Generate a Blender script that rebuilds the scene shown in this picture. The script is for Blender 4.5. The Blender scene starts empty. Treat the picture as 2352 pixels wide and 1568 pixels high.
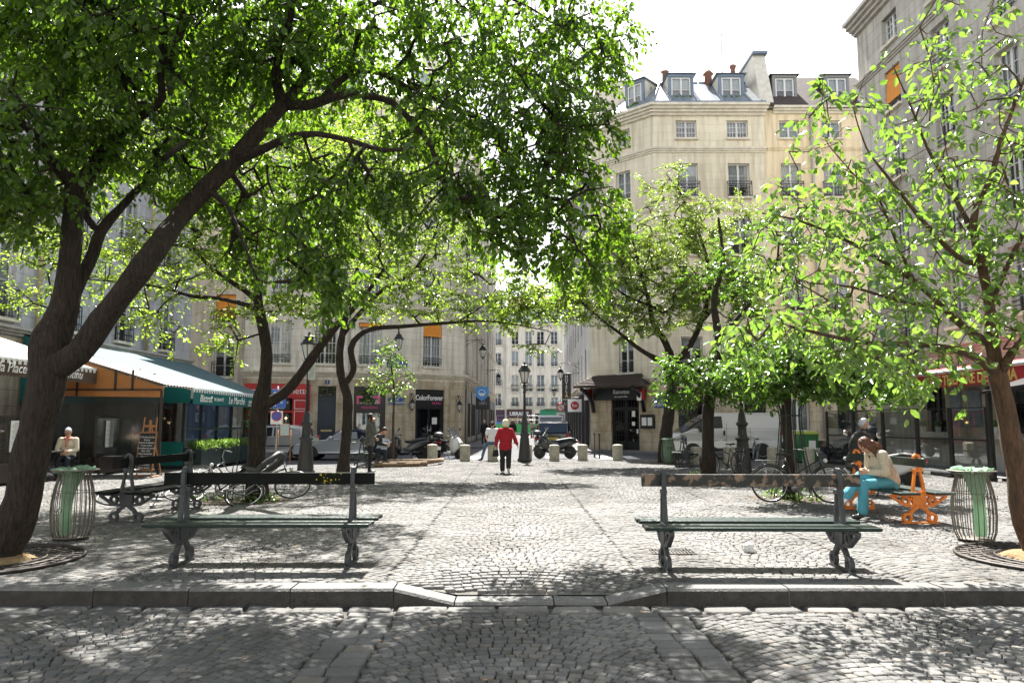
import bpy, bmesh, math, random
import numpy as np
from mathutils import Vector, Matrix
SC = bpy.context.scene
COL = SC.collection
R = math.radians
# ---------------------------------------------------------------- camera
H, PIT, F = 1.5, math.atan(184/1700), 1700.0
cd = bpy.data.cameras.new('camera'); cam = bpy.data.objects.new('camera', cd); COL.objects.link(cam)
cam.location = (0, 0, H); cam.rotation_euler = (R(90)+PIT, 0, 0)
cd.sensor_width = 36; cd.lens = 36*F/2352; cd.clip_end = 2000; cd.clip_start = .1
SC.camera = cam
# ---------------------------------------------------------------- sky, sun, exposure
SUN_EL, SUN_AZ = 55, 2       # azimuth: degrees west of the viewing direction (+Y)
w = bpy.data.worlds.new('World'); SC.world = w; w.use_nodes = True
nt = w.node_tree; N = nt.nodes; L = nt.links; N.clear()
sky = N.new('ShaderNodeTexSky'); sky.sky_type = 'NISHITA'; sky.sun_disc = False
sky.sun_elevation = R(SUN_EL); sky.sun_rotation = R(-SUN_AZ); sky.dust_density = 2; sky.air_density = 1.2
bg = N.new('ShaderNodeBackground'); bg.inputs[1].default_value = .06
bg2 = N.new('ShaderNodeBackground'); bg2.inputs[0].default_value = (.985, .985, 1, 1); bg2.inputs[1].default_value = .66
mx = N.new('ShaderNodeMixShader'); out = N.new('ShaderNodeOutputWorld')
tc = N.new('ShaderNodeTexCoord'); mp = N.new('ShaderNodeMapping'); mp.inputs['Scale'].default_value = (1.2, 1.2, 3.2)
ns = N.new('ShaderNodeTexNoise'); ns.inputs['Scale'].default_value = 1.7; ns.inputs['Detail'].default_value = 7; ns.inputs['Roughness'].default_value = .55
rp = N.new('ShaderNodeValToRGB'); rp.color_ramp.elements[0].position = .28; rp.color_ramp.elements[1].position = .5
L.new(tc.outputs['Generated'], mp.inputs[0]); L.new(mp.outputs[0], ns.inputs['Vector']); L.new(ns.outputs[0], rp.inputs[0])
L.new(sky.outputs[0], bg.inputs[0]); 
sz = N.new('ShaderNodeSeparateXYZ'); L.new(tc.outputs['Generated'], sz.inputs[0])   # clouds thin out towards the zenith
mr = N.new('ShaderNodeMapRange'); mr.interpolation_type = 'SMOOTHSTEP'; mr.inputs['From Min'].default_value = .5; mr.inputs['From Max'].default_value = .72; mr.inputs['To Min'].default_value = 1; mr.inputs['To Max'].default_value = .0; L.new(sz.outputs[2], mr.inputs[0])
mu = N.new('ShaderNodeMath'); mu.operation = 'MULTIPLY'; L.new(rp.outputs[0], mu.inputs[0]); L.new(mr.outputs[0], mu.inputs[1]); L.new(mu.outputs[0], mx.inputs[0]); L.new(bg.outputs[0], mx.inputs[1]); L.new(bg2.outputs[0], mx.inputs[2]); L.new(mx.outputs[0], out.inputs[0])
sd = bpy.data.lights.new('sun', 'SUN'); sd.energy = 5.0; sd.angle = R(.5); sd.color = (1, .96, .9)
sun = bpy.data.objects.new('sun', sd); COL.objects.link(sun)
sun.rotation_euler = (-R(90-SUN_EL), 0, R(SUN_AZ)); sun.location = (0, 20, 40)
SC.view_settings.view_transform = 'Standard'; SC.view_settings.look = 'None'
SC.view_settings.exposure = 1.85; SC.view_settings.gamma = 1
SC.render.engine = 'CYCLES'
SC.cycles.max_bounces = 8; SC.cycles.diffuse_bounces = 3; SC.cycles.transparent_max_bounces = 10; SC.cycles.sample_clamp_indirect = 6
# ---------------------------------------------------------------- picture <-> place
cp, sp = math.cos(PIT), math.sin(PIT)
def ray(u, v):
    a, b = (u-1176)/F, (784-v)/F
    return Vector((a, cp - b*sp, sp + b*cp))
def P(u, v, Y):
    d = ray(u, v); return Vector((0, 0, H)) + d*(Y/d.y)
def G(u, v, z=0.):
    d = ray(u, v); return Vector((0, 0, H)) + d*((z-H)/d.z)
# ---------------------------------------------------------------- materials
MC = {}
def rgb(h):
    h = h.lstrip('#'); c = [int(h[i:i+2], 16)/255 for i in (0, 2, 4)]
    return tuple(x/12.92 if x <= .04045 else ((x+.055)/1.055)**2.4 for x in c)
def pm(name, col, rough=.6, metal=0., var=.0, vs=4., bump=0., bs=40., spec=.5, col2=None, emit=0., coat=0., coord='Object'):
    if name in MC: return MC[name]
    if isinstance(col, str): col = rgb(col)
    m = bpy.data.materials.new(name); m.use_nodes = True; MC[name] = m
    nt = m.node_tree; b = nt.nodes['Principled BSDF']; A = nt.nodes.new; l = nt.links.new
    b.inputs['Base Color'].default_value = (*col, 1); b.inputs['Roughness'].default_value = rough; b.inputs['Metallic'].default_value = metal
    b.inputs['Specular IOR Level'].default_value = spec
    if coat: b.inputs['Coat Weight'].default_value = coat
    if emit: b.inputs['Emission Color'].default_value = (*col, 1); b.inputs['Emission Strength'].default_value = emit
    tc = A('ShaderNodeTexCoord')
    if var:
        n = A('ShaderNodeTexNoise'); n.inputs['Scale'].default_value = vs; n.inputs['Detail'].default_value = 6; n.inputs['Roughness'].default_value = .65
        l(tc.outputs[coord], n.inputs['Vector'])
        r = A('ShaderNodeValToRGB'); r.color_ramp.elements[0].position = .3; r.color_ramp.elements[1].position = .7
        c2 = col2 if col2 is not None else tuple(x*(1-var) for x in col)
        if isinstance(c2, str): c2 = rgb(c2)
        r.color_ramp.elements[0].color = (*c2, 1)
        r.color_ramp.elements[1].color = (*[min(1, x*(1+var*.5)) for x in col], 1)
        l(n.outputs[0], r.inputs[0]); l(r.outputs[0], b.inputs['Base Color'])
    if bump:
        n = A('ShaderNodeTexNoise'); n.inputs['Scale'].default_value = bs; n.inputs['Detail'].default_value = 5
        l(tc.outputs[coord], n.inputs['Vector'])
        k = A('ShaderNodeBump'); k.inputs['Strength'].default_value = bump; k.inputs['Distance'].default_value = .02
        l(n.outputs[0], k.inputs['Height']); l(k.outputs[0], b.inputs['Normal'])
    return m
def wallmat(name, col, stain, bw=.9, bh=.38, joint=.55, sc=.6, sthr=(.35, .65), jw=.012):
    """ashlar / render: courses laid in metres on the facade (UV = metres along, metres up)"""
    if name in MC: return MC[name]
    if isinstance(col, str): col = rgb(col)
    if isinstance(stain, str): stain = rgb(stain)
    m = bpy.data.materials.new(name); m.use_nodes = True; MC[name] = m
    nt = m.node_tree; b = nt.nodes['Principled BSDF']; A = nt.nodes.new; l = nt.links.new
    b.inputs['Roughness'].default_value = .85; b.inputs['Specular IOR Level'].default_value = .25
    tc = A('ShaderNodeTexCoord')
    br = A('ShaderNodeTexBrick'); br.inputs['Scale'].default_value = 1; br.inputs['Brick Width'].default_value = bw
    br.inputs['Row Height'].default_value = bh; br.inputs['Mortar Size'].default_value = jw; br.inputs['Mortar Smooth'].default_value = .4
    br.inputs['Color1'].default_value = (1, 1, 1, 1); br.inputs['Color2'].default_value = (.93, .925, .91, 1); br.inputs['Mortar'].default_value = (joint,)*3+(1,)
    l(tc.outputs['UV'], br.inputs['Vector'])
    n = A('ShaderNodeTexNoise'); n.inputs['Scale'].default_value = sc; n.inputs['Detail'].default_value = 9; n.inputs['Roughness'].default_value = .68
    l(tc.outputs['Object'], n.inputs['Vector'])
    r = A('ShaderNodeValToRGB'); r.color_ramp.elements[0].position = sthr[0]; r.color_ramp.elements[1].position = sthr[1]
    r.color_ramp.elements[0].color = (*stain, 1); r.color_ramp.elements[1].color = (*col, 1)
    l(n.outputs[0], r.inputs[0])
    mpn = A('ShaderNodeMapping'); mpn.inputs['Scale'].default_value = (3, 3, .25); l(tc.outputs['Object'], mpn.inputs[0])
    n2 = A('ShaderNodeTexNoise'); n2.inputs['Scale'].default_value = 1.3; n2.inputs['Detail'].default_value = 6; l(mpn.outputs[0], n2.inputs['Vector'])
    r2 = A('ShaderNodeValToRGB'); r2.color_ramp.elements[0].position = .3; r2.color_ramp.elements[1].position = .55
    r2.color_ramp.elements[0].color = (.7, .685, .66, 1); l(n2.outputs[0], r2.inputs[0])
    m1 = A('ShaderNodeMix'); m1.data_type = 'RGBA'; m1.blend_type = 'MULTIPLY'; m1.inputs[0].default_value = 1
    l(r.outputs[0], m1.inputs[6]); l(br.outputs[0], m1.inputs[7])
    m2 = A('ShaderNodeMix'); m2.data_type = 'RGBA'; m2.blend_type = 'MULTIPLY'; m2.inputs[0].default_value = 1
    l(m1.outputs[2], m2.inputs[6]); l(r2.outputs[0], m2.inputs[7]); l(m2.outputs[2], b.inputs['Base Color'])
    n3 = A('ShaderNodeTexNoise'); n3.inputs['Scale'].default_value = 25; n3.inputs['Detail'].default_value = 4; l(tc.outputs['Object'], n3.inputs['Vector'])
    k = A('ShaderNodeBump'); k.inputs['Strength'].default_value = .25; k.inputs['Distance'].default_value = .02; l(n3.outputs[0], k.inputs['Height'])
    k2 = A('ShaderNodeBump'); k2.inputs['Strength'].default_value = .5; k2.inputs['Distance'].default_value = .02; k2.invert = True
    l(br.outputs['Fac'], k2.inputs['Height']); l(k.outputs[0], k2.inputs['Normal']); l(k2.outputs[0], b.inputs['Normal'])
    return m
def glassmat(name, tint=(.75, .8, .8), refl=.12, rough=.02, top=.9):
    if name in MC: return MC[name]
    m = bpy.data.materials.new(name); m.use_nodes = True; MC[name] = m
    nt = m.node_tree; nt.nodes.clear(); A = nt.nodes.new; l = nt.links.new
    o = A('ShaderNodeOutputMaterial'); t = A('ShaderNodeBsdfTransparent'); t.inputs[0].default_value = (*tint, 1)
    g = A('ShaderNodeBsdfGlossy'); g.inputs['Roughness'].default_value = rough
    lw = A('ShaderNodeLayerWeight'); lw.inputs[0].default_value = .25
    mr = A('ShaderNodeMapRange'); mr.inputs['To Min'].default_value = refl; mr.inputs['To Max'].default_value = top
    x = A('ShaderNodeMixShader'); l(lw.outputs['Fresnel'], mr.inputs['Value']); l(mr.outputs[0], x.inputs[0]); l(t.outputs[0], x.inputs[1]); l(g.outputs[0], x.inputs[2]); l(x.outputs[0], o.inputs[0])
    return m
def leafmat(name, c1, c2, trans=.5, tc1=None, rough=.3, spec=.6):
    if name in MC: return MC[name]
    m = bpy.data.materials.new(name); m.use_nodes = True; MC[name] = m
    nt = m.node_tree; b = nt.nodes['Principled BSDF']; o = nt.nodes['Material Output']; A = nt.nodes.new; l = nt.links.new
    at = A('ShaderNodeAttribute'); at.attribute_name = 'var'
    r = A('ShaderNodeValToRGB'); r.color_ramp.elements[0].color = (*c1, 1); r.color_ramp.elements[1].color = (*c2, 1)
    l(at.outputs['Fac'], r.inputs[0]); l(r.outputs[0], b.inputs['Base Color'])
    b.inputs['Roughness'].default_value = rough; b.inputs['Specular IOR Level'].default_value = spec
    t = A('ShaderNodeBsdfTranslucent')
    m2 = A('ShaderNodeMix'); m2.data_type = 'RGBA'; m2.blend_type = 'MULTIPLY'; m2.inputs[0].default_value = 1
    l(r.outputs[0], m2.inputs[6]); m2.inputs[7].default_value = (*(tc1 or (5.5, 4.2, 1.2)), 1); l(m2.outputs[2], t.inputs[0])
    x = A('ShaderNodeMixShader'); x.inputs[0].default_value = trans
    l(b.outputs[0], x.inputs[1]); l(t.outputs[0], x.inputs[2]); l(x.outputs[0], o.inputs[0])
    return m
# ---------------------------------------------------------------- mesh builder
SPLIT = {'bracket': 'bracket', 'hoops': 'hoop', 'hoop': 'hoop', 'wheels': 'wheel', 'bottles': 'bottle', 'chimney_pots': 'chimney_pot', 'drain_pipe': 'drain_pipe', 'wall_lantern_box': 'wall_lantern_box', 'door_handle': 'door_handle', 'wing_mirror': 'wing_mirror',
    'tail_lamp': 'tail_lamp', 'head_lamp': 'head_lamp', 'eyes': 'eye', 'eyebrows': 'eyebrow', 'sill': 'sill', 'mirror_glass': 'mirror_glass', 'lower_pane': 'lower_pane', 'band': 'band', 'chimney_stack': 'chimney_stack', 'handle': 'handle', 'roof_rail': 'roof_rail', 'window_trim': 'window_trim', 'lower_trim': 'lower_trim', 'clear_curtain': 'clear_curtain'}
class MB:
    def __init__(s): s.v = []; s.f = []; s.mi = []; s.uv = {}; s.m = 0; s.sm = []; s.smooth = False
    def add(s, vs, fs):
        o = len(s.v); s.v += [tuple(v) for v in vs]
        for f in fs: s.f.append(tuple(i+o for i in f)); s.mi.append(s.m); s.sm.append(s.smooth)
        return o
    def quad(s, a, b, c, d): s.add([a, b, c, d], [(0, 1, 2, 3)])
    def poly(s, pts): s.add(pts, [tuple(range(len(pts)))])
    def box(s, c, d, rz=0, M=None):
        x, y, z = d[0]/2, d[1]/2, d[2]/2; q = []
        ca, sa = math.cos(rz), math.sin(rz)
        for k in (-z, z):
            for (i, j) in ((-x, -y), (x, -y), (x, y), (-x, y)):
                p = Vector((i*ca-j*sa, i*sa+j*ca, k))
                if M is not None: p = M @ Vector((i, j, k))
                q.append(p+Vector(c))
        s.add(q, [(3, 2, 1, 0), (4, 5, 6, 7), (0, 1, 5, 4), (1, 2, 6, 5), (2, 3, 7, 6), (3, 0, 4, 7)])
    def hexa(s, q): s.add(q, [(3, 2, 1, 0), (4, 5, 6, 7), (0, 1, 5, 4), (1, 2, 6, 5), (2, 3, 7, 6), (3, 0, 4, 7)])
    def tube(s, pts, rs, n=8, cap=True, smooth=True, noise=0, seed=0):
        pts = [Vector(p) for p in pts]
        if not isinstance(rs, (list, tuple)): rs = [rs]*len(pts)
        vs = []; k = len(pts); up = None; rnd = random.Random(seed)
        for i, p in enumerate(pts):
            t = (pts[min(i+1, k-1)]-pts[max(i-1, 0)])
            if t.length < 1e-9: t = Vector((0, 0, 1))
            t.normalize()
            if up is None: up = Vector((0, 0, 1)) if abs(t.z) < .9 else Vector((1, 0, 0))
            a = t.cross(up)
            if a.length < 1e-6: a = t.cross(Vector((1, .3, 0)))
            a.normalize(); b = a.cross(t); up = b
            for j in range(n):
                h = 2*math.pi*j/n; rr = rs[i]*(1+(rnd.uniform(-noise, noise) if noise else 0))
                vs.append(p+(a*math.cos(h)+b*math.sin(h))*rr)
        fs = []
        for i in range(k-1):
            for j in range(n):
                fs.append((i*n+j, i*n+(j+1) % n, (i+1)*n+(j+1) % n, (i+1)*n+j))
        if cap: fs += [tuple(range(n))[::-1], tuple((k-1)*n+j for j in range(n))]
        q = s.smooth; s.smooth = smooth; s.add(vs, fs); s.smooth = q
    def ring(s, c, ax, r, tr, n=20, m=6, a0=0, a1=2*math.pi):
        c = Vector(c); ax = Vector(ax).normalized(); e = ax.cross(Vector((0, 0, 1)))
        if e.length < 1e-3: e = Vector((1, 0, 0))
        e.normalize(); f = ax.cross(e)
        pts = [c+(e*math.cos(a0+(a1-a0)*i/n)+f*math.sin(a0+(a1-a0)*i/n))*r for i in range(n+1)]
        s.tube(pts, tr, m, cap=abs(a1-a0) < 6.2)
    def lathe(s, prof, c=(0, 0, 0), n=16, smooth=True, ax=None, jit=None):
        c = Vector(c); vs = []
        if ax is None: M = Matrix.Identity(3)
        else: M = Vector((0, 0, 1)).rotation_difference(Vector(ax)).to_matrix()
        for (r, z) in prof:
            for j in range(n):
                h = 2*math.pi*j/n; vs.append(c+M@Vector((r*math.cos(h), r*math.sin(h), z)))
        fs = []
        for i in range(len(prof)-1):
            for j in range(n): fs.append((i*n+j, i*n+(j+1) % n, (i+1)*n+(j+1) % n, (i+1)*n+j))
        fs += [tuple(range(n))[::-1], tuple((len(prof)-1)*n+j for j in range(n))]
        q = s.smooth; s.smooth = smooth; s.add(vs, fs); s.smooth = q
    def ell(s, c, r, M=None, n=12, m=8):
        c = Vector(c)
        if not isinstance(r, (list, tuple)): r = (r, r, r)
        vs = []; fs = []
        for i in range(m+1):
            t = math.pi*i/m
            for j in range(n):
                h = 2*math.pi*j/n
                p = Vector((r[0]*math.sin(t)*math.cos(h), r[1]*math.sin(t)*math.sin(h), -r[2]*math.cos(t)))
                vs.append(c+(M@p if M is not None else p))
        for i in range(m):
            for j in range(n): fs.append((i*n+j, i*n+(j+1) % n, (i+1)*n+(j+1) % n, (i+1)*n+j))
        q = s.smooth; s.smooth = True; s.add(vs, fs); s.smooth = q
    def cap(s, a, ra, b, rb, n=12):
        a = Vector(a); b = Vector(b); s.ell(a, ra, n=n, m=6); s.ell(b, rb, n=n, m=6); s.tube([a, b], [ra, rb], n)
    def prism(s, poly, fr, t0, t1, smooth=False):
        """poly in (a,b); fr(a,b,c)->point ; extruded c from t0 to t1"""
        n = len(poly); vs = [fr(a, b, t0) for a, b in poly]+[fr(a, b, t1) for a, b in poly]
        s.add(vs, [tuple(range(n))[::-1], tuple(range(n, 2*n))])
        q = s.smooth; s.smooth = smooth
        s.add(vs, [(i, (i+1) % n, n+(i+1) % n, n+i) for i in range(n)]); s.smooth = q
    def build(s, name, mats, parent=None, uvf=None, off=None):
        if name in SPLIT and not uvf:
            ps = s.pieces()
            if len(ps) > 1:
                for p in ps: o = p.build2(SPLIT[name], mats, parent, None, off)
                return o
            name = SPLIT[name]
        return s.build2(name, mats, parent, uvf, off)
    def pieces(s):
        key = {}; up = list(range(len(s.v)))
        def fd(i):
            while up[i] != i: up[i] = up[up[i]]; i = up[i]
            return i
        for i, v in enumerate(s.v):
            k = (round(v[0], 4), round(v[1], 4), round(v[2], 4))
            if k in key: up[fd(i)] = fd(key[k])
            else: key[k] = i
        for f in s.f:
            for i in f[1:]: up[fd(i)] = fd(f[0])
        g = {}
        for fi, f in enumerate(s.f): g.setdefault(fd(f[0]), []).append(fi)
        out = []
        for fl in g.values():
            m = MB(); mp_ = {}
            for fi in fl:
                q = []
                for i in s.f[fi]:
                    if i not in mp_: mp_[i] = len(m.v); m.v.append(s.v[i])
                    q.append(mp_[i])
                m.f.append(tuple(q)); m.mi.append(s.mi[fi]); m.sm.append(s.sm[fi])
            out.append(m)
        return out
    def build2(s, name, mats, parent=None, uvf=None, off=None):
        me = bpy.data.meshes.new(name)
        vs = s.v
        if parent is not None and off is None and parent.get('_w'):
            o = parent.location; vs = [(a-o.x, b-o.y, c-o.z) for a, b, c in vs]
        me.from_pydata(vs, [], s.f)
        if not isinstance(mats, (list, tuple)): mats = [mats]
        for m in mats: me.materials.append(m)
        me.polygons.foreach_set('material_index', s.mi); me.polygons.foreach_set('use_smooth', s.sm)
        if uvf:
            ul = me.uv_layers.new(name='uv'); buf = []
            for f in s.f:
                for i in f: buf += uvf(s.v[i])
            ul.data.foreach_set('uv', buf)
        me.update()
        o = bpy.data.objects.new(name, me); COL.objects.link(o)
        if parent is not None: o.parent = parent
        return o
def tag(o, label=None, cat=None, group=None, kind=None):
    if label: o['label'] = label
    if cat: o['category'] = cat
    if group: o['group'] = group
    if kind: o['kind'] = kind
    return o
def thing(name, label, cat, loc=(0, 0, 0), rz=0, group=None, world=False):
    o = bpy.data.objects.new(name, None); COL.objects.link(o); o.location = loc; o.rotation_euler = (0, 0, rz)
    o.empty_display_size = .2
    if world: o['_w'] = 1
    return tag(o, label, cat, group)
def copy_tree(o, parent=None):
    c = o.copy(); COL.objects.link(c); c.parent = parent
    for ch in list(o.children): copy_tree(ch, c)
    return c
def bevel(o, w=.01, seg=2):
    m = o.modifiers.new('bevel', 'BEVEL'); m.width = w; m.segments = seg; m.limit_method = 'ANGLE'; m.angle_limit = R(35); return o
def text(name, s, size, mat, parent, org, xd=(1, 0, 0), up=(0, 0, 1), ext=.006, align='CENTER', shear=0, sx=1, off=0, thick=0):
    c = bpy.data.curves.new(name, 'FONT'); c.body = s; c.size = size; c.extrude = ext; c.align_x = align; c.align_y = 'CENTER'; c.shear = shear; c.resolution_u = 3
    c.offset = thick
    t = bpy.data.objects.new('tmp_text', c); COL.objects.link(t)
    bpy.context.view_layer.update()
    me = bpy.data.meshes.new_from_object(t.evaluated_get(bpy.context.evaluated_depsgraph_get()))
    bpy.data.objects.remove(t); me.name = name; me.materials.clear(); me.materials.append(mat)
    x = Vector(xd).normalized(); z = Vector(up).normalized(); n = x.cross(z)
    org = Vector(org)
    if parent is not None and parent.get('_w'): org = org-parent.location
    M = Matrix(((x.x*sx, z.x, n.x, org.x), (x.y*sx, z.y, n.y, org.y), (x.z*sx, z.z, n.z, org.z), (0, 0, 0, 1)))
    me.transform(M)
    o = bpy.data.objects.new(name, me); COL.objects.link(o); o.parent = parent
    return o
# ================================================================ GROUND
def settmat(name, stops, rough=.75):
    m = bpy.data.materials.new(name); m.use_nodes = True
    nt = m.node_tree; b = nt.nodes['Principled BSDF']; A = nt.nodes.new; l = nt.links.new
    at = A('ShaderNodeAttribute'); at.attribute_name = 'var'
    r = A('ShaderNodeValToRGB'); e = r.color_ramp.elements
    e[0].position = stops[0][0]; e[0].color = (*stops[0][1], 1); e[1].position = stops[-1][0]; e[1].color = (*stops[-1][1], 1)
    for p_, c_ in stops[1:-1]: x = e.new(p_); x.color = (*c_, 1)
    for x in e: x.color = (*[q*.66 for q in x.color[:3]], 1)
    l(at.outputs['Fac'], r.inputs[0])
    tc = A('ShaderNodeTexCoord')
    n = A('ShaderNodeTexNoise'); n.inputs['Scale'].default_value = 90; n.inputs['Detail'].default_value = 5; n.inputs['Roughness'].default_value = .7
    l(tc.outputs['Object'], n.inputs['Vector'])
    r1 = A('ShaderNodeValToRGB'); r1.color_ramp.elements[0].position = .3; r1.color_ramp.elements[1].position = .7
    r1.color_ramp.elements[0].color = (.72, .72, .72, 1); r1.color_ramp.elements[1].color = (1.2, 1.2, 1.2, 1); l(n.outputs[0], r1.inputs[0])
    n2 = A('ShaderNodeTexNoise'); n2.inputs['Scale'].default_value = .9; n2.inputs['Detail'].default_value = 8; l(tc.outputs['Object'], n2.inputs['Vector'])
    r2 = A('ShaderNodeValToRGB'); r2.color_ramp.elements[0].position = .36; r2.color_ramp.elements[1].position = .62
    r2.color_ramp.elements[0].color = (.64, .63, .6, 1); r2.color_ramp.elements[1].color = (1.06, 1.05, 1.03, 1); l(n2.outputs[0], r2.inputs[0])
    x1 = A('ShaderNodeMix'); x1.data_type = 'RGBA'; x1.blend_type = 'MULTIPLY'; x1.inputs[0].default_value = 1
    x2 = A('ShaderNodeMix'); x2.data_type = 'RGBA'; x2.blend_type = 'MULTIPLY'; x2.inputs[0].default_value = 1
    l(r.outputs[0], x1.inputs[6]); l(r1.outputs[0], x1.inputs[7]); l(x1.outputs[2], x2.inputs[6]); l(r2.outputs[0], x2.inputs[7]); l(x2.outputs[2], b.inputs['Base Color'])
    b.inputs['Roughness'].default_value = rough; b.inputs['Specular IOR Level'].default_value = .35
    n3 = A('ShaderNodeTexNoise'); n3.inputs['Scale'].default_value = 45; n3.inputs['Detail'].default_value = 6; l(tc.outputs['Object'], n3.inputs['Vector'])
    k = A('ShaderNodeBump'); k.inputs['Strength'].default_value = .7; k.inputs['Distance'].default_value = .008; l(n3.outputs[0], k.inputs['Height']); l(k.outputs[0], b.inputs['Normal'])
    return m
SETT = settmat('granite_setts', [(0, (.175, .174, .17)), (.35, (.225, .224, .22)), (.7, (.27, .268, .262)), (.88, (.3, .29, .27)), (.96, (.3, .265, .235)), (1, (.34, .34, .335))])
SLAB = settmat('worn_paving_slabs', [(0, (.14, .138, .13)), (.5, (.175, .172, .163)), (1, (.225, .22, .205))], .7)
JOINT = pm('sandy_joints', (.18, .172, .152), .95, var=.45, vs=3, bump=.8, bs=60)
JOINTD = pm('earthy_joints', (.11, .103, .09), .95, var=.5, vs=3, bump=.8, bs=60)
ASPH = pm('asphalt', (.07, .071, .075), .85, var=.3, vs=1.2, bump=.5, bs=80)
KERBF = pm('dirty_shaded_granite_face', (.05, .048, .045), .85, var=.5, vs=9, bump=.7, bs=60)  # street face of the kerb: dirt, plus its shade put into the colour
KERB = pm('granite_kerb', (.16, .157, .15), .75, var=.3, vs=30, bump=.7, bs=60)
WPAINT = pm('road_paint', (.72, .72, .7), .7, var=.2, vs=6)
PAVE = pm('sidewalk_asphalt', (.16, .16, .165), .85, var=.25, vs=2, bump=.4, bs=70)
rng = np.random.default_rng(7)
YK = 6.88                                       # kerb line
def dip(x, y):
    """the plaza sinks to the road at the dropped kerb"""
    ax = np.abs(x-.24); cut = np.clip((1.26-ax)/.5, 0, 1)
    return -.125*cut*np.clip(1-(y-YK)/.85, 0, 1)
def gz(x, y): return float(dip(np.array([x]), np.array([y]))[0])
def stones(name, cx, cy, ang, w, h, z, mat, fine=True, hj=.0025, label=None):
    """cx.. arrays; one block with a worn, rounded top per stone; a single paved surface"""
    n = len(cx); ca, sa = np.cos(ang), np.sin(ang)
    lv = [(1., -.035), (.95, -.0045), (.8, 0.)] if fine else [(1., -.03), (.86, 0.)]
    k = len(lv); V = np.zeros((n, k*4, 3)); jx = rng.uniform(-.07, .07, (n, 4)); jy = rng.uniform(-.07, .07, (n, 4))
    tx, ty, hz = rng.normal(0, .014, n), rng.normal(0, .014, n), rng.normal(0, hj, n)
    for a, (s, dz) in enumerate(lv):
        for c, (i, j) in enumerate(((-1, -1), (1, -1), (1, 1), (-1, 1))):
            x = (i*.5*s+jx[:, c])*w; y = (j*.5*s+jy[:, c])*h
            V[:, a*4+c, 0] = cx+x*ca-y*sa; V[:, a*4+c, 1] = cy+x*sa+y*ca
            V[:, a*4+c, 2] = z+dz+hz+tx*x+ty*y
    fl = []
    for a in range(k-1):
        for c in range(4): fl.append([a*4+c, a*4+(c+1) % 4, (a+1)*4+(c+1) % 4, (a+1)*4+c])
    fl.append([(k-1)*4+c for c in range(4)])
    fl = np.array(fl); q = len(fl)
    Fc = (np.arange(n)[:, None, None]*(k*4)+fl[None]).reshape(-1)
    me = bpy.data.meshes.new(name); me.vertices.add(n*k*4); me.vertices.foreach_set('co', V.reshape(-1))
    me.loops.add(n*q*4); me.loops.foreach_set('vertex_index', Fc.astype(np.int32))
    me.polygons.add(n*q); me.polygons.foreach_set('loop_start', np.arange(0, n*q*4, 4, dtype=np.int32)); me.polygons.foreach_set('loop_total', np.full(n*q, 4, np.int32))
    if fine: me.polygons.foreach_set('use_smooth', np.ones(n*q, bool))
    at = me.attributes.new('var', 'FLOAT', 'POINT'); at.data.foreach_set('value', np.repeat(rng.random(n)**1.15, k*4).astype(np.float32))
    me.materials.append(mat); me.update(calc_edges=True)
    o = bpy.data.objects.new(name, me); COL.objects.link(o); tag(o, kind='structure')
    return o
def arcs(x0, x1, y0, y1, size=.112, Rr=None):
    """one panel of segmental arcs; returns cx, cy, ang, w, h"""
    a = (x1-x0)/2; xc = (x0+x1)/2; Rr = Rr or a*1.35; tm = math.asin(min(.99, a/Rr)); o = []
    nrow = int((y1-y0+Rr)/size)+3
    for j in range(nrow):
        yb = y0-Rr*(1-math.cos(tm))-size+j*size; th = -tm+rng.uniform(0, .05)
        while th < tm:
            wd = size*rng.uniform(.85, 1.3); dt = wd/Rr
            t = th+dt/2
            if abs(t) < tm-.01:
                y = yb+Rr*(math.cos(t)-math.cos(tm))
                if y0+.04 < y < y1-.04: o.append((xc+Rr*math.sin(t), y, -t, wd*.94, size*max(.72, math.cos(t))*.94))
            th += dt
    return o
def band(x0, x1, y0, y1, ln=.19):
    o = []; y = y0
    while y < y1-.05:
        h = min(ln*rng.uniform(.7, 1.3), y1-y)
        if True:
            m = x0+(x1-x0)*rng.uniform(.4, .6)
            o.append(((x0+m)/2, y+h/2, 0, (m-x0)*.94, h*.93)); o.append(((m+x1)/2, y+h/2, 0, (x1-m)*.94, h*.93))
        y += h
    return o
def pav(name, lst, zf, mat, **k):
    a = np.array(lst); return stones(name, a[:, 0], a[:, 1], a[:, 2], a[:, 3], a[:, 4], zf(a[:, 0], a[:, 1]), mat, **k)
# far-reaching ground sheet, then each paved surface on it
m = MB(); m.quad((-400, -100, -.34), (400, -100, -.34), (400, 700, -.34), (-400, 700, -.34)); tag(m.build('ground', ASPH), kind='structure')
def backline(x):       # rear edge of the raised plaza, seen beyond the benches
    xs = [-40, -13, -7.2, -5.2, -2.6, 3, 7.5, 9, 13, 40]; ys = [23, 23, 24.2, 27.6, 29.7, 29.9, 29.9, 27.4, 26.4, 26.4]
    return np.interp(x, xs, ys)
# road in front
m = MB(); m.quad((-9, 2.5, -.172), (9, 2.5, -.172), (9, YK, -.172), (-9, YK, -.172)); tag(m.build('road_bed', JOINTD), kind='structure')
S = []; B = []
edges = [-8.2, -6, -3.7, -1.42, -1., 1.05, 1.5, 3.75, 6, 8.2]
for a, b in zip(edges[:-1], edges[1:]):
    if b-a < .5: B += band(a, b, 3.2, YK-.26)
    else: S += arcs(a, b, 3.2, YK-.26, .086)
for i in range(36):
    x = -8+i*.45; wd = .43*rng.uniform(.9, 1.05); B.append((x, YK-.125, 0, wd, .22))
zr = lambda x, y: -.14+0*x
pav('road_setts', S, zr, SETT); pav('road_slabs', B, zr, SETT, hj=.002)
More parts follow.
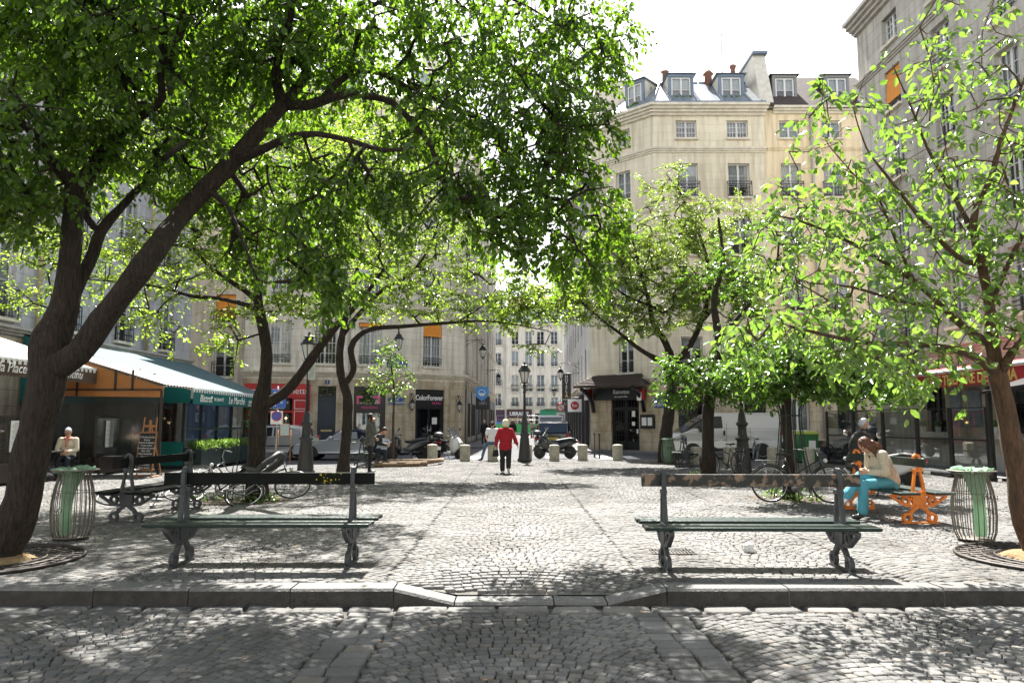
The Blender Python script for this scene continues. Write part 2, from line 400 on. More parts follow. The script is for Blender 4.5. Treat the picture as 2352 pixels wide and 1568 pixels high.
# plaza bed and stones
m = MB(); xs = np.linspace(-17, 15, 129); ys = [YK+.26, 7.2, 7.5, 7.8, 8.4, 12, 16, 20]
for i in range(len(xs)-1):
    xa, xb = float(xs[i]), float(xs[i+1])
    yy = ys+[None]
    for j in range(len(ys)):
        y0 = ys[j]; y1 = ys[j+1] if j+1 < len(ys) else None
        q = [(xa, y0), (xb, y0), (xb, y1 if y1 else float(backline(xb))), (xa, y1 if y1 else float(backline(xa)))]
        m.quad(*[(x, y, -.021+gz(x, y)) for x, y in q])
tag(m.build('plaza_bed', JOINT), kind='structure')
S = []; B = []
edges = [-15.5, -13.1, -10.9, -8.7, -6.5, -4.3, -2.1, -1.42, -1., 1.05, 1.5, 2.2, 4.4, 6.6, 8.8, 11, 13.2]
edges = [-15.5, -13.1, -10.8, -8.4, -6, -3.7, -1.2, 1.25, 3.75, 6, 8.3, 10.6, 13.2]
for a, b in zip(edges[:-1], edges[1:]):
    if b-a < .5: B += band(a, b, YK+.26, 29.6)
    else: S += arcs(a, b, YK+.26, 29.8, .088)
vis = lambda t: abs(t[0]) < .74*t[1]+1.3 and t[1] < backline(t[0])-.1
S = [t for t in S if vis(t)]; 
zp = lambda x, y: dip(x, y)
pav('plaza_setts', [t for t in S if t[1] < 14], zp, SETT); pav('plaza_setts', [t for t in S if t[1] >= 14], zp, SETT, fine=False)

# kerb of long granite blocks, ramping down in the middle
def kerb_block(m, x0, x1, y0, y1, za, zb, zlow=-.3):
    r = .02
    q = [(x0, y0+r, zlow), (x1, y0+r, zlow), (x1, y1, zlow), (x0, y1, zlow), (x0, y0+r*.2, za-.02), (x1, y0+r*.2, zb-.02), (x1, y1, zb), (x0, y1, za)]
    m.add([(x0, y0, zlow), (x1, y0, zlow), (x1, y1, zlow), (x0, y1, zlow), (x0, y0, za-.022), (x1, y0, zb-.022), (x1, y0+r, zb), (x0, y0+r, za), (x1, y1, zb), (x0, y1, za)],
          [(0, 1, 5, 4), (4, 5, 6, 7), (7, 6, 8, 9), (3, 2, 1, 0), (0, 4, 7, 9, 3), (1, 2, 8, 6, 5), (2, 3, 9, 8)])
m = MB(); g = .006
kx = [-12, -10.6, -9.4, -8.1, -6.9, -5.95, -4.85, -3.78, -2.92, -2.0, -1.07]
for a, b in zip(kx[:-1], kx[1:]): d = rng.uniform(-.004, .004); kerb_block(m, a+g, b-g, YK+d, YK+.27, .003+d, .003)
kerb_block(m, -1.07+g, -.52-g, YK, YK+.27, .0, -.12); 
kerb_block(m, -.52+g, .38-g, YK, YK+.27, -.12, -.118); kerb_block(m, .38+g, .86-g, YK, YK+.27, -.118, -.12)
kerb_block(m, .86+g, 1.4-g, YK, YK+.27, -.12, 0)
kx = [1.4, 2.5, 3.9, 5.2, 6.5, 7.9, 9.2, 10.6, 12]
for a, b in zip(kx[:-1], kx[1:]): d = rng.uniform(-.004, .004); kerb_block(m, a+g, b-g, YK+d, YK+.27, .003+d, .003)
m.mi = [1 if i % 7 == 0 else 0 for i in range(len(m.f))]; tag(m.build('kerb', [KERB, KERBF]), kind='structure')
# rear edge kerb of the plaza
m = MB(); xs = [-13, -10, -7.2, -5.2, -2.6, 3, 7.5, 9, 13]
for a, b in zip(xs[:-1], xs[1:]):
    n = max(1, int((b-a)/1.1))
    for i in range(n):
        x0 = a+(b-a)*i/n; x1 = a+(b-a)*(i+1)/n; y0, y1 = float(backline(x0)), float(backline(x1))
        m.hexa([(x0, y0, -.3), (x1, y1, -.3), (x1, y1+.18, -.3), (x0, y0+.18, -.3), (x0, y0, .004), (x1, y1, .004), (x1, y1+.18, .004), (x0, y0+.18, .004)])
tag(m.build('plaza_rear_kerb', KERB), kind='structure')
# streets behind, pavements
m = MB(); m.quad((-60, 20, -.07), (60, 20, -.07), (60, 44, -.07), (-60, 44, -.07)); 
m.quad((-6, 44, -.07), (11, 44, -.07), (13, 108, -.07), (-6, 108, -.07)); tag(m.build('street_asphalt', ASPH), kind='structure')
def slab(m, poly, z0, z1): m.prism(poly, lambda a, b, c: (a, b, c), z0, z1)
m = MB()
slab(m, [(-22, 38.7), (-14.9, 38.7), (-6, 40.8), (-1.8, 44.3), (-.95, 60), (.0, 100), (-2.2, 100), (-3, 46), (-6.2, 43.2), (-14.9, 41.5), (-22, 41.5)], -.3, .03)
slab(m, [(3.0, 38.9), (6.6, 35.5), (30, 35.5), (30, 37.5), (7.3, 37.4), (4.4, 40.2), (7.05, 100), (5.2, 100)], -.3, .03)
slab(m, [(-18, 14), (-13.2, 14), (-13.2, 36), (-18, 37)], -.3, .025)
slab(m, [(12.9, 8), (18, 8), (18, 30), (12.9, 27.5)], -.3, .025)
tag(m.build('pavement', PAVE), kind='structure')
m = MB()
for i in range(9): m.quad((-4.3+i*1.15, 31.6, -.064), (-3.75+i*1.15, 31.6, -.064), (-3.6+i*1.13, 34.4, -.064), (-4.1+i*1.13, 34.4, -.064))
for i in range(7): m.box((1.0+i*.85, 76, -.064), (.5, 2.6, .006))
tag(m.build('crossing_stripes', WPAINT), kind='structure')
# earth under the trees
EARTH = pm('earth', (.11, .085, .06), .95, var=.5, vs=8, bump=1, bs=40)
def earth(x, y, r, z=.004):
    m = MB(); rn = random.Random(int(x*100)); k = 26
    m.poly([(x+math.cos(2*math.pi*i/k)*r*rn.uniform(.8, 1.1), y+math.sin(2*math.pi*i/k)*r*rn.uniform(.8, 1.1), z) for i in range(k)])
    tag(m.build('tree_bed', EARTH), kind='structure')
# ================================================================ BUILDINGS
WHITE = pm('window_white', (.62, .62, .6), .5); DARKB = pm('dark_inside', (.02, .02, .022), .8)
BLACKM = pm('black_iron', (.018, .018, .02), .45); BLACKP = pm('black_paint', (.015, .016, .018), .35, var=.3, vs=3)
CURT = pm('net_curtain', (.55, .55, .53), .9, var=.2, vs=8); CURTW = pm('roller_blind_fabric', (.6, .62, .58), .9)
GL = glassmat('window_glass', (.72, .78, .8), .1)
ORANGE = pm('orange_canvas', (.72, .27, .035), .8, var=.12, vs=5)
ZINC = pm('zinc_sheet', (.27, .3, .33), .38, metal=.4, var=.25, vs=1.5); ZINCD = pm('zinc_blue', (.15, .2, .26), .5, var=.2, vs=3)
TILE = pm('brown_roof_tiles', (.065, .045, .036), .85, var=.4, vs=5, bump=1, bs=12); REDT = pm('red_roof_tiles', (.36, .13, .085), .85, var=.35, vs=6, bump=.8, bs=12)
COPP = pm('terracotta', (.22, .1, .065), .8, var=.3, vs=8)
STONE_C = wallmat('cream_limestone', (.82, .755, .59), (.73, .665, .51), 1.1, .42, .84, .5)
STONE_L = wallmat('pale_limestone_left', (.82, .775, .665), (.72, .67, .56), 1.0, .42, .7, .55)
STONE_B = wallmat('stained_base_stone', (.6, .535, .41), (.43, .345, .225), .9, .5, .6, 1.1, (.38, .6))
STONE_G = wallmat('grey_limestone', (.57, .545, .49), (.44, .42, .37), 1.1, .45, .6, .45)
STONE_H = wallmat('cool_grey_limestone', (.5, .51, .525), (.39, .395, .4), 1.4, .45, .65, .45)
REND_Y = wallmat('peach_render', (.82, .7, .48), (.76, .63, .43), 40, 40, .95, .3)
REND_W = wallmat('off_white_render', (.74, .68, .57), (.62, .56, .46), 40, 40, .95, .8, (.3, .5))
REND_O = wallmat('old_cream_render', (.7, .63, .51), (.56, .49, .39), 40, 40, .95, .8, (.3, .55))
TRIM = pm('stone_trim', (.7, .645, .52), .85, var=.25, vs=3, bump=.3, bs=30); TRIMG = pm('grey_stone_trim', (.46, .44, .4), .85, var=.25, vs=3, bump=.3, bs=30)
class Fac:
    """one facade plane; local frame s (left to right seen from outside), z up, n outward"""
    def __init__(s, root, p0, p1, z0, z1, mat, thick=.3):
        s.root = root; s.p0 = Vector((*p0, 0)); s.p1 = Vector((*p1, 0)); s.L = (s.p1-s.p0).length; s.d = (s.p1-s.p0)/s.L
        s.n = Vector((s.d.y, -s.d.x, 0)); s.z0, s.z1 = z0, z1; s.mat = mat; s.holes = []; s.t = thick
    def W(s, a, z, c=0.): return s.p0+s.d*a+s.n*c+Vector((0, 0, z))
    def px(s, u, v):
        d = ray(u, v); o = Vector((0, 0, H)); k = (s.p0-o).dot(s.n)/d.dot(s.n); h = o+d*k
        return (h-s.p0).dot(s.d), h.z
    def rect(s, u0, v0, u1, v1):
        a, za = s.px(u0, (v0+v1)/2); b, _ = s.px(u1, (v0+v1)/2); um = (u0+u1)/2
        return a, b, s.px(um, v1)[1], s.px(um, v0)[1]
    def hole(s, a, b, za, zb): s.holes.append((max(.02, a), min(s.L-.02, b), za, zb))
    def wall(s, zsplit=None, mat2=None, name='wall', back=.55):
        S = sorted({0., s.L, *[h[0] for h in s.holes], *[h[1] for h in s.holes]}); Z = sorted({s.z0, s.z1, *[h[2] for h in s.holes], *[h[3] for h in s.holes], *([zsplit] if zsplit else [])})
        m = MB(); md = MB()
        for i in range(len(S)-1):
            for j in range(len(Z)-1):
                sm, zm = (S[i]+S[i+1])/2, (Z[j]+Z[j+1])/2
                if any(h[0] < sm < h[1] and h[2] < zm < h[3] for h in s.holes): continue
                m.m = 1 if (zsplit and zm < zsplit and mat2) else 0
                m.quad(s.W(S[i], Z[j]), s.W(S[i+1], Z[j]), s.W(S[i+1], Z[j+1]), s.W(S[i], Z[j+1]))
        for a, b, za, zb in s.holes:
            m.m = 1 if (zsplit and (za+zb)/2 < zsplit and mat2) else 0; t = -s.t
            for q in (((a, za), (a, zb)), ((b, zb), (b, za)), ((b, za), (a, za)), ((a, zb), (b, zb))):
                (x0, y0), (x1, y1) = q; m.quad(s.W(x0, y0), s.W(x1, y1), s.W(x1, y1, t), s.W(x0, y0, t))
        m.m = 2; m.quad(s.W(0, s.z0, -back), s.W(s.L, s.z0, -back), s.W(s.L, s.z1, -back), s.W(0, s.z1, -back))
        dx, dn = s.d, s.n
        m.build(name, [s.mat, mat2 or s.mat, DARKB], s.root, uvf=lambda v: [((Vector(v)-s.p0).dot(dx)) + 3*(Vector(v)-s.p0).dot(dn), v[2]])
    def bar(s, m, a, b, z0, z1, c0, c1):
        m.hexa([s.W(a, z0, c1), s.W(b, z0, c1), s.W(b, z0, c0), s.W(a, z0, c0), s.W(a, z1, c1), s.W(b, z1, c1), s.W(b, z1, c0), s.W(a, z1, c0)])
    def course(s, z, h, out, mat, name='string_course', a=None, b=None, steps=3):
        m = MB()
        for i in range(steps):
            o = out*(i+1)/steps; s.bar(m, -o*.4 if a is None else a, s.L+o*.4 if b is None else b, z+h*i/steps, z+h*(i+1)/steps, -.02, o)
        return m.build(name, mat, s.root)
    def window(s, a, b, za, zb, nx=2, nz=4, rail=None, shade=0, curtain=0, sill=True, frame=None, glass=None, mull=True, dep=.2, open_=False, hole=True):
        frame = frame or WHITE
        if hole: s.hole(a, b, za, zb)
        w, h = b-a, zb-za; m = MB(); f = .07; c0, c1 = -dep-.03, -dep+.03
        s.bar(m, a, a+f, za, zb, c0, c1); s.bar(m, b-f, b, za, zb, c0, c1); s.bar(m, a+f, b-f, za, za+f, c0, c1); s.bar(m, a+f, b-f, zb-f, zb, c0, c1)
        if mull: s.bar(m, a+w/2-.05, a+w/2+.05, za+f, zb-f, c0, c1+.01)
        t = .014
        for half in range(2 if mull else 1):
            x0 = a+f+half*(w/2-f+.05) if mull else a+f; x1 = x0+(w/2-f-.05) if mull else b-f
            for i in range(1, nx): x = x0+(x1-x0)*i/nx; s.bar(m, x-t, x+t, za+f, zb-f, c0+.012, c1-.012)
            for j in range(1, nz): z = za+f+(h-2*f)*j/nz; s.bar(m, x0, x1, z-t, z+t, c0+.015, c1-.015)
        o = m.build('window', frame, s.root)
        if not open_:
            g = MB(); g.quad(s.W(a+.03, za+.03, -dep-.012), s.W(b-.03, za+.03, -dep-.012), s.W(b-.03, zb-.03, -dep-.012), s.W(a+.03, zb-.03, -dep-.012)); s._sub(g, 'pane', glass or GL, o)
        if curtain:
            g = MB(); zt = zb-.03; zl = za+.03+(h-.06)*(1-curtain); k = 14
            for i in range(k):
                x0, x1 = a+.05+(w-.1)*i/k, a+.05+(w-.1)*(i+1)/k; ca, cb = (-dep-.06-(.03 if i % 2 else 0)), (-dep-.06-(0 if i % 2 else .03))
                g.quad(s.W(x0, zl, ca), s.W(x1, zl, cb), s.W(x1, zt, cb), s.W(x0, zt, ca))
            s._sub(g, 'curtain', CURT, o)
        if shade:
            g = MB(); zl = zb-h*shade; g.hexa([s.W(a+.03, zl, -.0), s.W(b-.03, zl, -.0), s.W(b-.03, zl, -.02), s.W(a+.03, zl, -.02), s.W(a+.03, zb-.02, -.1), s.W(b-.03, zb-.02, -.1), s.W(b-.03, zb-.02, -.12), s.W(a+.03, zb-.02, -.12)])
            s._sub(g, 'awning_shade', ORANGE, o)
        if rail:
            g = MB(); rh = min(.95, h*.45) if rail != 'bars' else .5; c = -.04 if rail == 'bars' else .1
            r = .014
            if rail == 'bars':
                for zz in (za+.22, za+.36, za+.5): s.bar(g, a, b, zz-r, zz+r, c-r, c+r)
            else:
                for zz in (za+.08, za+rh*.85, za+rh): s.bar(g, a-.08, b+.08, zz-r, zz+r, c-r, c+r)
                for e in (a-.08, b+.08-2*r): s.bar(g, e, e+2*r, za, za+rh, c-r, c+r); s.bar(g, e, e+2*r, za+rh-2*r, za+rh, -.02, c)
                k = max(4, int(w/.13))
                for i in range(k):
                    x = a+w*(i+.5)/k; s.bar(g, x-.008, x+.008, za+.08, za+rh*.85, c-.008, c+.008)
                    if rail == 'scroll':
                        for zz in (.3, .6): g.ring(s.W(x, za+rh*zz, c), s.n, .05, .01, 8, 3)
            s._sub(g, 'railing', BLACKM, o)
        if sill:
            g = MB(); s.bar(g, a-.06, b+.06, za-.1, za-.002, -.02, .12 if rail in (None, 'bars') else .2); s._sub(g, 'sill', TRIM, o)
        return o
    def _sub(s, g, name, mat, o):
        rl = s.root.location; g.v = [(x-rl.x, y-rl.y, z-rl.z) for x, y, z in g.v]; g.build(name, mat, o, off=1)
    def panel(s, name, a, b, z0, z1, c0, c1, mat, sub=None):
        g = MB(); s.bar(g, a, b, z0, z1, c0, c1)
        if sub is not None: return s._sub(g, name, mat, sub)
        return g.build(name, mat, s.root)
    def txt(s, t, a, z, size, mat, c=.02, **k): return text('lettering', t, size, mat, s.root, s.W(a, z, c), s.d, (0, 0, 1), **k)
def building(name, label, x, y): return thing(name, label, 'building', (x, y, 0), world=True)
def roofmesh(root, name, mat, quads, seams=None):
    m = MB()
    for q in quads: m.poly(q)
    return m.build(name, mat, root)
rr = random.Random(3)
# ---------------------------------------------------------------- B3 corner building left of the street
b3 = building('corner_building', 'cream stone corner building holding the red shop and the nail bar', -9, 42)
A_, B_, C_, D_ = (-14.9, 41.0), (-6.2, 43.0), (-3.0, 45.7), (-1.8, 82)
f1 = Fac(b3, A_, B_, 0, 20.4, STONE_L); f2 = Fac(b3, B_, C_, 0, 20.4, STONE_L); f3 = Fac(b3, C_, D_, 0, 20.4, STONE_L)
cols1 = [f1.rect(618, 754, 669, 844)[:2], f1.rect(719, 752, 773, 847)[:2], f1.rect(823, 760, 877, 849)[:2]]
lv = [(4.75, 7.2), (8.3, 10.6), (11.8, 14.1), (15.2, 17.3), (18.1, 19.6)]
for k, (za, zb) in enumerate(lv):
    for i, (a, b) in enumerate(cols1):
        f1.window(a, b, za, zb, 3, 4 if k < 3 else 3, rail='bars', curtain=[.95, 0, .95, .5, .7][(i+k) % 5], shade=.1 if (i == 2 and k == 0) else 0)
a, b, za, zb = f2.rect(972, 752, 1015, 857)
for k, (z0, z1) in enumerate(lv): f2.window(a, b, z0, z1+.15 if k == 0 else z1, 3, 4, rail='bars', shade=.3 if k == 0 else 0, curtain=[.9, .6, 1, .5, 0][k])
for k, (z0, z1) in enumerate(lv):
    for i in range(9): x = 2.4+i*3.9; f3.window(x, x+1.15, z0, z1, 1, 3, curtain=.9 if (i+k) % 3 else 0, sill=(i < 5), hole=True)
# ground floor openings
ra = f1.rect(560, 878, 712, 1010); f1.hole(ra[0], ra[1], .1, 3.62)
da = f1.rect(729, 893, 771, 1010); f1.hole(da[0], da[1], .05, 3.5)
sa_ = f1.rect(812, 893, 885, 1010); f1.hole(sa_[0], sa_[1], .25, 3.5)
ca_ = f2.rect(954, 899, 1021, 1000); f2.hole(ca_[0], ca_[1], .05, 3.4)
for f in (f1, f2, f3): f.course(4.05, .3, .3, TRIM); f.course(7.7, .22, .16, TRIM); f.course(17.55, .2, .14, TRIM); f.course(20.2, .5, .5, TRIM, 'cornice')
for i in range(8): x0 = 1.3+i*4.2; f3.hole(x0, x0+3.4, .1, 3.5)
f1.wall(3.9, STONE_B); f2.wall(3.9, STONE_B); f3.wall(3.9, STONE_B)
REDP = pm('red_gloss_paint', (.5, .012, .018), .35, var=.15, vs=2); LWHITE = pm('white_lettering', (.8, .8, .78), .6); PINK = pm('pink_lettering', (.75, .1, .3), .6)
# red shop front
g = MB(); a, b = ra[0], ra[1]
f1.bar(g, a, b, 2.82, 3.6, -.1, .12); f1.bar(g, a, a+.25, .1, 2.82, -.1, .06); f1.bar(g, b-.95, b, .1, 2.82, -.1, .06); f1.bar(g, a+.25, b-.95, .1, .55, -.1, .04); f1.bar(g, a+.25, b-.95, 2.0, 2.1, -.1, .05); f1.bar(g, a+1.5, a+1.62, .1, 2.0, -.1, .03)
sf = g.build('shop_front', REDP, b3)
g = MB()
for z0, z1 in ((.3, 1.1), (1.2, 2.1), (2.2, 2.7)):
    x0, x1 = b-.85, b-.1
    for q in ((x0, x1, z0, z0+.03), (x0, x1, z1-.03, z1), (x0, x0+.03, z0+.03, z1-.03), (x1-.03, x1, z0+.03, z1-.03)): f1.bar(g, *q, .06, .075)
f1._sub(g, 'panel_moulding', LWHITE, sf)
f1.panel('shop_window', a+.25, b-.95, .55, 2.0, -.09, -.07, GL); f1.panel('fascia_board', a+1.65, b-1.1, 2.12, 2.74, .02, .07, BLACKP)
f1.txt('marie antoinette', (a+b)/2+.1, 3.2, .5, LWHITE, .14, sx=.95); f1.txt('thés et senteurs', b-1.95, 2.56, .24, LWHITE, .08); f1.txt("d'exception", b-1.95, 2.27, .24, LWHITE, .08)
# warm lamps seen inside the shop
WARM = pm('warm_bulb', (1, .55, .2), emit=6)
g = MB(); g.ell(f1.W(a+1.9, 1.45, -.25), .06); g.ell(f1.W(b-1.3, 1.7, -.25), .06); g.build('lamp', WARM, b3)
# blue-black door
g = MB(); a, b = da[0], da[1]; f1.bar(g, a, b, .05, 2.75, -.22, -.16); f1.bar(g, a, b, 2.75, 2.87, -.22, -.1)
for x0, x1 in ((a+.12, (a+b)/2-.05), ((a+b)/2+.05, b-.12)):
    for z0, z1 in ((.25, .9), (1.05, 2.6)): f1.bar(g, x0, x1, z0, z1, -.16, -.14)
dr = g.build('door', pm('door_blue', (.018, .028, .045), .4), b3); g = MB(); f1.bar(g, (a+b)/2-.3, (a+b)/2+.3, .95, 1.05, -.14, -.12); f1._sub(g, 'letter_plate', pm('brass', (.5, .42, .22), .35, metal=.8), dr)
f1.window(a, b, 2.9, 3.5, 4, 1, sill=False, frame=BLACKP, hole=False)
f1.panel('number_plate', (a+b)/2-.13, (a+b)/2+.13, 3.62, 3.84, 0, .03, pm('enamel_blue', (.02, .05, .22), .3)); f1.txt('5', (a+b)/2, 3.73, .2, LWHITE, .035)
# nouveau shop window
g = MB(); a, b = sa_[0], sa_[1]
for q in ((a, a+.16, .25, 3.5), (b-.3, b, .25, 3.5), (a+.16, b-.3, 3.3, 3.5), (a+.16, b-.3, .25, .4), (a+.16, b-.3, 2.0, 2.5)): f1.bar(g, *q, -.2, -.1)
sw = g.build('shop_window', BLACKP, b3); g = MB(); f1.bar(g, a+.16, b-.3, .4, 3.3, -.19, -.17); f1._sub(g, 'pane', GL, sw)
g = MB(); f1.bar(g, a+.2, b-.4, .4, 2.0, -.3, -.26); f1._sub(g, 'display_panel', pm('display_white', (.5, .56, .55), .6), sw)
g = MB(); f1.bar(g, a+.16, a+.5, 2.85, 2.97, -.16, -.12); f1.bar(g, b-.7, b-.3, 2.85, 2.97, -.16, -.12); f1.bar(g, a+.16, a+.26, 2.1, 2.84, -.16, -.12); f1.bar(g, b-.42, b-.32, 2.1, 2.84, -.16, -.12); f1._sub(g, 'display_frame', PINK, sw)
f1.txt('NOUVEAU', (a+b)/2, 2.3, .2, PINK, -.08)
f1.panel('street_name_plate', b+.35, b+1.25, 4.05+.35, 4.05+.85, .3, .33, MC['enamel_blue']) if False else None
def nameplate(f, a, z, w=.95, h=.42, t='RUE\nD’ORMESSON', arch=True):
    o = thing('street_name_plate', '', 'sign', f.W(a, z, .03), world=True)
    m = MB(); f.bar(m, a-w/2, a+w/2, z-h/2, z+h/2, 0.0, .03); pl = m.build('plate', MC['enamel_blue'], o)
    if arch: m = MB(); m.prism([(w*.28*math.cos(math.pi*i/10), w*.2*math.sin(math.pi*i/10)) for i in range(11)], lambda p, q, c: f.W(a+p, z+h/2+q, c), 0, .03); m.build('arch', MC['enamel_blue'], o)
    m = MB()
    for q in ((a-w/2, a+w/2, z-h/2, z-h/2+.02), (a-w/2, a+w/2, z+h/2-.02, z+h/2), (a-w/2, a-w/2+.02, z-h/2+.02, z+h/2-.02), (a+w/2-.02, a+w/2, z-h/2+.02, z+h/2-.02)): f.bar(m, *q, .03, .036)
    m.build('border', pm('enamel_green', (.03, .16, .09), .4), o)
    for i, l in enumerate(t.split('\n')): text('lettering', l, .19, LWHITE, o, f.W(a, z+.1-.2*i, .036), f.d, sx=.85)
    return o
s_, z_ = f1.px(910, 921); o = nameplate(f1, s_, z_); tag(o, 'dark blue street name plate reading RUE D’ORMESSON beside the nail bar')
s_, z_ = f1.px(912, 835); o = nameplate(f1, s_, z_, 1.2, .42, 'RUE\nD’ORMESSON'); tag(o, 'blue street name plate with arched top high on the wall above the young tree')
# ColorForever doorway
g = MB(); a, b = ca_[0], ca_[1]
for q in ((a, b, 2.35, 3.4), (a, a+.2, .05, 2.35), (b-.2, b, .05, 2.35), (a+.2, b-.2, 2.25, 2.35), ((a+b)/2-.04, (a+b)/2+.04, .05, 2.25)): f2.bar(g, *q, -.25, -.12)
dr = g.build('shop_door', BLACKP, b3); g = MB(); f2.bar(g, a+.2, b-.2, .05, 2.25, -.2, -.18); f2._sub(g, 'pane', GL, dr)
g = MB(); f2.bar(g, (a+b)/2+.25, (a+b)/2+.6, 1.35, 1.75, -.17, -.165); f2._sub(g, 'notice', LWHITE, dr)
g = MB(); g.tube([f2.W((a+b)/2-.12, .6, -.1), f2.W((a+b)/2-.12, 1.3, -.1)], .015, 6); g.tube([f2.W((a+b)/2+.12, .6, -.1), f2.W((a+b)/2+.12, 1.3, -.1)], .015, 6); f2._sub(g, 'handle', pm('steel', (.5, .5, .5), .3, metal=.9), dr)
f2.txt('ColorForever', (a+b)/2, 2.9, .42, LWHITE, -.1, sx=.82, thick=.012); f2.txt('Nail Bar', b-.5, 2.6, .2, PINK, -.1)
# street side shop fronts
for i in range(8):
    x0 = 1.3+i*4.2; g = MB(); mt = [BLACKP, BLACKP, pm('navy_paint', (.03, .05, .12), .4), BLACKP, pm('brown_paint', (.1, .05, .035), .5)][i % 5]
    f3.bar(g, x0, x0+3.4, 2.7, 3.5, -.1, .06)
    for k in range(5): f3.bar(g, x0+.82*k, x0+.82*k+.12, .1, 2.7, -.1, .03)
    f3.bar(g, x0, x0+3.4, .1, .5, -.1, .025); sfr = g.build('shop_front', mt, b3); g = MB(); f3.bar(g, x0+.1, x0+3.3, .5, 2.7, -.07, -.05); f3._sub(g, 'pane', GL, sfr)
# roof, chimneys
roofmesh(b3, 'roof', ZINC, [[(*A_, 20.7), (*B_, 20.7), (-6.6, 46.2, 24.8), (-15.3, 44.4, 24.8)], [(*B_, 20.7), (*C_, 20.7), (-5.4, 48.2, 24.8), (-6.6, 46.2, 24.8)], [(*C_, 20.7), (*D_, 20.7), (-5.2, 82, 24.8), (-5.4, 48.2, 24.8)], [(*D_, 0), (*D_, 20.7), (-5.2, 82, 24.8), (-16, 82, 24.8), (-16, 82, 0)],
    [(-15.3, 44.4, 24.8), (-6.6, 46.2, 24.8), (-5.4, 48.2, 24.8), (-5.2, 82, 24.8), (-16, 82, 25)], [(*A_, 0), (*A_, 20.7), (-15.3, 44.4, 24.8), (-16, 60, 25), (-16, 60, 0)]])
g = MB(); g.box((-11, 46.5, 25.2), (3.4, .8, 3.6)); g.box((-5.6, 49.2, 25.4), (.8, 2.6, 3.4)); g.box((-5.6, 62, 25.4), (.8, 3, 2.6)); g.build('chimney_stack', REND_W, b3, uvf=lambda v: [v[0], v[2]])
g = MB()
for x in (-12.2, -11.5, -10.8, -10.1): g.lathe([(.14, 27), (.11, 27.6), (.14, 27.65)], (x, 46.5, 0), 8)
for y in (48.4, 49.1, 49.8): g.lathe([(.14, 27.1), (.11, 27.7), (.14, 27.75)], (-5.6, y, 0), 8)
g.build('chimney_pots', COPP, b3)
# drain pipes
g = MB(); s0 = f1.px(801, 900)[0]; g.tube([f1.W(s0, .1, .08), f1.W(s0, 20, .08)], .05, 8); 
for x in (1.4, 9.7, 22): g.tube([f3.W(x, .1, .08), f3.W(x, 20, .08)], .06, 8)
g.build('drain_pipe', pm('pipe_paint', (.45, .43, .38), .6), b3)
# ---------------------------------------------------------------- unseen block added behind the viewpoint, cutting low sky light near the kerb
b0 = building('unseen_rear_block', 'unseen stone block added behind the viewpoint to cut low sky light', 0, -16)
w0 = Fac(b0, (30, -15), (-30, -15), -.3, 19, STONE_G)
for i in range(14):
    for k in range(5): w0.window(2+i*4.1, 3.2+i*4.1, 1+k*3.5, 3.2+k*3.5, 1, 3, sill=False)
w0.wall(); roofmesh(b0, 'roof', ZINC, [[(30, -15, 19), (-30, -15, 19), (-30, -19, 22), (30, -19, 22)], [(30, -25, 22), (30, -19, 22), (-30, -19, 22), (-30, -25, 22)]])
# ---------------------------------------------------------------- B2 behind on the left, orange shades
b2 = building('rendered_house', 'old cream rendered house with bright orange window shades between the grey block and red shop', -19, 42)
g2 = Fac(b2, (-24, 41.6), (-14.95, 41.6), 0, 19, REND_O)
c0 = g2.rect(436, 681, 452, 743); c1 = g2.rect(496, 681, 541, 743); c0 = (c1[0]-3.1, c1[1]-3.1)
for k in range(6):
    za = 1.0+k*3.1 if k else 0
    for i, (a, b) in enumerate((c0, c1[:2])):
        if k == 0: continue
        za = {1: 4.0, 2: 7.05, 3: 10.1, 4: 13.1, 5: 16}[k]; g2.window(a, b, za, za+[0, 1.9, 1.65, 1.9, 1.9, 1.7][k], 1, 3, rail='scroll', shade=.78 if k == 2 else 0, curtain=.4)
g2.hole(2.0, 3.2, .1, 2.6); g2.hole(5, 8.3, .1, 2.8)
g2.wall(); g2.course(18.8, .4, .4, TRIM, 'cornice'); g2.panel('shop_front', 5, 8.3, .1, 2.8, -.2, -.12, pm('dusty_blue', (.08, .14, .25), .5)); g2.panel('door', 2, 3.2, .1, 2.6, -.2, -.1, BLACKP)
roofmesh(b2, 'roof', TILE, [[(-24, 41.4, 19.2), (-14.9, 41.4, 19.2), (-14.9, 47, 23), (-24, 47, 23)]])
g = MB(); sx_ = f1.px(560, 700)[0]; g.tube([(-14.8, 41.2, .1), (-14.8, 41.2, 18.7)], .06, 8); g.build('drain_pipe', pm('pipe_dark', (.2, .2, .2), .6), b2)
g = MB(); g.box((-17.2, 41.35, 3.98), (1.1, .24, .22)); g.build('flower_box', COPP, b2)
# ---------------------------------------------------------------- B1 left grey block
b1 = building('grey_block', 'tall pale grey stone block behind the two bistro awnings on the left', -16, 26)
g1 = Fac(b1, (-16, 6), (-16, 36.6), 0, 22, STONE_H); g1e = Fac(b1, (-16, 36.6), (-24, 38.0), 0, 22, STONE_H)
for yc in (7.3, 11.2, 15.1, 19.3, 22.9, 26.4, 30.2, 34.0):
    for k in range(5):
        za = 4.75+k*3.45; g1.window(yc-6-.62, yc-6+.62, za, za+2.5-(.35*max(0, k-2)), 1, 4, rail='scroll', curtain=[.0, .9, .5][(k+int(yc)) % 3])
g1.hole(2, 7, .1, 3.3); g1.hole(8.5, 16.5, .1, 3.3); g1.hole(18.5, 24.5, .1, 3.3); g1.hole(26, 29.5, .1, 3.3)
g1.wall(4.2, STONE_B)
g1.course(4.25, .28, .25, TRIMG); g1.course(8.0, .2, .12, TRIMG); g1.course(21.8, .5, .45, TRIMG, 'cornice'); g1e.wall()
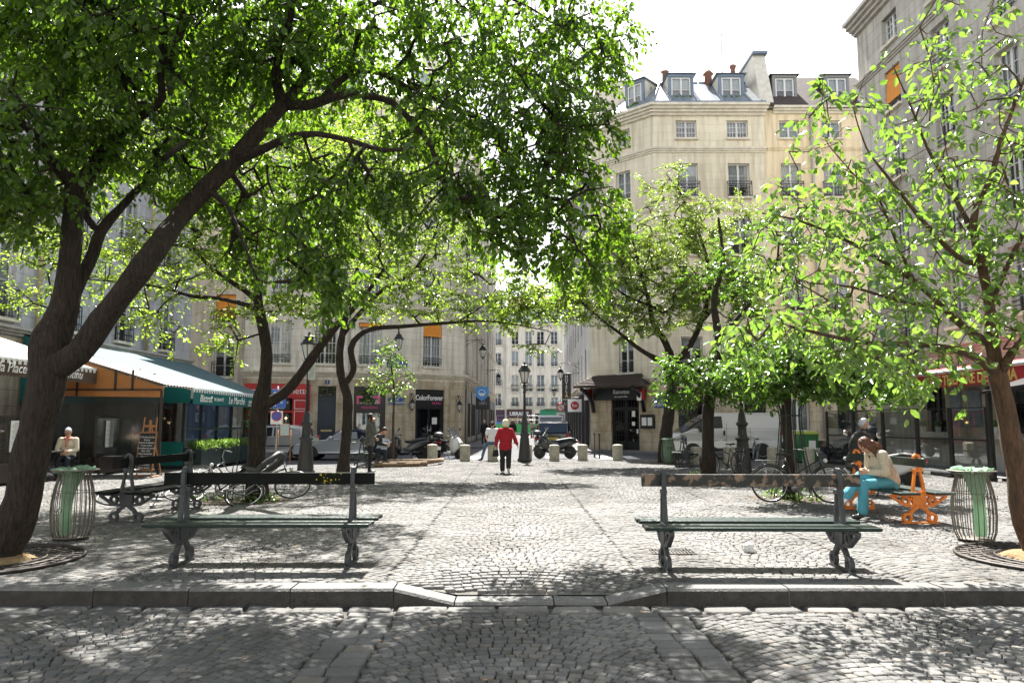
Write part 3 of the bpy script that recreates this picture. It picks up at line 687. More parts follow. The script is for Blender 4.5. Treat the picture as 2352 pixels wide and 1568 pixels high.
for x0, x1 in ((2, 7), (8.5, 16.5), (18.5, 24.5), (26, 29.5)):
    g = MB(); n = int((x1-x0)/1.1)
    g1.bar(g, x0, x1, 2.6, 3.3, -.15, -.05); g1.bar(g, x0, x1, .1, .55, -.15, -.05)
    for i in range(n+1): x = x0+(x1-x0-.1)*i/n; g1.bar(g, x, x+.1, .55, 2.6, -.14, -.06)
    o = g.build('cafe_front', pm('dark_wood', (.035, .022, .016), .5, var=.3, vs=4), b1); g = MB(); g1.bar(g, x0, x1, .55, 2.6, -.11, -.1); g1._sub(g, 'pane', GL, o)
roofmesh(b1, 'roof', ZINC, [[(-16, 6, 22.3), (-16, 36.6, 22.3), (-19, 36.9, 26), (-19, 6, 26)], [(-19, 6, 26), (-19, 36.9, 26), (-26, 38, 26), (-26, 6, 26)], [(-16, 6, 0), (-26, 6, 0), (-26, 6, 26), (-16, 6, 22.3)]])
g = MB(); g.tube([(-15.85, 31.9, 4.5), (-15.85, 31.9, 22)], .07, 8); g.tube([(-15.85, 24.5, 4.5), (-15.85, 24.5, 22)], .07, 8); g.build('drain_pipe', pm('pipe_cream', (.4, .34, .2), .6), b1)
# ---------------------------------------------------------------- B4 house closing the street
b4 = building('end_house', 'off white rendered house with red tiled roof closing the far end of the street', 4, 100)
h4 = Fac(b4, (-.78, 100), (8.4, 100), 0, 14.6, REND_W)
for (u0, u1) in ((1175, 1191), (1206, 1222), (1233, 1250), (1265, 1281)):
    a, b = h4.rect(u0, 800, u1, 810)[:2]
    for k, (v0, v1) in enumerate(((761, 791), (806, 841), (861, 899), (912, 933))):
        _, _, za, zb = h4.rect(u0, v0, u1, v1); h4.window(a, b, za, zb, 1, 3, rail='scroll' if k > 1 else 'bars', curtain=0 if k == 0 else .9, open_=(k == 0 and u0 < 1200))
h4.hole(.2, 3.2, .1, 2.7); h4.hole(5.3, 9.0, .1, 2.9); h4.hole(3.9, 4.9, .1, 2.6)
h4.wall(); h4.course(5.95, .2, .14, TRIM); h4.course(14.4, .4, .35, TRIM, 'cornice'); h4.course(3.2, .16, .1, TRIM)
MAR = pm('maroon_paint', (.06, .022, .02), .5); 
def shop(f, a, b, z1, mt, t, ts, fz, sub=None):
    g = MB(); f.bar(g, a, b, fz, z1, -.1, .12); f.bar(g, a, a+.2, .1, fz, -.1, .06); f.bar(g, b-.2, b, .1, fz, -.1, .06); f.bar(g, a+.2, b-.2, .1, .5, -.1, .04); f.bar(g, (a+b)/2-.07, (a+b)/2+.07, .5, fz, -.1, .04)
    o = g.build('shop_front', mt, f.root); g = MB(); f.bar(g, a+.2, b-.2, .5, fz, -.06, -.04); f._sub(g, 'pane', GL, o)
    f.txt(t, (a+b)/2, (fz+z1)/2, ts, LWHITE, .14, thick=.01)
    if sub: f.txt(sub, (a+b)/2, fz-.18, ts*.42, LWHITE, .14)
shop(h4, .05, 3.45, 3.15, MAR, 'LIBRAIRIE', .62, 2.0, 'LIBRAIRIE DU MARAIS'); shop(h4, 5.15, 9.05, 3.2, BLACKP, 'PAUL', .62, 2.05)
h4.panel('door', 3.9, 4.9, .1, 2.5, -.2, -.1, BLACKP)
g = MB(); h4.bar(g, .25, 3.3, 1.62, 1.98, .12, .2); g.build('fascia_board', pm('tan_board', (.45, .33, .18), .6), b4)
roofmesh(b4, 'roof', REDT, [[(-.75, 102.2, 17.2), (9.2, 102.2, 17.2), (9.2, 106, 19.6), (-.1, 106, 19.6)], [(-.75, 100.2, 14.7), (-.75, 102.2, 17.2), (-.1, 106, 19.6), (-.75, 110, 17), (-.75, 110, 14)]])
roofmesh(b4, 'mansard', ZINC, [[(-.8, 100.1, 14.8), (9.2, 100.1, 14.8), (9.2, 102.2, 17.2), (-.8, 102.2, 17.2)]])
for u in (1183, 1240, 1275):
    x = P(u, 720, 100.6).x; m = MB(); m.box((x, 101.2, 16), (1.3, 1.6, 1.7)); o = m.build('dormer', pm('dormer_grey', (.35, .37, .4), .6), b4); fd = Fac(b4, (x-.45, 100.38), (x+.45, 100.38), 0, 20, WHITE); fd.window(0.02, .88, 15.3, 16.6, 1, 2, sill=False, dep=-.04, hole=False)
g = MB(); g.box((3.6, 105.5, 20.2), (2.2, .7, 1.6)); g.build('chimney_stack', pm('old_brick', (.16, .1, .08), .9, var=.4), b4)
g = MB(); g.tube([(2.1, 104, 18), (2.6, 104, 24.4)], .035, 5); g.tube([(2.3, 104, 23), (3.9, 104, 22.6)], .02, 4)
for i in range(6): g.tube([(2.6+i*.25, 103.6, 22.9-i*.06), (2.6+i*.25, 104.4, 22.9-i*.06)], .012, 4)
g.build('tv_aerial', BLACKM, b4)
b4b = building('side_house', 'narrow cream house with green balcony left of the red roofed house', -3, 100.5)
h5 = Fac(b4b, (-5, 100.4), (-.78, 100.4), 0, 19.5, REND_W)
for k in range(6): za = 3.6+k*2.75; h5.window(2.55, 3.55, za, za+1.7, 1, 3, rail='scroll', curtain=.9 if k % 2 else 0)
h5.hole(1, 4, .1, 2.7); h5.wall(); h5.panel('shop_front', 1, 4, .1, 3.1, -.2, .05, pm('plum_paint', (.06, .025, .05), .5)); h5.panel('poster', 2.9, 3.7, .5, 1.5, .05, .07, pm('blue_poster', (.1, .2, .5), .5)); h5.panel('balcony_band', 1.8, 4.1, 16.0, 16.6, 0, .3, pm('green_iron', (.05, .16, .12), .5))
roofmesh(b4b, 'roof', ZINCD, [[(-5, 100.2, 19.5), (-.78, 100.2, 19.5), (-.78, 104, 20.8), (-5, 104, 20.8)]])
# ---------------------------------------------------------------- B5 right corner building
b5 = building('rounded_corner_building', 'cream stone building with zinc attic over the restaurant on the right street corner', 9, 37)
E_, F_, Gp, Hp = (4.2, 39.9), (7.3, 37.0), (13.1, 37.0), (19.5, 37.0)
k1 = Fac(b5, E_, F_, 0, 17.7, STONE_C); k2 = Fac(b5, F_, Gp, 0, 17.7, STONE_C); k4 = Fac(b5, (5.8, 82), E_, 0, 17.7, STONE_H)
fl = [(3.98, 5.75), (7.0, 8.9), (9.95, 11.9), (12.95, 14.75), (16.1, 17.05)]
kc = k1.rect(1421, 783, 1455, 862)[:2]
for k, (z0, z1) in enumerate(fl):
    k1.window(kc[0], kc[1], z0, z1+(.2 if k == 0 else 0), 1 if k < 4 else 3, 3, rail='bars' if k < 4 else None, curtain=.8 if k % 2 else .4)
    for (u0, u1) in ((1552, 1600), (1669, 1718)):
        a, b = k2.rect(u0, 290, u1, 300)[:2]; 
        if k == 0 and u0 > 1600: pass
        k2.window(a, b, z0, z1, 1 if k < 4 else 3, 3, rail='scroll' if k < 4 else None, curtain=.6 if u0 > 1600 else .3)
b5y = building('peach_building', 'peach rendered building with brown tiled attic dormers right of the zinc roofed one', 16, 37)
k3 = Fac(b5y, Gp, Hp, 0, 17.6, REND_Y)
for (u0, u1) in ((1790, 1836), (1887, 1933), (1983, 2029)):
    a, b = k3.rect(u0, 290, u1, 300)[:2]
    for k, (z0, z1) in enumerate(fl): k3.window(a, b, z0, z1, 1, 3 if k < 4 else 2, rail='scroll' if k < 4 else None, curtain=.85)
for i in range(10):
    x = 2+i*4.0
    for k, (z0, z1) in enumerate(fl): k4.window(x, x+1.1, z0, z1, 1, 3, curtain=.9 if (i+k) % 3 else 0, sill=False)
    if x+3.4 < k4.L-.2: k4.hole(x-.4, x+3, .1, 3.2)
for f in (k1, k2): f.course(3.45, .3, .26, TRIM); f.course(15.3, .28, .16, TRIM); f.course(12.2, .14, .08, TRIM); f.course(17.3, .55, .45, TRIM, 'cornice', steps=4); f.course(16.95, .1, .08, TRIM) if False else None
k4.course(3.45, .3, .26, TRIM); k4.course(17.3, .4, .35, TRIM, 'cornice')
k3.course(15.4, .2, .1, REND_Y, 'string_course', 0.1, k3.L); k3.course(17.4, .35, .3, TRIM, 'cornice', .45, k3.L); k3.course(3.5, .2, .14, TRIM, 'string_course', .3, k3.L)
# restaurant front on the chamfer
ra = k1.rect(1446-25, 915, 1446+45, 1020); a, b = k1.px(1404, 960)[0], k1.px(1468, 960)[0]; k1.hole(a, b, .05, 2.75)
g = MB(); mid = (a+b)/2
for q in ((a, a+.12, .05, 2.75), (b-.12, b, .05, 2.75), (a+.12, b-.12, 2.1, 2.25), (a+.12, b-.12, 2.65, 2.75), (mid-.07, mid+.07, .05, 2.65), (a+.12, b-.12, .05, .5)): k1.bar(g, *q, -.2, -.1)
for i in range(9):
    if i != 4: x = a+.12+(b-a-.24)*(i+.5)/9; k1.bar(g, x-.012, x+.012, .5, 2.65, -.17, -.13)
for j in range(5): z = .5+1.6*(j+1)/5.2; k1.bar(g, a+.12, b-.12, z-.012, z+.012, -.17, -.13)
o = g.build('restaurant_door', BLACKP, b5); g = MB(); k1.bar(g, a+.12, b-.12, .5, 2.65, -.155, -.15); k1._sub(g, 'pane', glassmat('yellowed_glass', (.6, .58, .42), .1), o)
g = MB()
for (x, z, w_, h_) in ((mid+.35, 1.75, .2, .3), (mid+.05+.3, 1.3, .18, .2), (mid+.62, .9, .16, .22), (mid-1.0, .8, .16, .2)): k1.bar(g, x, x+w_, z, z+h_, -.12, -.115)
k1._sub(g, 'notice', LWHITE, o)
s0 = k1.px(1358, 900)[0]; s1 = k1.px(1484, 900)[0]
k1.panel('fascia_board', s0+.35, s1-.25, 2.62, 3.22, .0, .3, BLACKP); k1.txt('Rainettes', mid, 3.02, .32, LWHITE, .33, shear=.15, sx=.85); k1.txt('bar à grenouilles', mid, 2.78, .12, LWHITE, .33)
m = MB(); e0, e1 = -.15, k1.px(1497, 890)[0]       # tiled canopy
m.hexa([k1.W(e0, 3.25, 1.25), k1.W(e1, 3.25, 1.25), k1.W(e1, 3.35, 0.02), k1.W(e0, 3.35, 0.02), k1.W(e0, 3.33, 1.25), k1.W(e1, 3.33, 1.25), k1.W(e1-.6, 3.95, 0.02), k1.W(e0+.6, 3.95, .02)])
for j in range(7):
    t = j/7; c = 1.27-1.2*t; z = 3.33+.6*t; m.hexa([k1.W(e0+.55*t, z-.01, c), k1.W(e1-.55*t, z-.01, c), k1.W(e1-.55*t, z-.01, c-.12), k1.W(e0+.55*t, z-.01, c-.12), k1.W(e0+.55*t, z+.05, c), k1.W(e1-.55*t, z+.05, c), k1.W(e1-.55*t, z+.08, c-.12), k1.W(e0+.55*t, z+.08, c-.12)])
m.build('canopy', TILE, b5)
m = MB()
for x in (s0+.2, s1-.1):
    pts = [k1.W(x, 2.0, .08), k1.W(x, 2.5, .2), k1.W(x, 2.95, .6), k1.W(x, 3.2, 1.15)]; m.tube(pts, [.1, .11, .12, .1], 6)
m.build('bracket', BLACKP, b5)
m = MB()
for (u, v) in ((1345, 907), (1484, 907)):
    s_, z_ = k1.px(u+14, v) if u < 1400 else k1.px(u-4, v); k1.bar(m, s_-.17, s_+.17, z_-.25, z_+.3, .15, .45)
m.build('wall_lantern_box', pm('dark_red', (.3, .02, .02), .5), b5)
m = MB()
for (u, v) in ((1345, 907), (1484, 907)):
    s_, z_ = k1.px(u+14, v) if u < 1400 else k1.px(u-4, v); k1.bar(m, s_-.12, s_+.12, z_-.28, z_+.16, .45, .5)
m.build('lantern_glass', LWHITE, b5)
s_, z_ = k1.px(1487, 970)
k1.panel('menu_box', s_-.35, s_+.45, z_-.3, z_+.4, 0, .12, BLACKP); k1.panel('menu_sheet', s_-.25, s_+.02, z_-.15, z_+.25, .12, .13, LWHITE); k1.panel('menu_sheet', s_+.1, s_+.35, z_-.15, z_+.25, .12, .13, LWHITE)
# main side ground floor : big shop windows
def gwin(f, u0, u1, v0, v1, frame, **k): a, b, za, zb = f.rect(u0, v0, u1, v1); return f.window(a, b, max(za, .4), min(zb, 3.2), sill=False, frame=frame, **k)
gwin(k2, 1558, 1618, 890, 1010, BLACKP, nx=2, nz=5); gwin(k2, 1710, 1760, 890, 1000, BLACKP, nx=2, nz=4)
o = gwin(k3, 1808, 1860, 918, 990, WHITE, nx=1, nz=2, curtain=.95); 
k3.hole(3.1, 4.1, .05, 2.6); k3.panel('door', 3.1, 4.1, .05, 2.6, -.2, -.12, BLACKP)
BOT = pm('bottle_glass', (.05, .12, .04), .15)
g = MB(); a, b, za, zb = k2.rect(1558, 890, 1618, 1010)
for i in range(11):
    x = a+.1+i*(b-a-.2)/11; c = k2.W(x, 1.15, -.35); g.lathe([(.045, 0), (.045, .22), (.018, .3), (.018, .38)], c, 8)
g.build('bottles', BOT, b5)
nm = nameplate(k2, k2.px(1524, 925)[0], k2.px(1524, 925)[1], .95, .5, 'RUE\nD’ORMESSON', False); tag(nm, 'blue street name plate beside the restaurant corner, half hidden by a tree trunk')
k1.wall(3.3, STONE_B); k2.wall(3.3, STONE_B); k3.wall(3.4, STONE_B); k4.wall(3.3, pm('dark_shop_paint', (.03, .03, .035), .5))
g = MB(); s_ = k3.px(1862, 300)[0]; g.tube([k3.W(s_, .1, .1), k3.W(s_, 17.4, .1)], .07, 8); g.build('drain_pipe', MC['pipe_paint'], b5y)
# roofs
zr0, zr1 = 17.85, 20.2
def up(p, dx, dy, z): return (p[0]+dx, p[1]+dy, z)
roofmesh(b5, 'roof', ZINC, [[up(E_, 0, 0, zr0), up(F_, 0, -.3, zr0), up(F_, .9, 2.4, zr1), up(E_, 2.4, 1.6, zr1)], [up(F_, 0, -.3, zr0), up(Gp, 0, -.3, zr0), up(Gp, 0, 2.4, zr1), up(F_, .9, 2.4, zr1)],
    [up(E_, 0, 0, zr0), up(E_, 2.4, 1.6, zr1), (9, 82, zr1), (5.8, 82, zr0)], [(5.8, 82, 0), (5.8, 82, zr0), (9, 82, zr1), (14, 82, zr1), (14, 82, 0)], [up(E_, 2.4, 1.6, zr1), up(F_, .9, 2.4, zr1), up(Gp, 0, 2.4, zr1), up(Gp, 0, 8, zr1+.5), (10, 60, zr1+.5), (9, 82, zr1)]])
m = MB()
for i in range(9):
    x = 7.6+i*.68; m.tube([(x, 36.72, zr0+.03), (x+(.0), 39.38, zr1+.03)], .03, 4, smooth=False)
m.tube([(7.3, 36.7, zr0+.04), (8.2, 39.4, zr1+.04)], .05, 5); m.tube([(8.2, 39.4, zr1+.03), (13.1, 39.4, zr1+.03)], .05, 5)
for t in (.25, .5, .75): m.tube([(4.2+3.1*t, 39.9-3.2*t, zr0+.03), (6.6+1.6*t, 41.5-2.1*t, zr1+.03)], .03, 4)
m.build('roof_seams', ZINC, b5)
m = MB(); m.box((10.2, 36.62, 17.86), (5.8, .12, .12)); m.build('gutter', ZINCD, b5)
def dormer(root, f, u, vs, w, mats, hip=True, z0=17.9, zt=19.75, c=-.75, dp=2.2, boxcol=None):
    s_, _ = f.px(u, vs); a, b = s_-w/2, s_+w/2
    m = MB(); t = .1
    f.bar(m, a, a+t*1.4, z0, zt, c-.1, c+.04); f.bar(m, b-t*1.4, b, z0, zt, c-.1, c+.04); f.bar(m, a, b, zt, zt+.16, c-.1, c+.06); f.bar(m, a+t*1.4, b-t*1.4, z0, z0+.45, c-.1, c+.03)
    o = m.build('dormer', mats[0], root)
    m = MB(); rl = root.location
    m.quad(f.W(a, z0, c-.1), f.W(a, zt+.16, c-.1), f.W(a, zt+.16, c-dp), f.W(a, z0+.4, c-dp)); m.quad(f.W(b, z0, c-.1), f.W(b, zt+.16, c-.1), f.W(b, zt+.16, c-dp), f.W(b, z0+.4, c-dp)); f._sub(m, 'cheek', mats[1], o)
    m = MB(); e = .15; zz = zt+.17; mid = f.W(s_, zz+.42, c-.75); bk = f.W(s_, zz+.42, c-dp)
    A1, A2, B1, B2 = f.W(a-e, zz, c+.18), f.W(b+e, zz, c+.18), f.W(a-e, zz, c-dp), f.W(b+e, zz, c-dp)
    m.poly([A1, A2, mid]); m.poly([A2, B2, bk, mid]); m.poly([B1, A1, mid, bk]); m.poly([A1, B1, B2, A2]); f._sub(m, 'dormer_roof', mats[2], o)
    fw = f.window(a+.16, b-.16, z0+.46, zt-.02, 1, 2, sill=False, dep=-c+.02, hole=False, curtain=.5)
    m = MB(); f.bar(m, a+.16, b-.16, z0+.4, zt, c-.35, c-.3); f._sub(m, 'dark_room', DARKB, o)
    if boxcol:
        m = MB(); f.bar(m, a+.1, b-.1, z0+.12, z0+.4, c+.06, c+.3); f._sub(m, 'window_box', boxcol, o)
        m = MB()
        for i in range(70): 
            x = rr.uniform(a+.15, b-.15); p = f.W(x, z0+.42+rr.random()*.3, c+.18+rr.uniform(-.1, .1)); m.ell(p, (.05, .05, .06), n=5, m=3)
        f._sub(m, 'window_plants', pm('box_foliage', (.07, .14, .03), .6), o)
    return o
WCH = pm('white_render_cheek', (.62, .59, .5), .8, var=.2)
dormer(b5, k2, 1572, 215, 1.35, (ZINCD, WCH, ZINC), boxcol=pm('purple_pots', (.12, .04, .12), .6)); dormer(b5, k2, 1690, 215, 1.35, (ZINCD, WCH, ZINC), boxcol=pm('rust_pots', (.2, .08, .05), .6)); dormer(b5, k1, 1440, 235, 1.2, (ZINCD, WCH, ZINC), boxcol=BLACKP)
roofmesh(b5y, 'roof', TILE, [[up(Gp, 0, -.3, 17.75), up(Hp, 0, -.3, 17.75), up(Hp, 0, 3.2, 20.9), up(Gp, 0, 3.2, 20.9)]])
for u in (1815, 1938): dormer(b5y, k3, u, 215, 1.3, (pm('grey_wood', (.2, .21, .2), .6), TILE, TILE), zt=19.7)
g = MB(); g.hexa([(12.95, 36.9, 17.7), (13.65, 36.9, 17.7), (13.65, 40.5, 17.7), (12.95, 40.5, 17.7), (12.95, 38.0, 21.1), (13.6, 38.0, 21.1), (13.6, 40.5, 21.1), (13.0, 40.5, 21.1)])
g.box((12.3, 40, 18.9), (1.25, .8, 3.6)); g.build('chimney_wall', WCH, b5)
g = MB(); g.box((13.3, 39.1, 21.17), (.8, 2.7, .14)); g.box((12.3, 40, 20.75), (1.35, .9, .12)); g.build('chimney_cap', ZINCD, b5)
g = MB(); g.lathe([(.16, 20.8), (.12, 21.3), (.16, 21.35), (.2, 21.5), (.05, 21.6)], (12.5, 40, 0), 10); g.lathe([(.25, 19.5), (.2, 20.6), (.3, 20.65), (.1, 20.9)], (10.9, 39.3, 0), 10); g.lathe([(.16, 20.5), (.14, 21), (.25, 21.05)], (8.6, 39.8, 0), 8); g.build('chimney_pots', COPP, b5)
g = MB(); g.tube([(11.9, 40, 21), (11.9, 40, 23.9)], .03, 5); g.tube([(11.3, 40, 23.3), (12.1, 40, 23.4)], .02, 4)
for i in range(4): g.tube([(11.35+i*.2, 39.7, 23.3), (11.35+i*.2, 40.3, 23.3)], .012, 3)
g.build('tv_aerial', pm('grey_metal', (.3, .3, .3), .5, metal=.5), b5)
g = MB(); g.box((6.2, 44, 20.5), (2.2, 4, 2.2)); g.build('chimney_stack', REND_O, b5)
# ---------------------------------------------------------------- B6 right grey block (theatre)
b6 = building('theatre_building', 'tall weathered grey stone building on the right edge with the red theatre awning', 14.5, 20)
q6 = Fac(b6, (14.5, 29.6), (14.5, 4), 0, 17.9, STONE_G); q6e = Fac(b6, (20, 29.6), (14.5, 29.6), 0, 17.9, STONE_G)
for i in range(8):
    yc = 27.0-3.15*i; s_ = 29.6-yc
    for k, (za, h_) in enumerate(((4.6, 1.95), (7.55, 1.95), (10.6, 1.85), (13.35, 1.6), (15.95, 1.15))):
        q6.window(s_-.55, s_+.55, za, za+h_, 2, 4, rail='bars' if k < 4 else None, curtain=[.0, .9, .4][(i+k) % 3], shade=.8 if (i == 0 and k == 3) else 0)
GW = pm('theatre_iron', (.02, .02, .022), .5)
for yc in (25.6, 21.7, 17.2): s_ = 29.6-yc; q6.window(s_-.75, s_+.75, 1.15, 3.1, 2, 5, frame=GW, dep=.25)
s_ = 29.6-19.4; q6.hole(s_-.75, s_+.75, .05, 2.9); q6.panel('door', s_-.75, s_+.75, .05, 2.9, -.25, -.15, BLACKP)
q6.wall(3.6, wallmat('grey_beige_base', (.5, .46, .38), (.39, .35, .28), 1.1, .5, .6, .8)); q6e.wall(); q6.course(3.75, .3, .2, TRIMG); q6.course(15.25, .25, .15, TRIMG); q6.course(17.6, .6, .5, TRIMG, 'cornice', steps=4); q6e.course(17.6, .6, .5, TRIMG, 'cornice', steps=4)
q6.course(.0, .55, .06, TRIMG, 'plinth', steps=1)
roofmesh(b6, 'roof', ZINC, [[(14.1, 30, 18.2), (14.1, 4, 18.2), (17, 4, 21), (17, 30, 21)], [(14.1, 30, 18.2), (17, 30, 21), (22, 30, 18.2)], [(17, 30, 21), (17, 4, 21), (22, 4, 18), (22, 30, 18)]])
# red awning with lettering
RED = pm('red_canvas', (.36, .02, .025), .75, var=.15, vs=3)
m = MB(); y0, y1 = 13.5, 25.5
m.hexa([(14.45, y0, 3.25), (14.45, y1, 3.25), (13.3, y1, 2.92), (13.3, y0, 2.92), (14.45, y0, 3.3), (14.45, y1, 3.3), (13.3, y1, 2.96), (13.3, y0, 2.96)])
m.hexa([(13.3, y0, 2.55), (13.3, y1, 2.55), (13.27, y1, 2.55), (13.27, y0, 2.55), (13.3, y0, 2.96), (13.3, y1, 2.96), (13.27, y1, 2.96), (13.27, y0, 2.96)])
m.build('awning', RED, b6)
m = MB(); m.tube([(13.25, y0, 3.02), (13.25, y1, 3.02)], .06, 8); m.build('awning_roller', WHITE, b6)
text('lettering', 'CAFÉ THÉÂTRE DE LA MA', .42, pm('gold_lettering', (.6, .4, .12), .5), b6, (13.26, 21.6, 2.74), (0, -1, 0), sx=.9, thick=.012)
# posters, menu boards, pots on sills
for (y, z0, z1, w_, c) in ((24.2, 1.35, 2.5, .6, 'poster_blue'), (23.2, 1.35, 2.5, .6, 'poster_blue'), (20.5, 1.1, 2.2, .45, 'black_paint'), (18.2, 1.15, 2.3, .5, 'black_paint')):
    pm('poster_blue', (.2, .25, .3), .5, var=.4, vs=5); m = MB(); m.box((14.46, y, (z0+z1)/2), (.06, w_, z1-z0)); o = m.build('poster', MC[c], b6)
for yc in (25.6, 21.7, 17.2):
    m = MB(); q6.bar(m, 29.6-yc-.95, 29.6-yc+.95, .98, 1.14, -.02, .22); m.build('window_ledge', TRIMG, b6)
    for d in (-.45, .45):
        t = thing('flower_pot', 'small white flower pot on a ground floor ledge of the theatre building', 'flower pot', (14.38, yc+d, 1.14), group='white pots on the theatre ledges')
        m = MB(); m.lathe([(.07, 0), (.1, .2), (.105, .2), (.09, .19)], n=12); m.build('pot', LWHITE, t); m = MB()
        for i in range(30): m.ell((rr.uniform(-.1, .1), rr.uniform(-.1, .1), .22+rr.random()*.16), .035, n=5, m=3)
        m.build('foliage', MC['box_foliage'], t)
# ================================================================ TREES
BARK = pm('brown_bark', (.075, .05, .035), .9, var=.5, vs=6, bump=1, bs=18)
def barkmat(name, col, c2):
    m = bpy.data.materials.new(name); m.use_nodes = True; MC[name] = m
    nt = m.node_tree; b = nt.nodes['Principled BSDF']; A = nt.nodes.new; l = nt.links.new
    tc = A('ShaderNodeTexCoord'); mp = A('ShaderNodeMapping'); mp.inputs['Scale'].default_value = (15, 15, 2.6); l(tc.outputs['Object'], mp.inputs[0])
    n = A('ShaderNodeTexNoise'); n.inputs['Scale'].default_value = 2.4; n.inputs['Detail'].default_value = 8; n.inputs['Roughness'].default_value = .65; n.inputs['Distortion'].default_value = .6; l(mp.outputs[0], n.inputs['Vector'])
    r = A('ShaderNodeValToRGB'); r.color_ramp.elements[0].position = .38; r.color_ramp.elements[1].position = .62; r.color_ramp.elements[0].color = (*c2, 1); r.color_ramp.elements[1].color = (*col, 1)
    l(n.outputs[0], r.inputs[0]); l(r.outputs[0], b.inputs['Base Color']); b.inputs['Roughness'].default_value = .9
    k = A('ShaderNodeBump'); k.inputs['Strength'].default_value = 1; k.inputs['Distance'].default_value = .07; l(n.outputs[0], k.inputs['Height']); l(k.outputs[0], b.inputs['Normal'])
    return m
BARKD = barkmat('fissured_bark', (.05, .034, .023), (.011, .008, .006)); BARKR = barkmat('smooth_reddish_bark', (.16, .09, .052), (.07, .04, .025))
def leaves_mesh(name, mat, pos, dirs, nrm, size, parent, var, aspect=.62):
    """one folded pointed leaf (two quads) per row"""
    n = len(pos); d = dirs/np.linalg.norm(dirs, axis=1)[:, None]
    s = np.cross(d, nrm); s /= (np.linalg.norm(s, axis=1)[:, None]+1e-9); u = np.cross(s, d)
    L_ = size[:, None]; W_ = L_*aspect/2; fold = .28; curl = .22
    V = np.zeros((n, 6, 3))
    V[:, 0] = pos; V[:, 3] = pos+d*L_-u*L_*curl*.8
    for i, (t, wd) in ((1, (.25, .85)), (2, (.62, .9))):
        c = pos+d*L_*t-u*L_*curl*t*t*.6
        V[:, i] = c-s*W_*wd+u*W_*fold; V[:, 6-i] = c+s*W_*wd+u*W_*fold
    fl = np.array([[0, 1, 2, 3], [0, 3, 4, 5]]); Fc = (np.arange(n)[:, None, None]*6+fl[None]).reshape(-1)
    off = np.array(parent.location) if parent is not None else 0
    me = bpy.data.meshes.new(name); me.vertices.add(n*6); me.vertices.foreach_set('co', (V-off).reshape(-1))
    me.loops.add(n*8); me.loops.foreach_set('vertex_index', Fc.astype(np.int32))
    me.polygons.add(n*2); me.polygons.foreach_set('loop_start', np.arange(0, n*8, 4, dtype=np.int32)); me.polygons.foreach_set('loop_total', np.full(n*2, 4, np.int32))
    at = me.attributes.new('var', 'FLOAT', 'POINT'); at.data.foreach_set('value', np.repeat(var, 6).astype(np.float32))
    me.materials.append(mat); me.update(calc_edges=True)
    o = bpy.data.objects.new(name, me); COL.objects.link(o); o.parent = parent
    return o
def twigs_mesh(name, mat, A, B, ra, rb, parent, n=4):
    """tapered n-gon stick for each row"""
    k = len(A); t = B-A; ln = np.linalg.norm(t, axis=1)[:, None]+1e-9; t = t/ln
    ref = np.where(np.abs(t[:, 2:3]) < .9, np.array([[0, 0, 1.]]), np.array([[1., 0, 0]])); a = np.cross(t, ref); a /= np.linalg.norm(a, axis=1)[:, None]; b = np.cross(a, t)
    V = np.zeros((k, 2*n, 3))
    for j in range(n):
        h = 2*math.pi*j/n; o = a*math.cos(h)+b*math.sin(h); V[:, j] = A+o*ra[:, None]; V[:, n+j] = B+o*rb[:, None]
    fl = np.array([[j, (j+1) % n, n+(j+1) % n, n+j] for j in range(n)]); Fc = (np.arange(k)[:, None, None]*2*n+fl[None]).reshape(-1)
    off = np.array(parent.location)
    me = bpy.data.meshes.new(name); me.vertices.add(k*2*n); me.vertices.foreach_set('co', (V-off).reshape(-1))
    me.loops.add(k*n*4); me.loops.foreach_set('vertex_index', Fc.astype(np.int32))
    me.polygons.add(k*n); me.polygons.foreach_set('loop_start', np.arange(0, k*n*4, 4, dtype=np.int32)); me.polygons.foreach_set('loop_total', np.full(k*n, 4, np.int32)); me.polygons.foreach_set('use_smooth', np.ones(k*n, bool))
    me.materials.append(mat); me.update(calc_edges=True)
    o = bpy.data.objects.new(name, me); COL.objects.link(o); o.parent = parent
    return o
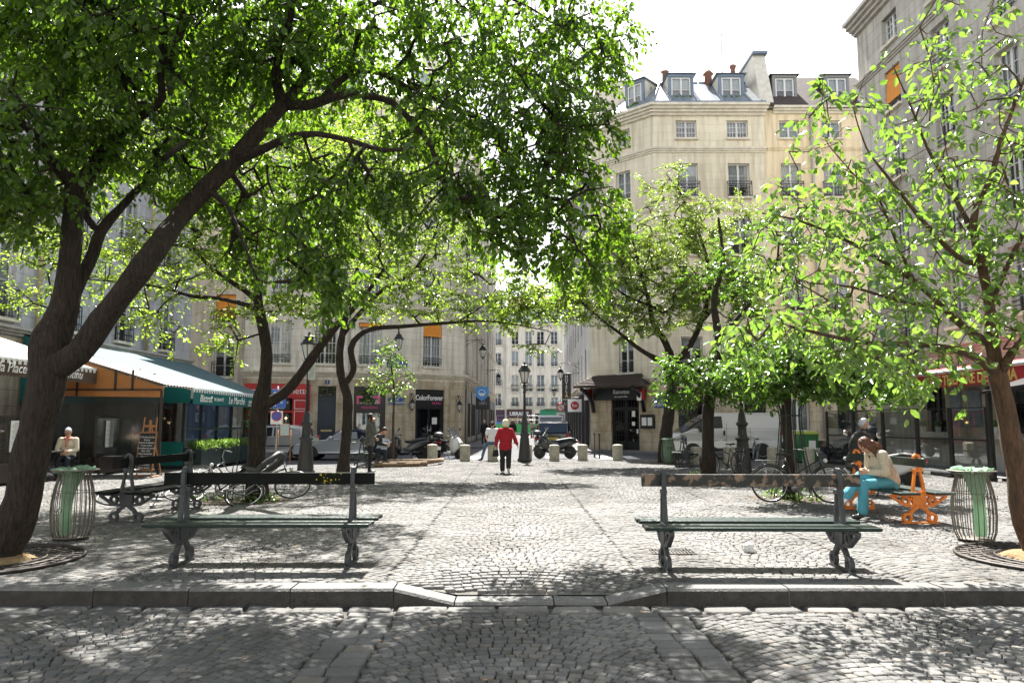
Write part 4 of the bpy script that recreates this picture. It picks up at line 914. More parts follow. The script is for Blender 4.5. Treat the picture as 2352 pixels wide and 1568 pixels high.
def tree(label, limbs, blobs, leaf=.08, lmat=None, bark=None, seed=1, per=26, spray=.38, droop=.25, hang=.3, tipr=.004, name='tree', aspect=.62, base=None, knob=.08, stepw=.22, group=None, upn=.8, cutbox=None, dense=1, absb=(), abslimbs=None):
    rg = np.random.default_rng(seed); rd = random.Random(seed)
    p0 = base or (Vector(limbs[0][0][:3]) if abslimbs else P(*limbs[0][0][:3])); root = thing(name, label, 'tree', (p0[0], p0[1], 0), world=True, group=group)
    pos = []; par = []; rad = []; M = MB()
    def addn(p, q, r): pos.append(np.array(p)); par.append(q); rad.append(r); return len(pos)-1
    for li, lb in enumerate(limbs):
        pts = [P(*q[:3]) for q in lb] if not abslimbs else [Vector(q[:3]) for q in lb]; rs = [q[3] for q in lb]
        if li == 0 and base: pts[0] = Vector(base)
        if li == 0: pts = [pts[0]-Vector((0, 0, .15))]+pts; rs = [rs[0]*1.75]+[rs[0]*1.28]+rs[1:]
        else:
            k = min(range(len(pos)), key=lambda i: (Vector(pos[i])-pts[0]).length); pts[0] = Vector(pos[k])
        # smooth resample
        pr = None; sm = []; sr = []
        for i in range(len(pts)-1):
            a = pts[max(i-1, 0)]; b = pts[i]; c = pts[i+1]; d = pts[min(i+2, len(pts)-1)]; n = max(2, int((c-b).length/.16))
            for t in range(n):
                t = t/n; q = .5*((2*b)+(c-a)*t+(2*a-5*b+4*c-d)*t*t+(3*b-a-3*c+d)*t**3); sm.append(q); sr.append(rs[i]*(1-t)+rs[i+1]*t)
        sm.append(pts[-1]); sr.append(rs[-1])
        sr = [r*(1+knob*math.sin(i*1.7+li)*.5+rd.uniform(-knob, knob)*.6) for i, r in enumerate(sr)]
        M.tube(sm, sr, 14 if sr[0] > .06 else 8, noise=.05, seed=seed+li)
        q = k if li else -1
        for p, r in zip(sm, sr): q = addn(p, q, r)
    M.build('trunk', bark or BARKD, root)
    n0 = len(pos)
    att = []
    for (u, v, Y, ru, rv, rY, n) in blobs:
        c = np.array(P(u, v, Y)); sx = ru*Y/F; sz = rv*Y/F
        x = rg.normal(size=(n, 3)); x /= np.linalg.norm(x, axis=1)[:, None]; x *= (rg.random(n)**(1/2.2))[:, None]
        att.append(c+x*np.array([sx, rY, sz]))
    for (x, y, z, rx, ry, rz, n) in absb:
        q = rg.normal(size=(n, 3)); q /= np.linalg.norm(q, axis=1)[:, None]; q *= (rg.random(n)**.45)[:, None]; att.append(np.array([x, y, z])+q*np.array([rx, ry, rz]))
    att = np.concatenate(att); 
    att = att[att[:, 2] > 1.9]
    PN = np.zeros((60000, 3)); PN[:n0] = pos; cnt = n0
    d0 = np.array([np.min(np.linalg.norm(PN[:n0]-a, axis=1)) for a in att]); order = np.argsort(d0)
    start = max(0, int(n0*.0)); ends = []
    lowz = sorted(p[2] for p in pos)[0]+1.2
    bad = np.array([p[2] < lowz for p in pos]+[False]*(60000-n0))*1e3
    for k in order:
        a = att[k]; D = np.linalg.norm(PN[:cnt]-a, axis=1)+bad[:cnt]; i = int(np.argmin(D)); q = PN[i].copy(); v = a-q; ln = np.linalg.norm(v)
        if ln < .05: ends.append(i); continue
        n = max(1, int(ln/stepw)); g = par[i]; pd = (q-PN[g]) if g >= 0 else np.array([0, 0, 1.])
        pd = pd/(np.linalg.norm(pd)+1e-6)*ln*.45; last = i
        side = rg.normal(size=3)*ln*.07
        for s in range(1, n+1):
            t = s/n; p = (1-t)**2*q+2*t*(1-t)*(q+pd+side)+t*t*a
            if s < n: p = p+rg.normal(size=3)*.025
            PN[cnt] = p; par.append(last); last = cnt; cnt += 1; rad.append(0)
        ends.append(last)
    # pipe model
    flow = np.zeros(cnt)
    for e in ends: flow[e] += 1
    for i in range(cnt-1, n0-1, -1): flow[par[i]] += flow[i] if par[i] >= n0 else 0; 
    rr_ = np.array(rad)
    for i in range(n0, cnt): rr_[i] = min(tipr*max(1, flow[i])**.5*1.15+.001, (rr_[par[i]] if par[i] < n0 else 9)*.75+.001)
    idx = np.arange(n0, cnt); pi = np.array(par)[n0:cnt]
    ra = np.where(pi >= n0, rr_[pi], np.minimum(rr_[pi], rr_[idx]*1.25)); 
    # leafy sprays
    E = np.array(sorted(set(ends)), int); LP = []; LD = []; LN = []; LS = []; TA = []; TB = []
    src = list(E)
    thin = [i for i in range(n0, cnt) if flow[i] <= 3]
    extra = rg.choice(thin, size=min(len(thin), len(E)), replace=False) if thin else []
    for i in (list(E)+list(extra) if dense < 2 else list(E)):
        o = PN[i]; pv = o-PN[par[i]]; pv = pv/(np.linalg.norm(pv)+1e-6)
        for t in range(2):
            d = pv*.5+rg.normal(size=3)*.75; d[2] = d[2]*.55-droop; d /= np.linalg.norm(d); ln = spray*rg.uniform(.6, 1.3); m = per//2
            mid = o+d*ln*.5+np.array([0, 0, -droop*ln*.1]); end = o+d*ln+np.array([0, 0, -droop*ln*.5]); TA += [o, mid]; TB += [mid, end]
            ts = (np.arange(m)+rg.random(m))/m; pp = (1-ts)[:, None]**2*o+2*(ts*(1-ts))[:, None]*mid+(ts**2)[:, None]*end
            sd = np.cross(d, [0, 0, 1.]); sd /= np.linalg.norm(sd)+1e-6; sg = np.where(np.arange(m) % 2 == 0, 1, -1)[:, None]
            dd = d*.55+sd*sg*.8+rg.normal(size=(m, 3))*.35+np.array([0, 0, -hang]); nn = np.tile([0, 0, upn], (m, 1))+rg.normal(size=(m, 3))*.45
            LP.append(pp+dd*.02); LD.append(dd); LN.append(nn); LS.append(leaf*rg.uniform(.55, 1.25, m))
    LP = np.concatenate(LP); LD = np.concatenate(LD); LN = np.concatenate(LN); LS = np.concatenate(LS)
    TA = np.array(TA); TB = np.array(TB)
    PA = PN[pi]; PB = PN[idx]; rb = rr_[idx]
    # keep the crown clear of the camera
    if cutbox:
        f = cutbox; k = f(LP); LP, LD, LN, LS = LP[k], LD[k], LN[k], LS[k]; k = f(TB); TA, TB = TA[k], TB[k]; k = f(PB); PA, PB, ra, rb = PA[k], PB[k], ra[k], rb[k]
    twigs_mesh('branches', bark or BARKD, np.concatenate([PA, TA]), np.concatenate([PB, TB]), np.concatenate([ra, np.full(len(TA), tipr*.7)]), np.concatenate([rb, np.full(len(TA), tipr*.35)]), root, 5)
    leaves_mesh('crown', lmat, LP, LD, LN, LS, root, rg.random(len(LP)), aspect)
    print('tree', label[:30], len(LP), cnt)
    return root
LF_D = leafmat('leaf_deep_green', (.024, .052, .01), (.053, .1, .019), .44, (5.8, 5.4, 1.4), .3)
LF_L = leafmat('leaf_light_green', (.052, .096, .024), (.104, .155, .044), .43, (3.5, 3.8, 1.6), .24, .9)
LF_N = leafmat('leaf_spring_green', (.062, .105, .022), (.12, .17, .042), .5, (4.1, 4.0, 1.5), .24, .9)
LF_Y = leafmat('leaf_yellow_green', (.08, .125, .03), (.14, .195, .05), .5, (3.1, 3.0, 1.5), .26, .9)
LF_M = leafmat('leaf_mid_green', (.03, .07, .014), (.065, .125, .026), .42, (3.6, 3.6, 1.2), .26, .8)
# --- T1 the big leaning tree on the left
Y = 8.2
T1 = [[(20, 1290, Y, .21), (42, 1180, Y, .2), (68, 1060, Y, .19), (92, 950, Y, .19), (108, 880, Y, .2), (112, 820, Y, .21), (118, 775, Y, .2), (148, 710, Y+.1, .16), (160, 600, Y+.1, .125), (168, 500, Y+.1, .12), (176, 430, Y+.1, .125)],
      [(125, 850, Y, .19), (180, 812, Y-.05, .17), (235, 735, Y-.1, .15), (300, 650, Y-.2, .145), (355, 575, Y-.2, .14), (415, 495, Y-.3, .135), (470, 435, Y-.3, .13), (535, 370, Y-.4, .125), (600, 295, Y-.4, .115), (650, 240, Y-.5, .105)],
      [(176, 440, Y+.1, .12), (215, 385, Y+.1, .1), (258, 322, Y+.2, .09), (297, 255, Y+.3, .085), (300, 205, Y+.3, .075), (272, 150, Y+.3, .075), (262, 90, Y+.2, .07), (255, 0, Y, .06), (240, -120, Y-.3, .05)],
      [(176, 440, Y+.1, .1), (140, 395, Y-.1, .075), (95, 340, Y-.3, .06), (60, 290, Y-.5, .05), (-20, 240, Y-.8, .045), (-110, 170, Y-1, .03)],
      [(150, 705, Y+.1, .12), (185, 640, Y+.3, .085), (215, 580, Y+.4, .08), (232, 530, Y+.5, .075), (275, 480, Y+.6, .06), (320, 430, Y+.8, .05), (360, 380, Y+1, .045), (420, 330, Y+1.2, .035)],
      [(230, 540, Y+.5, .06), (200, 500, Y+.4, .05), (205, 420, Y+.5, .05), (220, 360, Y+.6, .045)],
      [(285, 285, Y+.2, .07), (340, 258, Y+.1, .055), (372, 225, Y, .05), (368, 170, Y-.1, .045), (380, 80, Y-.3, .03)],
      [(650, 240, Y-.5, .1), (635, 190, Y-.4, .07), (640, 130, Y-.2, .06), (668, 40, Y, .045), (680, -100, Y+.3, .03)],
      [(640, 250, Y-.5, .1), (680, 205, Y-.6, .075), (705, 165, Y-.8, .065), (700, 100, Y-1, .055), (720, 0, Y-1.3, .045), (760, -150, Y-1.6, .03)],
      [(650, 240, Y-.5, .1), (700, 243, Y-.5, .075), (740, 232, Y-.5, .07), (800, 216, Y-.5, .06), (850, 222, Y-.5, .05), (900, 235, Y-.4, .045), (950, 285, Y-.4, .04), (990, 335, Y-.4, .035), (1010, 400, Y-.5, .028), (1040, 470, Y-.5, .02)],
      [(745, 232, Y-.5, .06), (775, 190, Y-.7, .05), (830, 160, Y-.8, .045), (890, 175, Y-.9, .045), (950, 210, Y-.9, .04), (1010, 232, Y-1, .035), (1070, 262, Y-1.1, .028), (1150, 300, Y-1.2, .02), (1240, 380, Y-1.3, .015)],
      [(545, 360, Y-.4, .09), (610, 340, Y-.2, .06), (665, 315, Y, .05), (730, 308, Y+.1, .04), (800, 322, Y+.2, .036), (880, 345, Y+.3, .03), (950, 340, Y+.4, .02)],
      [(700, 110, Y-1, .05), (800, 40, Y-1.3, .04), (920, -10, Y-1.5, .035), (1080, -30, Y-1.7, .03), (1220, 20, Y-1.8, .02), (1330, 100, Y-1.8, .012)],
      [(470, 435, Y-.3, .06), (520, 470, Y-.2, .03), (560, 560, Y, .02), (590, 640, Y+.1, .014)]]
B1 = [(60, 60, Y, 260, 150, 1.5, 190), (350, 60, Y-.2, 260, 160, 1.7, 230), (620, 80, Y-.4, 230, 170, 1.7, 190), (60, 300, Y-.3, 210, 160, 1.4, 120), (340, 300, Y+.4, 190, 130, 1.3, 90), (40, 440, Y-.5, 110, 90, .9, 50),
      (860, 60, Y-.9, 220, 170, 1.5, 150), (1100, 60, Y-1.3, 200, 170, 1.3, 130), (1290, 80, Y-1.6, 130, 140, 1, 80), (1370, 110, Y-1.7, 80, 110, .7, 34), (1010, 260, Y-.8, 200, 120, 1.2, 90),
      (1210, 270, Y-1.2, 170, 130, 1.1, 90), (1330, 300, Y-1.4, 90, 140, .8, 44), (1080, 420, Y-.5, 120, 110, .9, 56), (1240, 430, Y-1.2, 140, 120, .9, 78), (1180, 540, Y-.9, 95, 70, .7, 32), (1320, 560, Y-1.3, 85, 80, .6, 30), (1370, 640, Y-1.3, 35, 45, .3, 6), (1400, 490, Y-1.4, 50, 90, .5, 16),
      (560, 560, 6.9, 70, 130, .6, 26), (640, 470, 6.8, 130, 130, .7, 44), (480, 400, 6.8, 120, 110, .7, 40), (740, 560, Y+.2, 90, 140, .8, 40), (770, 650, Y+.3, 45, 70, .4, 14), (780, 420, Y, 140, 110, .9, 44), (940, 430, Y-.1, 110, 110, .8, 30), (1440, 60, Y-1.7, 30, 60, .4, 8)]
T1 = [[q[:3]+(q[3]*(.95 if i == 0 else .86),) for q in l] for i, l in enumerate(T1)]
flip = lambda t: t if t[0] < 400 else (t[0], t[1], 2*8.2-t[2]+.2)+tuple(t[3:])
T1 = [[flip(q) for q in l] for l in T1]; B1 = [flip(q) for q in B1]
BX = [(120, -260, Y+1.5, 300, 160, 2.2, 90), (480, -260, Y+1.5, 300, 160, 2.2, 100), (300, -150, Y-1.2, 500, 120, 1.2, 80), (850, -200, Y-.5, 260, 140, 1.5, 60), (-250, 100, Y, 200, 300, 2, 90), (300, -50, Y+2.6, 400, 140, 1.2, 90), (250, 120, 11.3, 300, 120, 1.3, 110), (560, 230, 11.4, 200, 100, 1.2, 60)]
okc = lambda p: (p[:, 1] > 3.6)
tree('large leaning tree with dark fissured limbs and deep green overhanging crown at the left', T1, B1 + BX, .084, LF_D, BARKD, 11, per=30, dense=2, spray=.34, droop=.45, hang=.6, base=(-5.62, 8.2, 0), cutbox=okc)
# --- T2 the young tree at the right edge
Y = 8.4
T2 = [[(2368, 1298, Y, .115), (2350, 1200, Y, .105), (2335, 1100, Y, .1), (2318, 980, Y, .1), (2298, 890, Y, .1), (2288, 850, Y, .095), (2278, 790, Y, .075), (2272, 700, Y, .06), (2255, 610, Y, .05), (2238, 540, Y, .045), (2240, 480, Y, .04), (2275, 410, Y, .035), (2300, 320, Y, .028), (2345, 200, Y, .02), (2400, 60, Y, .012)],
      [(2288, 855, Y, .075), (2240, 820, Y-.2, .045), (2180, 800, Y-.4, .035), (2090, 790, Y-.7, .03), (2000, 788, Y-1, .025), (1900, 770, Y-1.2, .018), (1800, 745, Y-1.3, .01)],
      [(2278, 800, Y, .06), (2225, 760, Y, .045), (2170, 710, Y+.1, .035), (2100, 645, Y+.1, .03), (2010, 590, Y+.1, .024), (1930, 545, Y, .018), (1830, 505, Y, .012), (1750, 490, Y, .007)],
      [(2255, 620, Y, .04), (2200, 590, Y-.3, .028), (2130, 520, Y-.4, .022), (2050, 420, Y-.4, .016), (1990, 340, Y-.4, .01), (1960, 250, Y-.4, .006)],
      [(2100, 645, Y+.1, .02), (2060, 560, Y, .016), (2020, 460, Y-.1, .012), (1960, 400, Y-.2, .008), (1900, 330, Y-.2, .005)],
      [(2238, 545, Y, .035), (2180, 430, Y+.3, .025), (2130, 340, Y+.4, .018), (2090, 240, Y+.5, .012), (2050, 150, Y+.5, .007)],
      [(2288, 860, Y, .06), (2330, 800, Y-.2, .04), (2380, 740, Y-.3, .03), (2450, 680, Y-.4, .02)],
      [(2272, 700, Y, .04), (2310, 620, Y-.2, .03), (2350, 540, Y-.3, .022), (2420, 450, Y-.4, .012)],
      [(2170, 712, Y+.1, .025), (2060, 690, Y-.3, .018), (1960, 660, Y-.5, .014), (1860, 650, Y-.6, .008)]]
B2 = [(2260, 130, Y, 150, 120, 1, 26), (2150, 200, Y+.2, 140, 110, .9, 26), (2020, 240, Y-.1, 120, 100, .8, 18), (1900, 330, Y-.2, 110, 100, .7, 16), (2200, 360, Y, 170, 110, 1, 44), (2330, 330, Y-.2, 80, 200, .9, 30), (2020, 420, Y-.2, 150, 100, .8, 34),
      (1850, 470, Y-.1, 140, 80, .8, 30), (2200, 530, Y-.2, 150, 110, 1, 46), (2000, 560, Y-.2, 160, 100, .9, 52), (1800, 560, Y-.3, 110, 70, .7, 18), (2320, 620, Y-.3, 80, 150, .8, 30), (2120, 690, Y-.3, 170, 90, 1, 64), (1920, 690, Y-.5, 150, 90, .9, 46),
      (1770, 750, Y-1, 120, 60, .6, 26), (1940, 800, Y-.9, 170, 60, .7, 50), (2100, 830, Y-.5, 140, 50, .7, 36), (1700, 780, Y-1.2, 60, 50, .4, 10), (2330, 760, Y-.4, 60, 60, .5, 12), (2140, 100, Y+.3, 80, 70, .5, 8), (1860, 220, Y-.2, 40, 50, .4, 5), (2200, 20, Y, 60, 60, .5, 7)]
B2 = [t[:6]+(int(t[6]*.78)+1,) for t in B2]
tree('young tree with smooth reddish brown leaning trunk and airy bright crown at the right edge', T2, B2, .112, LF_L, BARKR, 5, per=8, dense=2, spray=.34, droop=.25, hang=.5, tipr=.0024, aspect=.55, base=(5.86, 8.4, 0), cutbox=okc)
# --- unseen trees added behind the viewpoint; their canopy blocks sky light from near paving
for x_, y_, sd_ in ((-5, -3.5, 91), (4.6, -3.2, 92), (0, -6.5, 93)):
    tree('tree behind the viewpoint, ' + {-5: 'left', 4.6: 'right', 0: 'middle'}[x_], [[(x_, y_, 0, .17), (x_, y_, 1.6, .15), (x_+.1, y_, 3.2, .13), (x_, y_+.3, 4.6, .09), (x_, y_+.5, 6, .05)]], [], .12, LF_D, BARKD, sd_, per=40, dense=2, spray=.45, droop=.3, hang=.5, absb=[(x_, y_+1.2, 6.3, 4.3, 3.4, 1.5, 230)], abslimbs=True, group='unseen trees added behind the viewpoint')
# --- T3 mid left tree with the abandoned bikes
Y = 14.4
T3 = [[(592, 1142, Y, .17), (590, 1050, Y, .165), (592, 980, Y, .17), (600, 930, Y, .18), (610, 860, Y, .12), (612, 800, Y, .11), (602, 740, Y, .1), (592, 690, Y, .095), (600, 620, Y+.1, .07), (625, 540, Y+.2, .05), (650, 440, Y+.3, .03)],
      [(602, 935, Y, .13), (650, 905, Y-.1, .1), (690, 860, Y-.2, .09), (725, 810, Y-.3, .085), (755, 770, Y-.4, .075), (785, 735, Y-.5, .06), (830, 690, Y-.6, .04), (880, 620, Y-.7, .025)],
      [(595, 700, Y, .07), (560, 665, Y, .055), (520, 640, Y-.1, .045), (470, 600, Y-.2, .035), (420, 540, Y-.3, .02)],
      [(598, 720, Y, .07), (565, 700, Y+.1, .05), (500, 685, Y+.2, .04), (440, 680, Y+.3, .035), (380, 662, Y+.4, .028), (300, 650, Y+.5, .02), (180, 640, Y+.6, .01)],
      [(600, 640, Y, .05), (650, 590, Y, .035), (700, 530, Y, .025), (740, 470, Y, .015)]]
B3 = [(120, 560, Y+.3, 130, 60, 1, 40), (60, 680, Y+.5, 70, 40, .7, 14), (250, 640, Y+.4, 150, 90, 1.1, 60), (400, 600, Y, 120, 100, 1.2, 60), (330, 740, Y+.3, 90, 50, .8, 14), (520, 560, Y, 130, 110, 1.3, 70), (640, 520, Y, 120, 110, 1.3, 60), (560, 700, Y-.1, 90, 50, .8, 18), (740, 600, Y-.4, 110, 90, 1.1, 50), (860, 590, Y-.6, 80, 70, .9, 24), (520, 790, Y, 60, 45, .5, 14), (690, 690, Y-.4, 80, 60, .7, 26), (640, 400, Y+.2, 120, 80, 1, 30), (750, 720, Y-.5, 40, 30, .5, 8), (150, 470, Y+.4, 100, 50, .8, 18), (420, 380, Y+.3, 200, 110, 1.9, 150), (650, 300, Y+.3, 200, 110, 1.9, 150), (850, 440, Y, 120, 110, 1.4, 60), (500, 200, Y+.5, 260, 90, 2.2, 130), (900, 330, Y, 150, 100, 1.9, 90), (250, 340, Y, 140, 90, 1.8, 60)]
tree('forked dark trunk tree with bright spring leaves above the abandoned bicycles, left of centre', T3, B3, .085, LF_N, BARKD, 21, per=18, spray=.4, droop=.05, hang=.2, tipr=.0045, aspect=.55)
# --- T4
Y = 21.5
T4 = [[(788, 1088, Y, .17), (792, 1040, Y, .15), (797, 980, Y, .145), (798, 910, Y, .14), (785, 870, Y, .12), (780, 820, Y, .11), (786, 770, Y, .1), (800, 700, Y, .08), (820, 620, Y, .06), (830, 520, Y, .04)],
      [(790, 880, Y, .1), (812, 850, Y, .09), (806, 800, Y, .09), (825, 770, Y, .08), (860, 754, Y, .07), (920, 750, Y-.1, .06), (980, 745, Y-.2, .05), (1050, 740, Y-.3, .04), (1110, 737, Y-.4, .032), (1180, 745, Y-.5, .02), (1260, 760, Y-.6, .012)],
      [(786, 770, Y, .08), (830, 715, Y, .065), (880, 665, Y, .055), (940, 630, Y, .045), (985, 570, Y, .035), (1010, 500, Y, .02)],
      [(1050, 740, Y-.3, .03), (1110, 700, Y-.3, .02), (1150, 650, Y-.3, .014), (1180, 620, Y-.2, .008)]]
B4 = [(860, 560, Y, 130, 90, 1.6, 70), (980, 540, Y, 120, 80, 1.5, 60), (1060, 620, Y, 90, 60, 1.1, 30), (940, 640, Y, 110, 60, 1.3, 44), (860, 700, Y, 80, 50, 1, 22), (1000, 700, Y-.2, 90, 40, .9, 30), (1110, 715, Y-.4, 80, 40, .8, 34), (1200, 720, Y-.5, 70, 40, .8, 36), (1180, 640, Y-.4, 50, 30, .6, 14), (1270, 700, Y-.6, 50, 50, .7, 26), (760, 500, Y, 110, 90, 1.4, 40), (900, 450, Y, 140, 60, 1.5, 40), (1070, 500, Y, 60, 70, .8, 18), (1230, 790, Y-.6, 30, 20, .4, 5), (1210, 690, Y-.5, 70, 40, .8, 26), (1160, 680, Y-.5, 40, 40, .6, 14), (850, 330, Y, 200, 90, 2.2, 70), (680, 380, Y, 140, 90, 2, 40)]
tree('slender curving tree beside the standing man with a long low branch reaching over the street', T4, B4, .1, LF_N, BARKD, 31, per=18, spray=.45, droop=.05, hang=.25, tipr=.006)
# --- T5 sapling
Y = 29
tree('thin young tree in a log bordered bed in front of the street name plate', [[(902, 1062, Y, .05), (903, 980, Y, .045), (905, 900, Y, .04), (900, 850, Y, .03), (893, 790, Y, .015)], [(904, 910, Y, .03), (930, 880, Y, .018), (950, 860, Y, .01)], [(904, 905, Y, .03), (870, 870, Y, .018), (840, 850, Y, .01)]],
     [(893, 870, Y, 60, 40, .8, 42), (895, 820, Y, 40, 30, .6, 22), (888, 790, Y, 18, 20, .3, 8)], .12, LF_L, BARK, 41, per=6, spray=.35, tipr=.006, name='sapling', group=None)
# --- T6, T7 right of the street
Y = 27.5
T6 = [[(1528, 1062, Y, .24), (1530, 1000, Y, .22), (1540, 920, Y, .2), (1545, 860, Y, .19), (1540, 820, Y, .15), (1525, 780, Y, .12), (1500, 740, Y, .1), (1490, 690, Y, .08), (1470, 620, Y, .06), (1450, 540, Y, .04), (1430, 470, Y, .02)],
      [(1542, 840, Y, .14), (1500, 820, Y-.2, .1), (1460, 795, Y-.3, .08), (1430, 770, Y-.4, .06), (1390, 740, Y-.6, .04), (1340, 700, Y-.8, .02)],
      [(1542, 840, Y, .15), (1580, 800, Y, .12), (1610, 740, Y, .1), (1630, 660, Y, .08), (1620, 580, Y, .06), (1590, 500, Y, .045), (1560, 440, Y, .03), (1530, 400, Y, .015)],
      [(1610, 740, Y, .08), (1660, 680, Y, .06), (1700, 620, Y, .04), (1740, 560, Y, .02)],
      [(1490, 700, Y, .06), (1440, 680, Y-.3, .04), (1380, 640, Y-.5, .03), (1320, 620, Y-.7, .015)]]
B6 = [(1380, 700, Y-.5, 100, 60, 1.8, 60), (1320, 690, Y-.8, 60, 60, 1.2, 34), (1430, 620, Y-.2, 130, 70, 2, 100), (1540, 560, Y, 150, 90, 2.3, 130), (1640, 620, Y, 130, 90, 2, 90), (1560, 690, Y-.3, 140, 60, 2, 90), (1470, 740, Y-.4, 90, 40, 1.2, 36), (1700, 680, Y, 110, 70, 1.8, 56), (1420, 500, Y, 70, 70, 1.4, 26), (1520, 440, Y, 70, 60, 1.4, 20), (1650, 500, Y, 110, 60, 1.6, 34), (1380, 560, Y-.3, 60, 50, 1, 22), (1300, 640, Y-.9, 50, 50, .9, 26), (1270, 700, Y-1, 40, 40, .8, 18)]
tree('wide spreading pale green tree in front of the restaurant corner, right of the street', T6, B6, .085, LF_Y, BARKD, 51, per=46, spray=.45, droop=.05, hang=.2, tipr=.007)
Y = 20.2
T7 = [[(1628, 1092, Y, .17), (1626, 1000, Y, .155), (1628, 930, Y, .15), (1640, 860, Y, .14), (1650, 780, Y, .11), (1640, 690, Y, .09), (1660, 600, Y, .06), (1650, 500, Y, .03)],
      [(1635, 880, Y, .1), (1590, 840, Y-.3, .06), (1550, 830, Y-.5, .03)], [(1645, 840, Y, .1), (1700, 800, Y-.2, .06), (1760, 780, Y-.3, .03)], [(1650, 780, Y, .08), (1720, 700, Y, .05), (1780, 620, Y, .025)]]
B7 = [(1570, 850, Y-.5, 70, 50, .8, 44), (1650, 870, Y-.3, 90, 50, .9, 60), (1720, 820, Y-.2, 90, 60, .9, 50), (1560, 900, Y-.5, 45, 30, .5, 14), (1700, 900, Y-.4, 60, 30, .7, 20), (1740, 660, Y, 90, 90, 1.2, 26), (1640, 600, Y, 70, 80, 1, 14), (1800, 560, Y, 120, 90, 1.8, 40)]
tree('straight thick trunked tree with a dense dark green skirt of leaves near the white van', T7, B7, .1, LF_M, BARKD, 61, per=20, spray=.4, droop=.1, hang=.3, tipr=.006)
# --- T8 inside the iron guard
Y = 14.6
T8 = [[(1812, 1138, Y, .1), (1812, 1050, Y, .095), (1808, 980, Y, .09), (1806, 900, Y, .09), (1812, 850, Y, .07), (1830, 800, Y, .05), (1850, 760, Y, .03)], [(1808, 890, Y, .06), (1760, 850, Y-.1, .04), (1720, 830, Y-.2, .02)], [(1810, 870, Y, .06), (1870, 840, Y, .04), (1950, 830, Y, .025), (2030, 840, Y, .012)]]
B8 = [(1740, 860, Y, 90, 55, .7, 46), (1830, 870, Y, 100, 60, .8, 70), (1920, 880, Y, 90, 50, .7, 50), (2010, 880, Y, 70, 45, .6, 30), (2080, 890, Y, 40, 35, .4, 10), (1820, 810, Y, 120, 50, .7, 34), (1780, 915, Y, 50, 25, .4, 12), (1940, 830, Y, 90, 40, .6, 26)]
tree('low dark crowned tree standing inside an iron tree guard with bicycles', T8, B8, .085, LF_M, BARKD, 71, per=22, spray=.32, droop=.1, hang=.35, tipr=.0045, aspect=.75)
for x, y, r in ((-5.1, 14.5, .9), (-5.05, 21.8, .5), (5.8, 27.6, .8), (5.4, 20.3, .7), (5.45, 14.8, .8), (-4.7, 29.1, .7)): earth(x, y, r)
# ================================================================ STREET FURNITURE
GREY = pm('cast_iron_grey', (.06, .066, .072), .55, spec=.3, var=.25, vs=12, bump=.4, bs=40); BGREEN = pm('bench_green_slats', (.007, .019, .016), .38, var=.6, vs=7, bump=.3, bs=25, col2=(.013, .03, .026), spec=.35)
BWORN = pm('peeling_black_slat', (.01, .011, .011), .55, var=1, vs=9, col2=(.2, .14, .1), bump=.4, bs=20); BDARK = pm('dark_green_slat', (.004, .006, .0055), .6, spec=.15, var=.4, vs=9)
BORANGE = pm('orange_cast_iron', (.75, .2, .015), .45, var=.2, vs=9, bump=.3, bs=30)
def ramp_shift(m, a, b):
    for n in m.node_tree.nodes:
        if n.type == 'VALTORGB': n.color_ramp.elements[0].position = a; n.color_ramp.elements[1].position = b
ramp_shift(BWORN, .42, .5)
def strip(m, pts, w, fr, t):
    """flat cast bar along 2-D points (d,z), width w, thickness t across x"""
    n = len(pts); L_ = []; R_ = []
    for i in range(n):
        a = Vector(pts[max(i-1, 0)]); b = Vector(pts[min(i+1, n-1)]); d = (b-a).normalized(); q = Vector((-d.y, d.x))*(w[i] if isinstance(w, list) else w)/2
        p = Vector(pts[i]); L_.append(p+q); R_.append(p-q)
    for i in range(n-1):
        q = [R_[i], R_[i+1], L_[i+1], L_[i]]
        m.prism([(p.x, p.y) for p in q], fr, -t/2, t/2)
def flatring(m, c, ro, ri, fr, t, n=16):
    for i in range(n):
        a, b = 2*math.pi*i/n, 2*math.pi*(i+1)/n
        m.prism([(c[0]+ro*math.cos(a), c[1]+ro*math.sin(a)), (c[0]+ro*math.cos(b), c[1]+ro*math.sin(b)), (c[0]+ri*math.cos(b), c[1]+ri*math.sin(b)), (c[0]+ri*math.cos(a), c[1]+ri*math.sin(a))], fr, -t/2, t/2)
